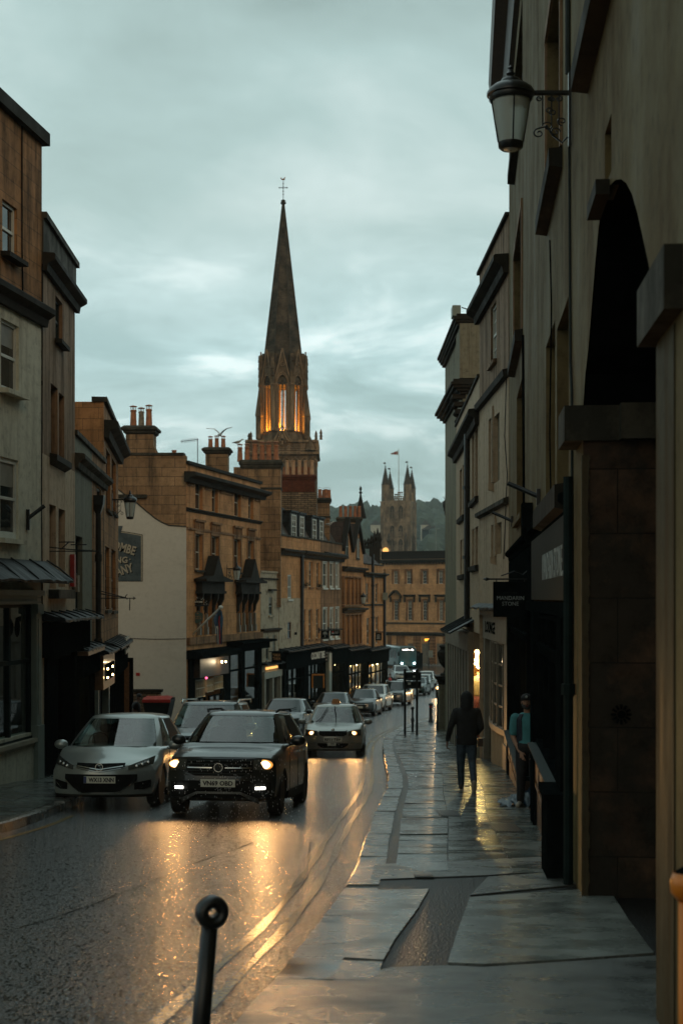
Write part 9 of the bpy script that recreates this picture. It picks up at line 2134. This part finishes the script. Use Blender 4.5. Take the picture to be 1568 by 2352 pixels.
LS,RS = Vector((-.19,.0,shz)),Vector((.19,.0,shz)); LE,RE = Vector((-.29,-.06,1.13)),Vector((.26,-.03,1.13)); LW,RW = Vector((-.345,.03,.885)),Vector((.19,.16,1.0))
for s_,e_,w_ in ((LS,LE,LW),(RS,RE,RW)): capsule(body,s_,e_,.048,.04); capsule(body,e_,w_,.04,.027)
for h_,k_,a_ in ((LH,LK,LA),(RH,RK,RA)): capsule(body,h_,k_,.085,.055); capsule(body,k_,a_,.055,.04)
hand(body,LW + Vector((-.005,.01,-.015)),(-.05,.10,-1),(1,-.1,0),(0,1,0),.55); hand(body,RW + Vector((-.01,.02,0)),(-.5,.8,.1),(-.3,-.2,-1),(0,0,1),.9)
fuse(body,'body',M['skin_dk'],wk,.007,2)
fuse(jn,'jeans',M['jeans'],wk,.014,2)
jk = MB(); torso(jk,[(.82,.185,.135,0),(.90,.19,.145,0),(1.02,.185,.14,.0),(1.15,.185,.135,.0),(1.28,.205,.14,.0),(1.38,.215,.13,.0),(1.44,.17,.11,.0),(1.50,.09,.09,.0)]); 
for s_,e_,w_ in ((LS,LE,LW),(RS,RE,RW)): capsule(jk,s_,e_,.070,.060); capsule(jk,e_,w_ + (e_ - w_).normalized()*.02,.058,.044)
jk.ell((0,-.005,1.62),.118,.128,.145,16,12); capsule(jk,(0,-.03,1.50),(0,-.04,1.58),.115,.105); capsule(jk,(0,-.02,1.66),(0,.04,1.74),.07,.03)
fuse(jk,'hooded_jacket',M['hoodie'],wk,.014,3)
sh = MB(); shoe(sh,(-.095,.12,0),(-.10,.33,.0)); fuse(sh,'shoe',M['trainer'],wk,.008,1)
s2 = MB(); h_ = Vector((.12,-.34,.20)); t_ = Vector((.12,-.235,.02)); capsule(s2,h_ + Vector((0,.02,0)),t_ + Vector((0,0,.03)),.046,.044); capsule(s2,h_ + Vector((0,.05,.02)),h_.lerp(t_,.5) + Vector((0,.05,0)),.045,.035); fuse(s2,'shoe',M['trainer'],wk,.008,1)
s3 = MB(); capsule(s3,h_ + Vector((0,-.018,-.005)),t_ + Vector((0,-.02,.018)),.040,.040); 
for i in range(len(s3.v)): s3.v[i].x = .12 + (s3.v[i].x - .12) * 1.0
fuse(s3,'sole',M['sole'],wk,.008,1)
bg = MB(); bg.box(.20,.30,.05,.22,.78,.92); bo = bg.build('carried_bag',M['wood_d'],wk,uv=False)
wk.rotation_euler = (0,0,R(-3)); wk.scale = (1.0,1.0,1.02)
# -- man standing in the doorway, facing the camera, leaning on the shopfront --
X0,Y0 = PX(1211,21.9),21.9; Z0 = ground(21.8) + PAVE
mn = thing('person',(X0,Y0,Z0),'bearded man in dark cap and turquoise T-shirt standing in the tile shop doorway','person'); ORG[mn.name] = Vector((0,0,0))
b = MB(); capsule(b,(0,0,.98),(0,.02,1.28),.09,.10,14); capsule(b,(-.10,.02,1.36),(.10,.02,1.36),.06,.06); capsule(b,(0,.02,1.38),(-.01,.0,1.50),.058,.052)
hx_,hy_,hz_ = -.015,-.02,1.605
b.ell((hx_,hy_ + .01,hz_ + .02),.076,.095,.105,18,14); capsule(b,(hx_,hy_ - .035,hz_ - .05),(hx_,hy_ - .045,hz_ - .075),.050,.036); capsule(b,(hx_ - .008,hy_ - .088,hz_ + .02),(hx_ - .010,hy_ - .104,hz_ - .018),.009,.014)
for sd in (-1,1): b.ell((hx_ + sd*.078,hy_ + .015,hz_ + .0),.012,.022,.032,8,6); capsule(b,(hx_ + sd*.018,hy_ - .080,hz_ + .035),(hx_ + sd*.045,hy_ - .072,hz_ + .033),.010,.009)
SL,SR = Vector((-.19,.02,1.36)),Vector((.19,.03,1.36)); EL,ER = Vector((-.225,.05,1.07)),Vector((.235,.05,1.08)); WL,WR = Vector((-.125,-.07,.86)),Vector((.13,-.08,.88))
for s_,e_,w_ in ((SL,EL,WL),(SR,ER,WR)): capsule(b,s_,e_,.050,.042); capsule(b,e_,w_,.042,.028)
for s_ in (-1,1): capsule(b,(s_*.09,0,.94),(s_*.10,-.03,.50),.085,.06); capsule(b,(s_*.10,-.03,.50),(s_*.11,.0,.09),.055,.04)
hand(b,WL + Vector((.005,-.01,-.01)),(.35,-.25,-.9),(.5,.8,0),(0,-1,0),.35,.98); hand(b,WR + Vector((-.005,-.01,-.01)),(-.35,-.25,-.9),(-.5,.8,0),(0,-1,0),.35,.98)
fuse(b,'body',M['skin'],mn,.006,1)
ey = MB()
for sd in (-1,1): ey.ell((hx_ + sd*.030,hy_ - .081,hz_ + .018),.012,.006,.006,8,6)
ey.build('eye',M['hair'],mn,uv=False); mo = MB(); capsule(mo,(hx_ - .022,hy_ - .090,hz_ - .045),(hx_ + .022,hy_ - .090,hz_ - .045),.005,.005); mo.build('mouth',M['red'],mn,uv=False)
hr = MB(); capsule(hr,(hx_ - .045,hy_ - .045,hz_ - .055),(hx_ + .045,hy_ - .045,hz_ - .055),.030,.030); capsule(hr,(hx_ - .02,hy_ - .07,hz_ - .075),(hx_ + .02,hy_ - .07,hz_ - .075),.026,.026); capsule(hr,(hx_ - .022,hy_ - .088,hz_ - .030),(hx_ + .022,hy_ - .088,hz_ - .030),.008,.008)
for sd in (-1,1): capsule(hr,(hx_ + sd*.068,hy_ - .01,hz_ + .03),(hx_ + sd*.062,hy_ - .02,hz_ - .05),.016,.016); capsule(hr,(hx_ + sd*.018,hy_ - .092,hz_ + .040),(hx_ + sd*.046,hy_ - .080,hz_ + .038),.005,.004)
fuse(hr,'beard',M['hair'],mn,.005,1)
cp = MB(); cp.ell((hx_,hy_ + .012,hz_ + .065),.090,.108,.075,18,10); n0 = len(cp.v); cp.loft([[Vector((hx_ - .085 + .17*k/8,hy_ - .075 - .075*math.sin(math.pi*k/8),hz_ + .055 + .012*math.sin(math.pi*k/8) + dz)) for k in range(9)] for dz in (0,.012)],caps=True,closed=True); cp.build('cap',M['trouser'],mn,uv=False,smooth=True,angle=50)
bd = MB(); bd.ell((hx_ - .0,hy_ - .092,hz_ + .095),.020,.008,.020,10,6); bd.build('cap_badge',M['sign_ink'],mn,uv=False)
te = MB(); torso(te,[(.88,.155,.11,.0),(.98,.155,.115,.0),(1.10,.155,.115,.01),(1.22,.17,.12,.015),(1.33,.19,.115,.02),(1.40,.17,.09,.02),(1.45,.09,.07,.02)])
for s_,e_ in ((SL,EL),(SR,ER)): capsule(te,s_,s_.lerp(e_,.72),.078,.072)
fuse(te,'t_shirt',M['tee'],mn,.012,2)
gl = MB()
for sd in (-1,1):
 n = 12; rings = []
 for z,rx,ry in ((.92,.172,.128),(1.10,.172,.132),(1.25,.188,.136),(1.36,.20,.125),(1.43,.13,.09)):
  arc = [R(-62) + R(152) * k / n for k in range(n + 1)]; rings.append([Vector((sd*rx*math.cos(a),.015 + ry*math.sin(a),z)) for a in arc] + [Vector((sd*(rx-.02)*math.cos(a),.015 + (ry-.02)*math.sin(a),z)) for a in reversed(arc)])
 gl.loft(rings)
fuse(gl,'gilet',M['vest'],mn,.012,2)
tr2 = MB(); capsule(tr2,(-.05,0,.93),(.05,0,.93),.125,.125)
for s_ in (-1,1): capsule(tr2,(s_*.09,0,.90),(s_*.10,-.03,.50),.10,.078); capsule(tr2,(s_*.10,-.03,.50),(s_*.11,.01,.10),.074,.06)
fuse(tr2,'trousers',M['trouser'],mn,.012,2)
for sd in (-1,1): sh = MB(); shoe(sh,(sd*.11,.05,0),(sd*.15,-.17,0)); fuse(sh,'shoe',M['sole'],mn,.008,1)
mn.rotation_euler = (0,0,R(-8))
# -- far figures --
def far_person(label,loc,top,legs,s=1.0,rz=0,lean=0.0,bag=None):
 t = thing('person',loc,label,'person'); ORG[t.name] = Vector((0,0,0)); b = MB()
 capsule(b,(0,0,.95),(0,lean*.5,1.36),.10,.10); capsule(b,(0,lean*.5,1.38),(0,lean,1.5),.05,.05); b.ell((0,lean*1.1,1.62),.075,.09,.11,12,8)
 for s_ in (-1,1): capsule(b,(s_*.09,0,.92),(s_*.10,.04*s_,.5),.08,.055); capsule(b,(s_*.10,.04*s_,.5),(s_*.10,.10*s_,.06),.05,.04); capsule(b,(s_*.18,lean*.5,1.38),(s_*.23,lean,1.1),.05,.04); capsule(b,(s_*.23,lean,1.1),(s_*.2,lean - .08,.88),.04,.03); hand(b,(s_*.2,lean - .08,.87),(0,0,-1),(-s_,0,0),(0,-1,0),.4)
 fuse(b,'body',M['skin_dk'],t,.010,1)
 j = MB(); capsule(j,(-.06,0,.98),(.06,0,.98),.14,.14); capsule(j,(-.09,lean*.5,1.3),(.09,lean*.5,1.3),.145,.145); capsule(j,(-.14,lean*.5,1.38),(.14,lean*.5,1.38),.08,.08)
 for s_ in (-1,1): capsule(j,(s_*.18,lean*.5,1.38),(s_*.23,lean,1.1),.075,.06); capsule(j,(s_*.23,lean,1.1),(s_*.2,lean - .08,.90),.058,.045)
 fuse(j,'coat',top,t,.02,2); l = MB(); capsule(l,(-.05,0,.92),(.05,0,.92),.13,.13)
 for s_ in (-1,1): capsule(l,(s_*.09,0,.9),(s_*.10,.04*s_,.5),.095,.07); capsule(l,(s_*.10,.04*s_,.5),(s_*.10,.10*s_,.10),.068,.055)
 fuse(l,'trousers',legs,t,.02,2); h = MB(); h.ell((0,lean*1.1 + .01,1.66),.085,.10,.09,12,8); h.build('hair',M['hair'],t,uv=False,smooth=True)
 f = MB()
 for s_ in (-1,1): shoe(f,(s_*.10,.10*s_ - .02,0),(s_*.10,.10*s_ + .16,0))
 fuse(f,'shoes',M['trainer'],t,.012,1)
 if bag: k = MB(); k.ell((0,-.18 + lean*.5,1.2),.15,.10,.22,10,8); k.build('rucksack',bag,t,uv=False,smooth=True)
 t.scale = (s,s,s); t.rotation_euler = (0,0,R(rz)); return t
dd = 121; far_person('tiny distant person with a bright red rucksack by the far terrace corner',(PX(895,dd),dd,ground(dd) + .02),M['hoodie'],M['trouser'],1.0,0,bag=M['red'])
dd = 50; far_person('dark hunched person walking in the lane beside the corner shop',(PX(308,dd),dd,ground(dd) + .02),M['hoodie'],M['trouser'],.98,-70,lean=.16)
# ================= rain caught in the headlights =================
M['rain'] = None
def rain():
 m = bpy.data.materials.new('rain_drop'); m.use_nodes = True; b = m.node_tree.nodes['Principled BSDF']; b.inputs['Base Color'].default_value = (.9,.9,.9,1); b.inputs['Roughness'].default_value = .15; b.inputs['Transmission Weight'].default_value = .3; return m
M['rain'] = rain(); mb = MB(); rnd = random.Random(77)
for k in range(420):
 d = rnd.uniform(18.6,21.2); u = rnd.gauss(545,95); v = rnd.uniform(1745,1905); x = PX(u,d); z = PZ(v,d)
 if z < ground(d) + .03: continue
 l = rnd.uniform(.012,.03); mb.lathe((x,d,z),[(.0006,0),(.0034,l*.3),(.0026,l*.7),(.0005,l)],5)
for k in range(120):
 d = rnd.uniform(39,40.5); u = rnd.gauss(765,45); v = rnd.uniform(1690,1745); l = rnd.uniform(.015,.035); z = PZ(v,d)
 if z > ground(d) + .03: mb.lathe((PX(u,d),d,z),[(.001,0),(.004,l*.4),(.0005,l)],5)
o = mb.build('rain',M['rain'],uv=False); setp(o,'falling raindrops sparkling amber in front of the headlights','rain',kind='stuff')
# ================= air =================
hz = MB(); hz.box(-1300,1700,-16,1960,-12,150); m = bpy.data.materials.new('haze'); m.use_nodes = True; t_ = m.node_tree; t_.nodes.clear()
ov = N(t_,'ShaderNodeOutputMaterial'); pv_ = N(t_,'ShaderNodeVolumePrincipled'); pv_.inputs['Color'].default_value = (.72,.86,.88,1); pv_.inputs['Density'].default_value = 0.00028; pv_.inputs['Anisotropy'].default_value = 0.0
t_.links.new(pv_.outputs[0],ov.inputs['Volume']); o = hz.build('haze',m,uv=False); setp(o,kind='stuff')
sc.cycles.volume_bounces = 0
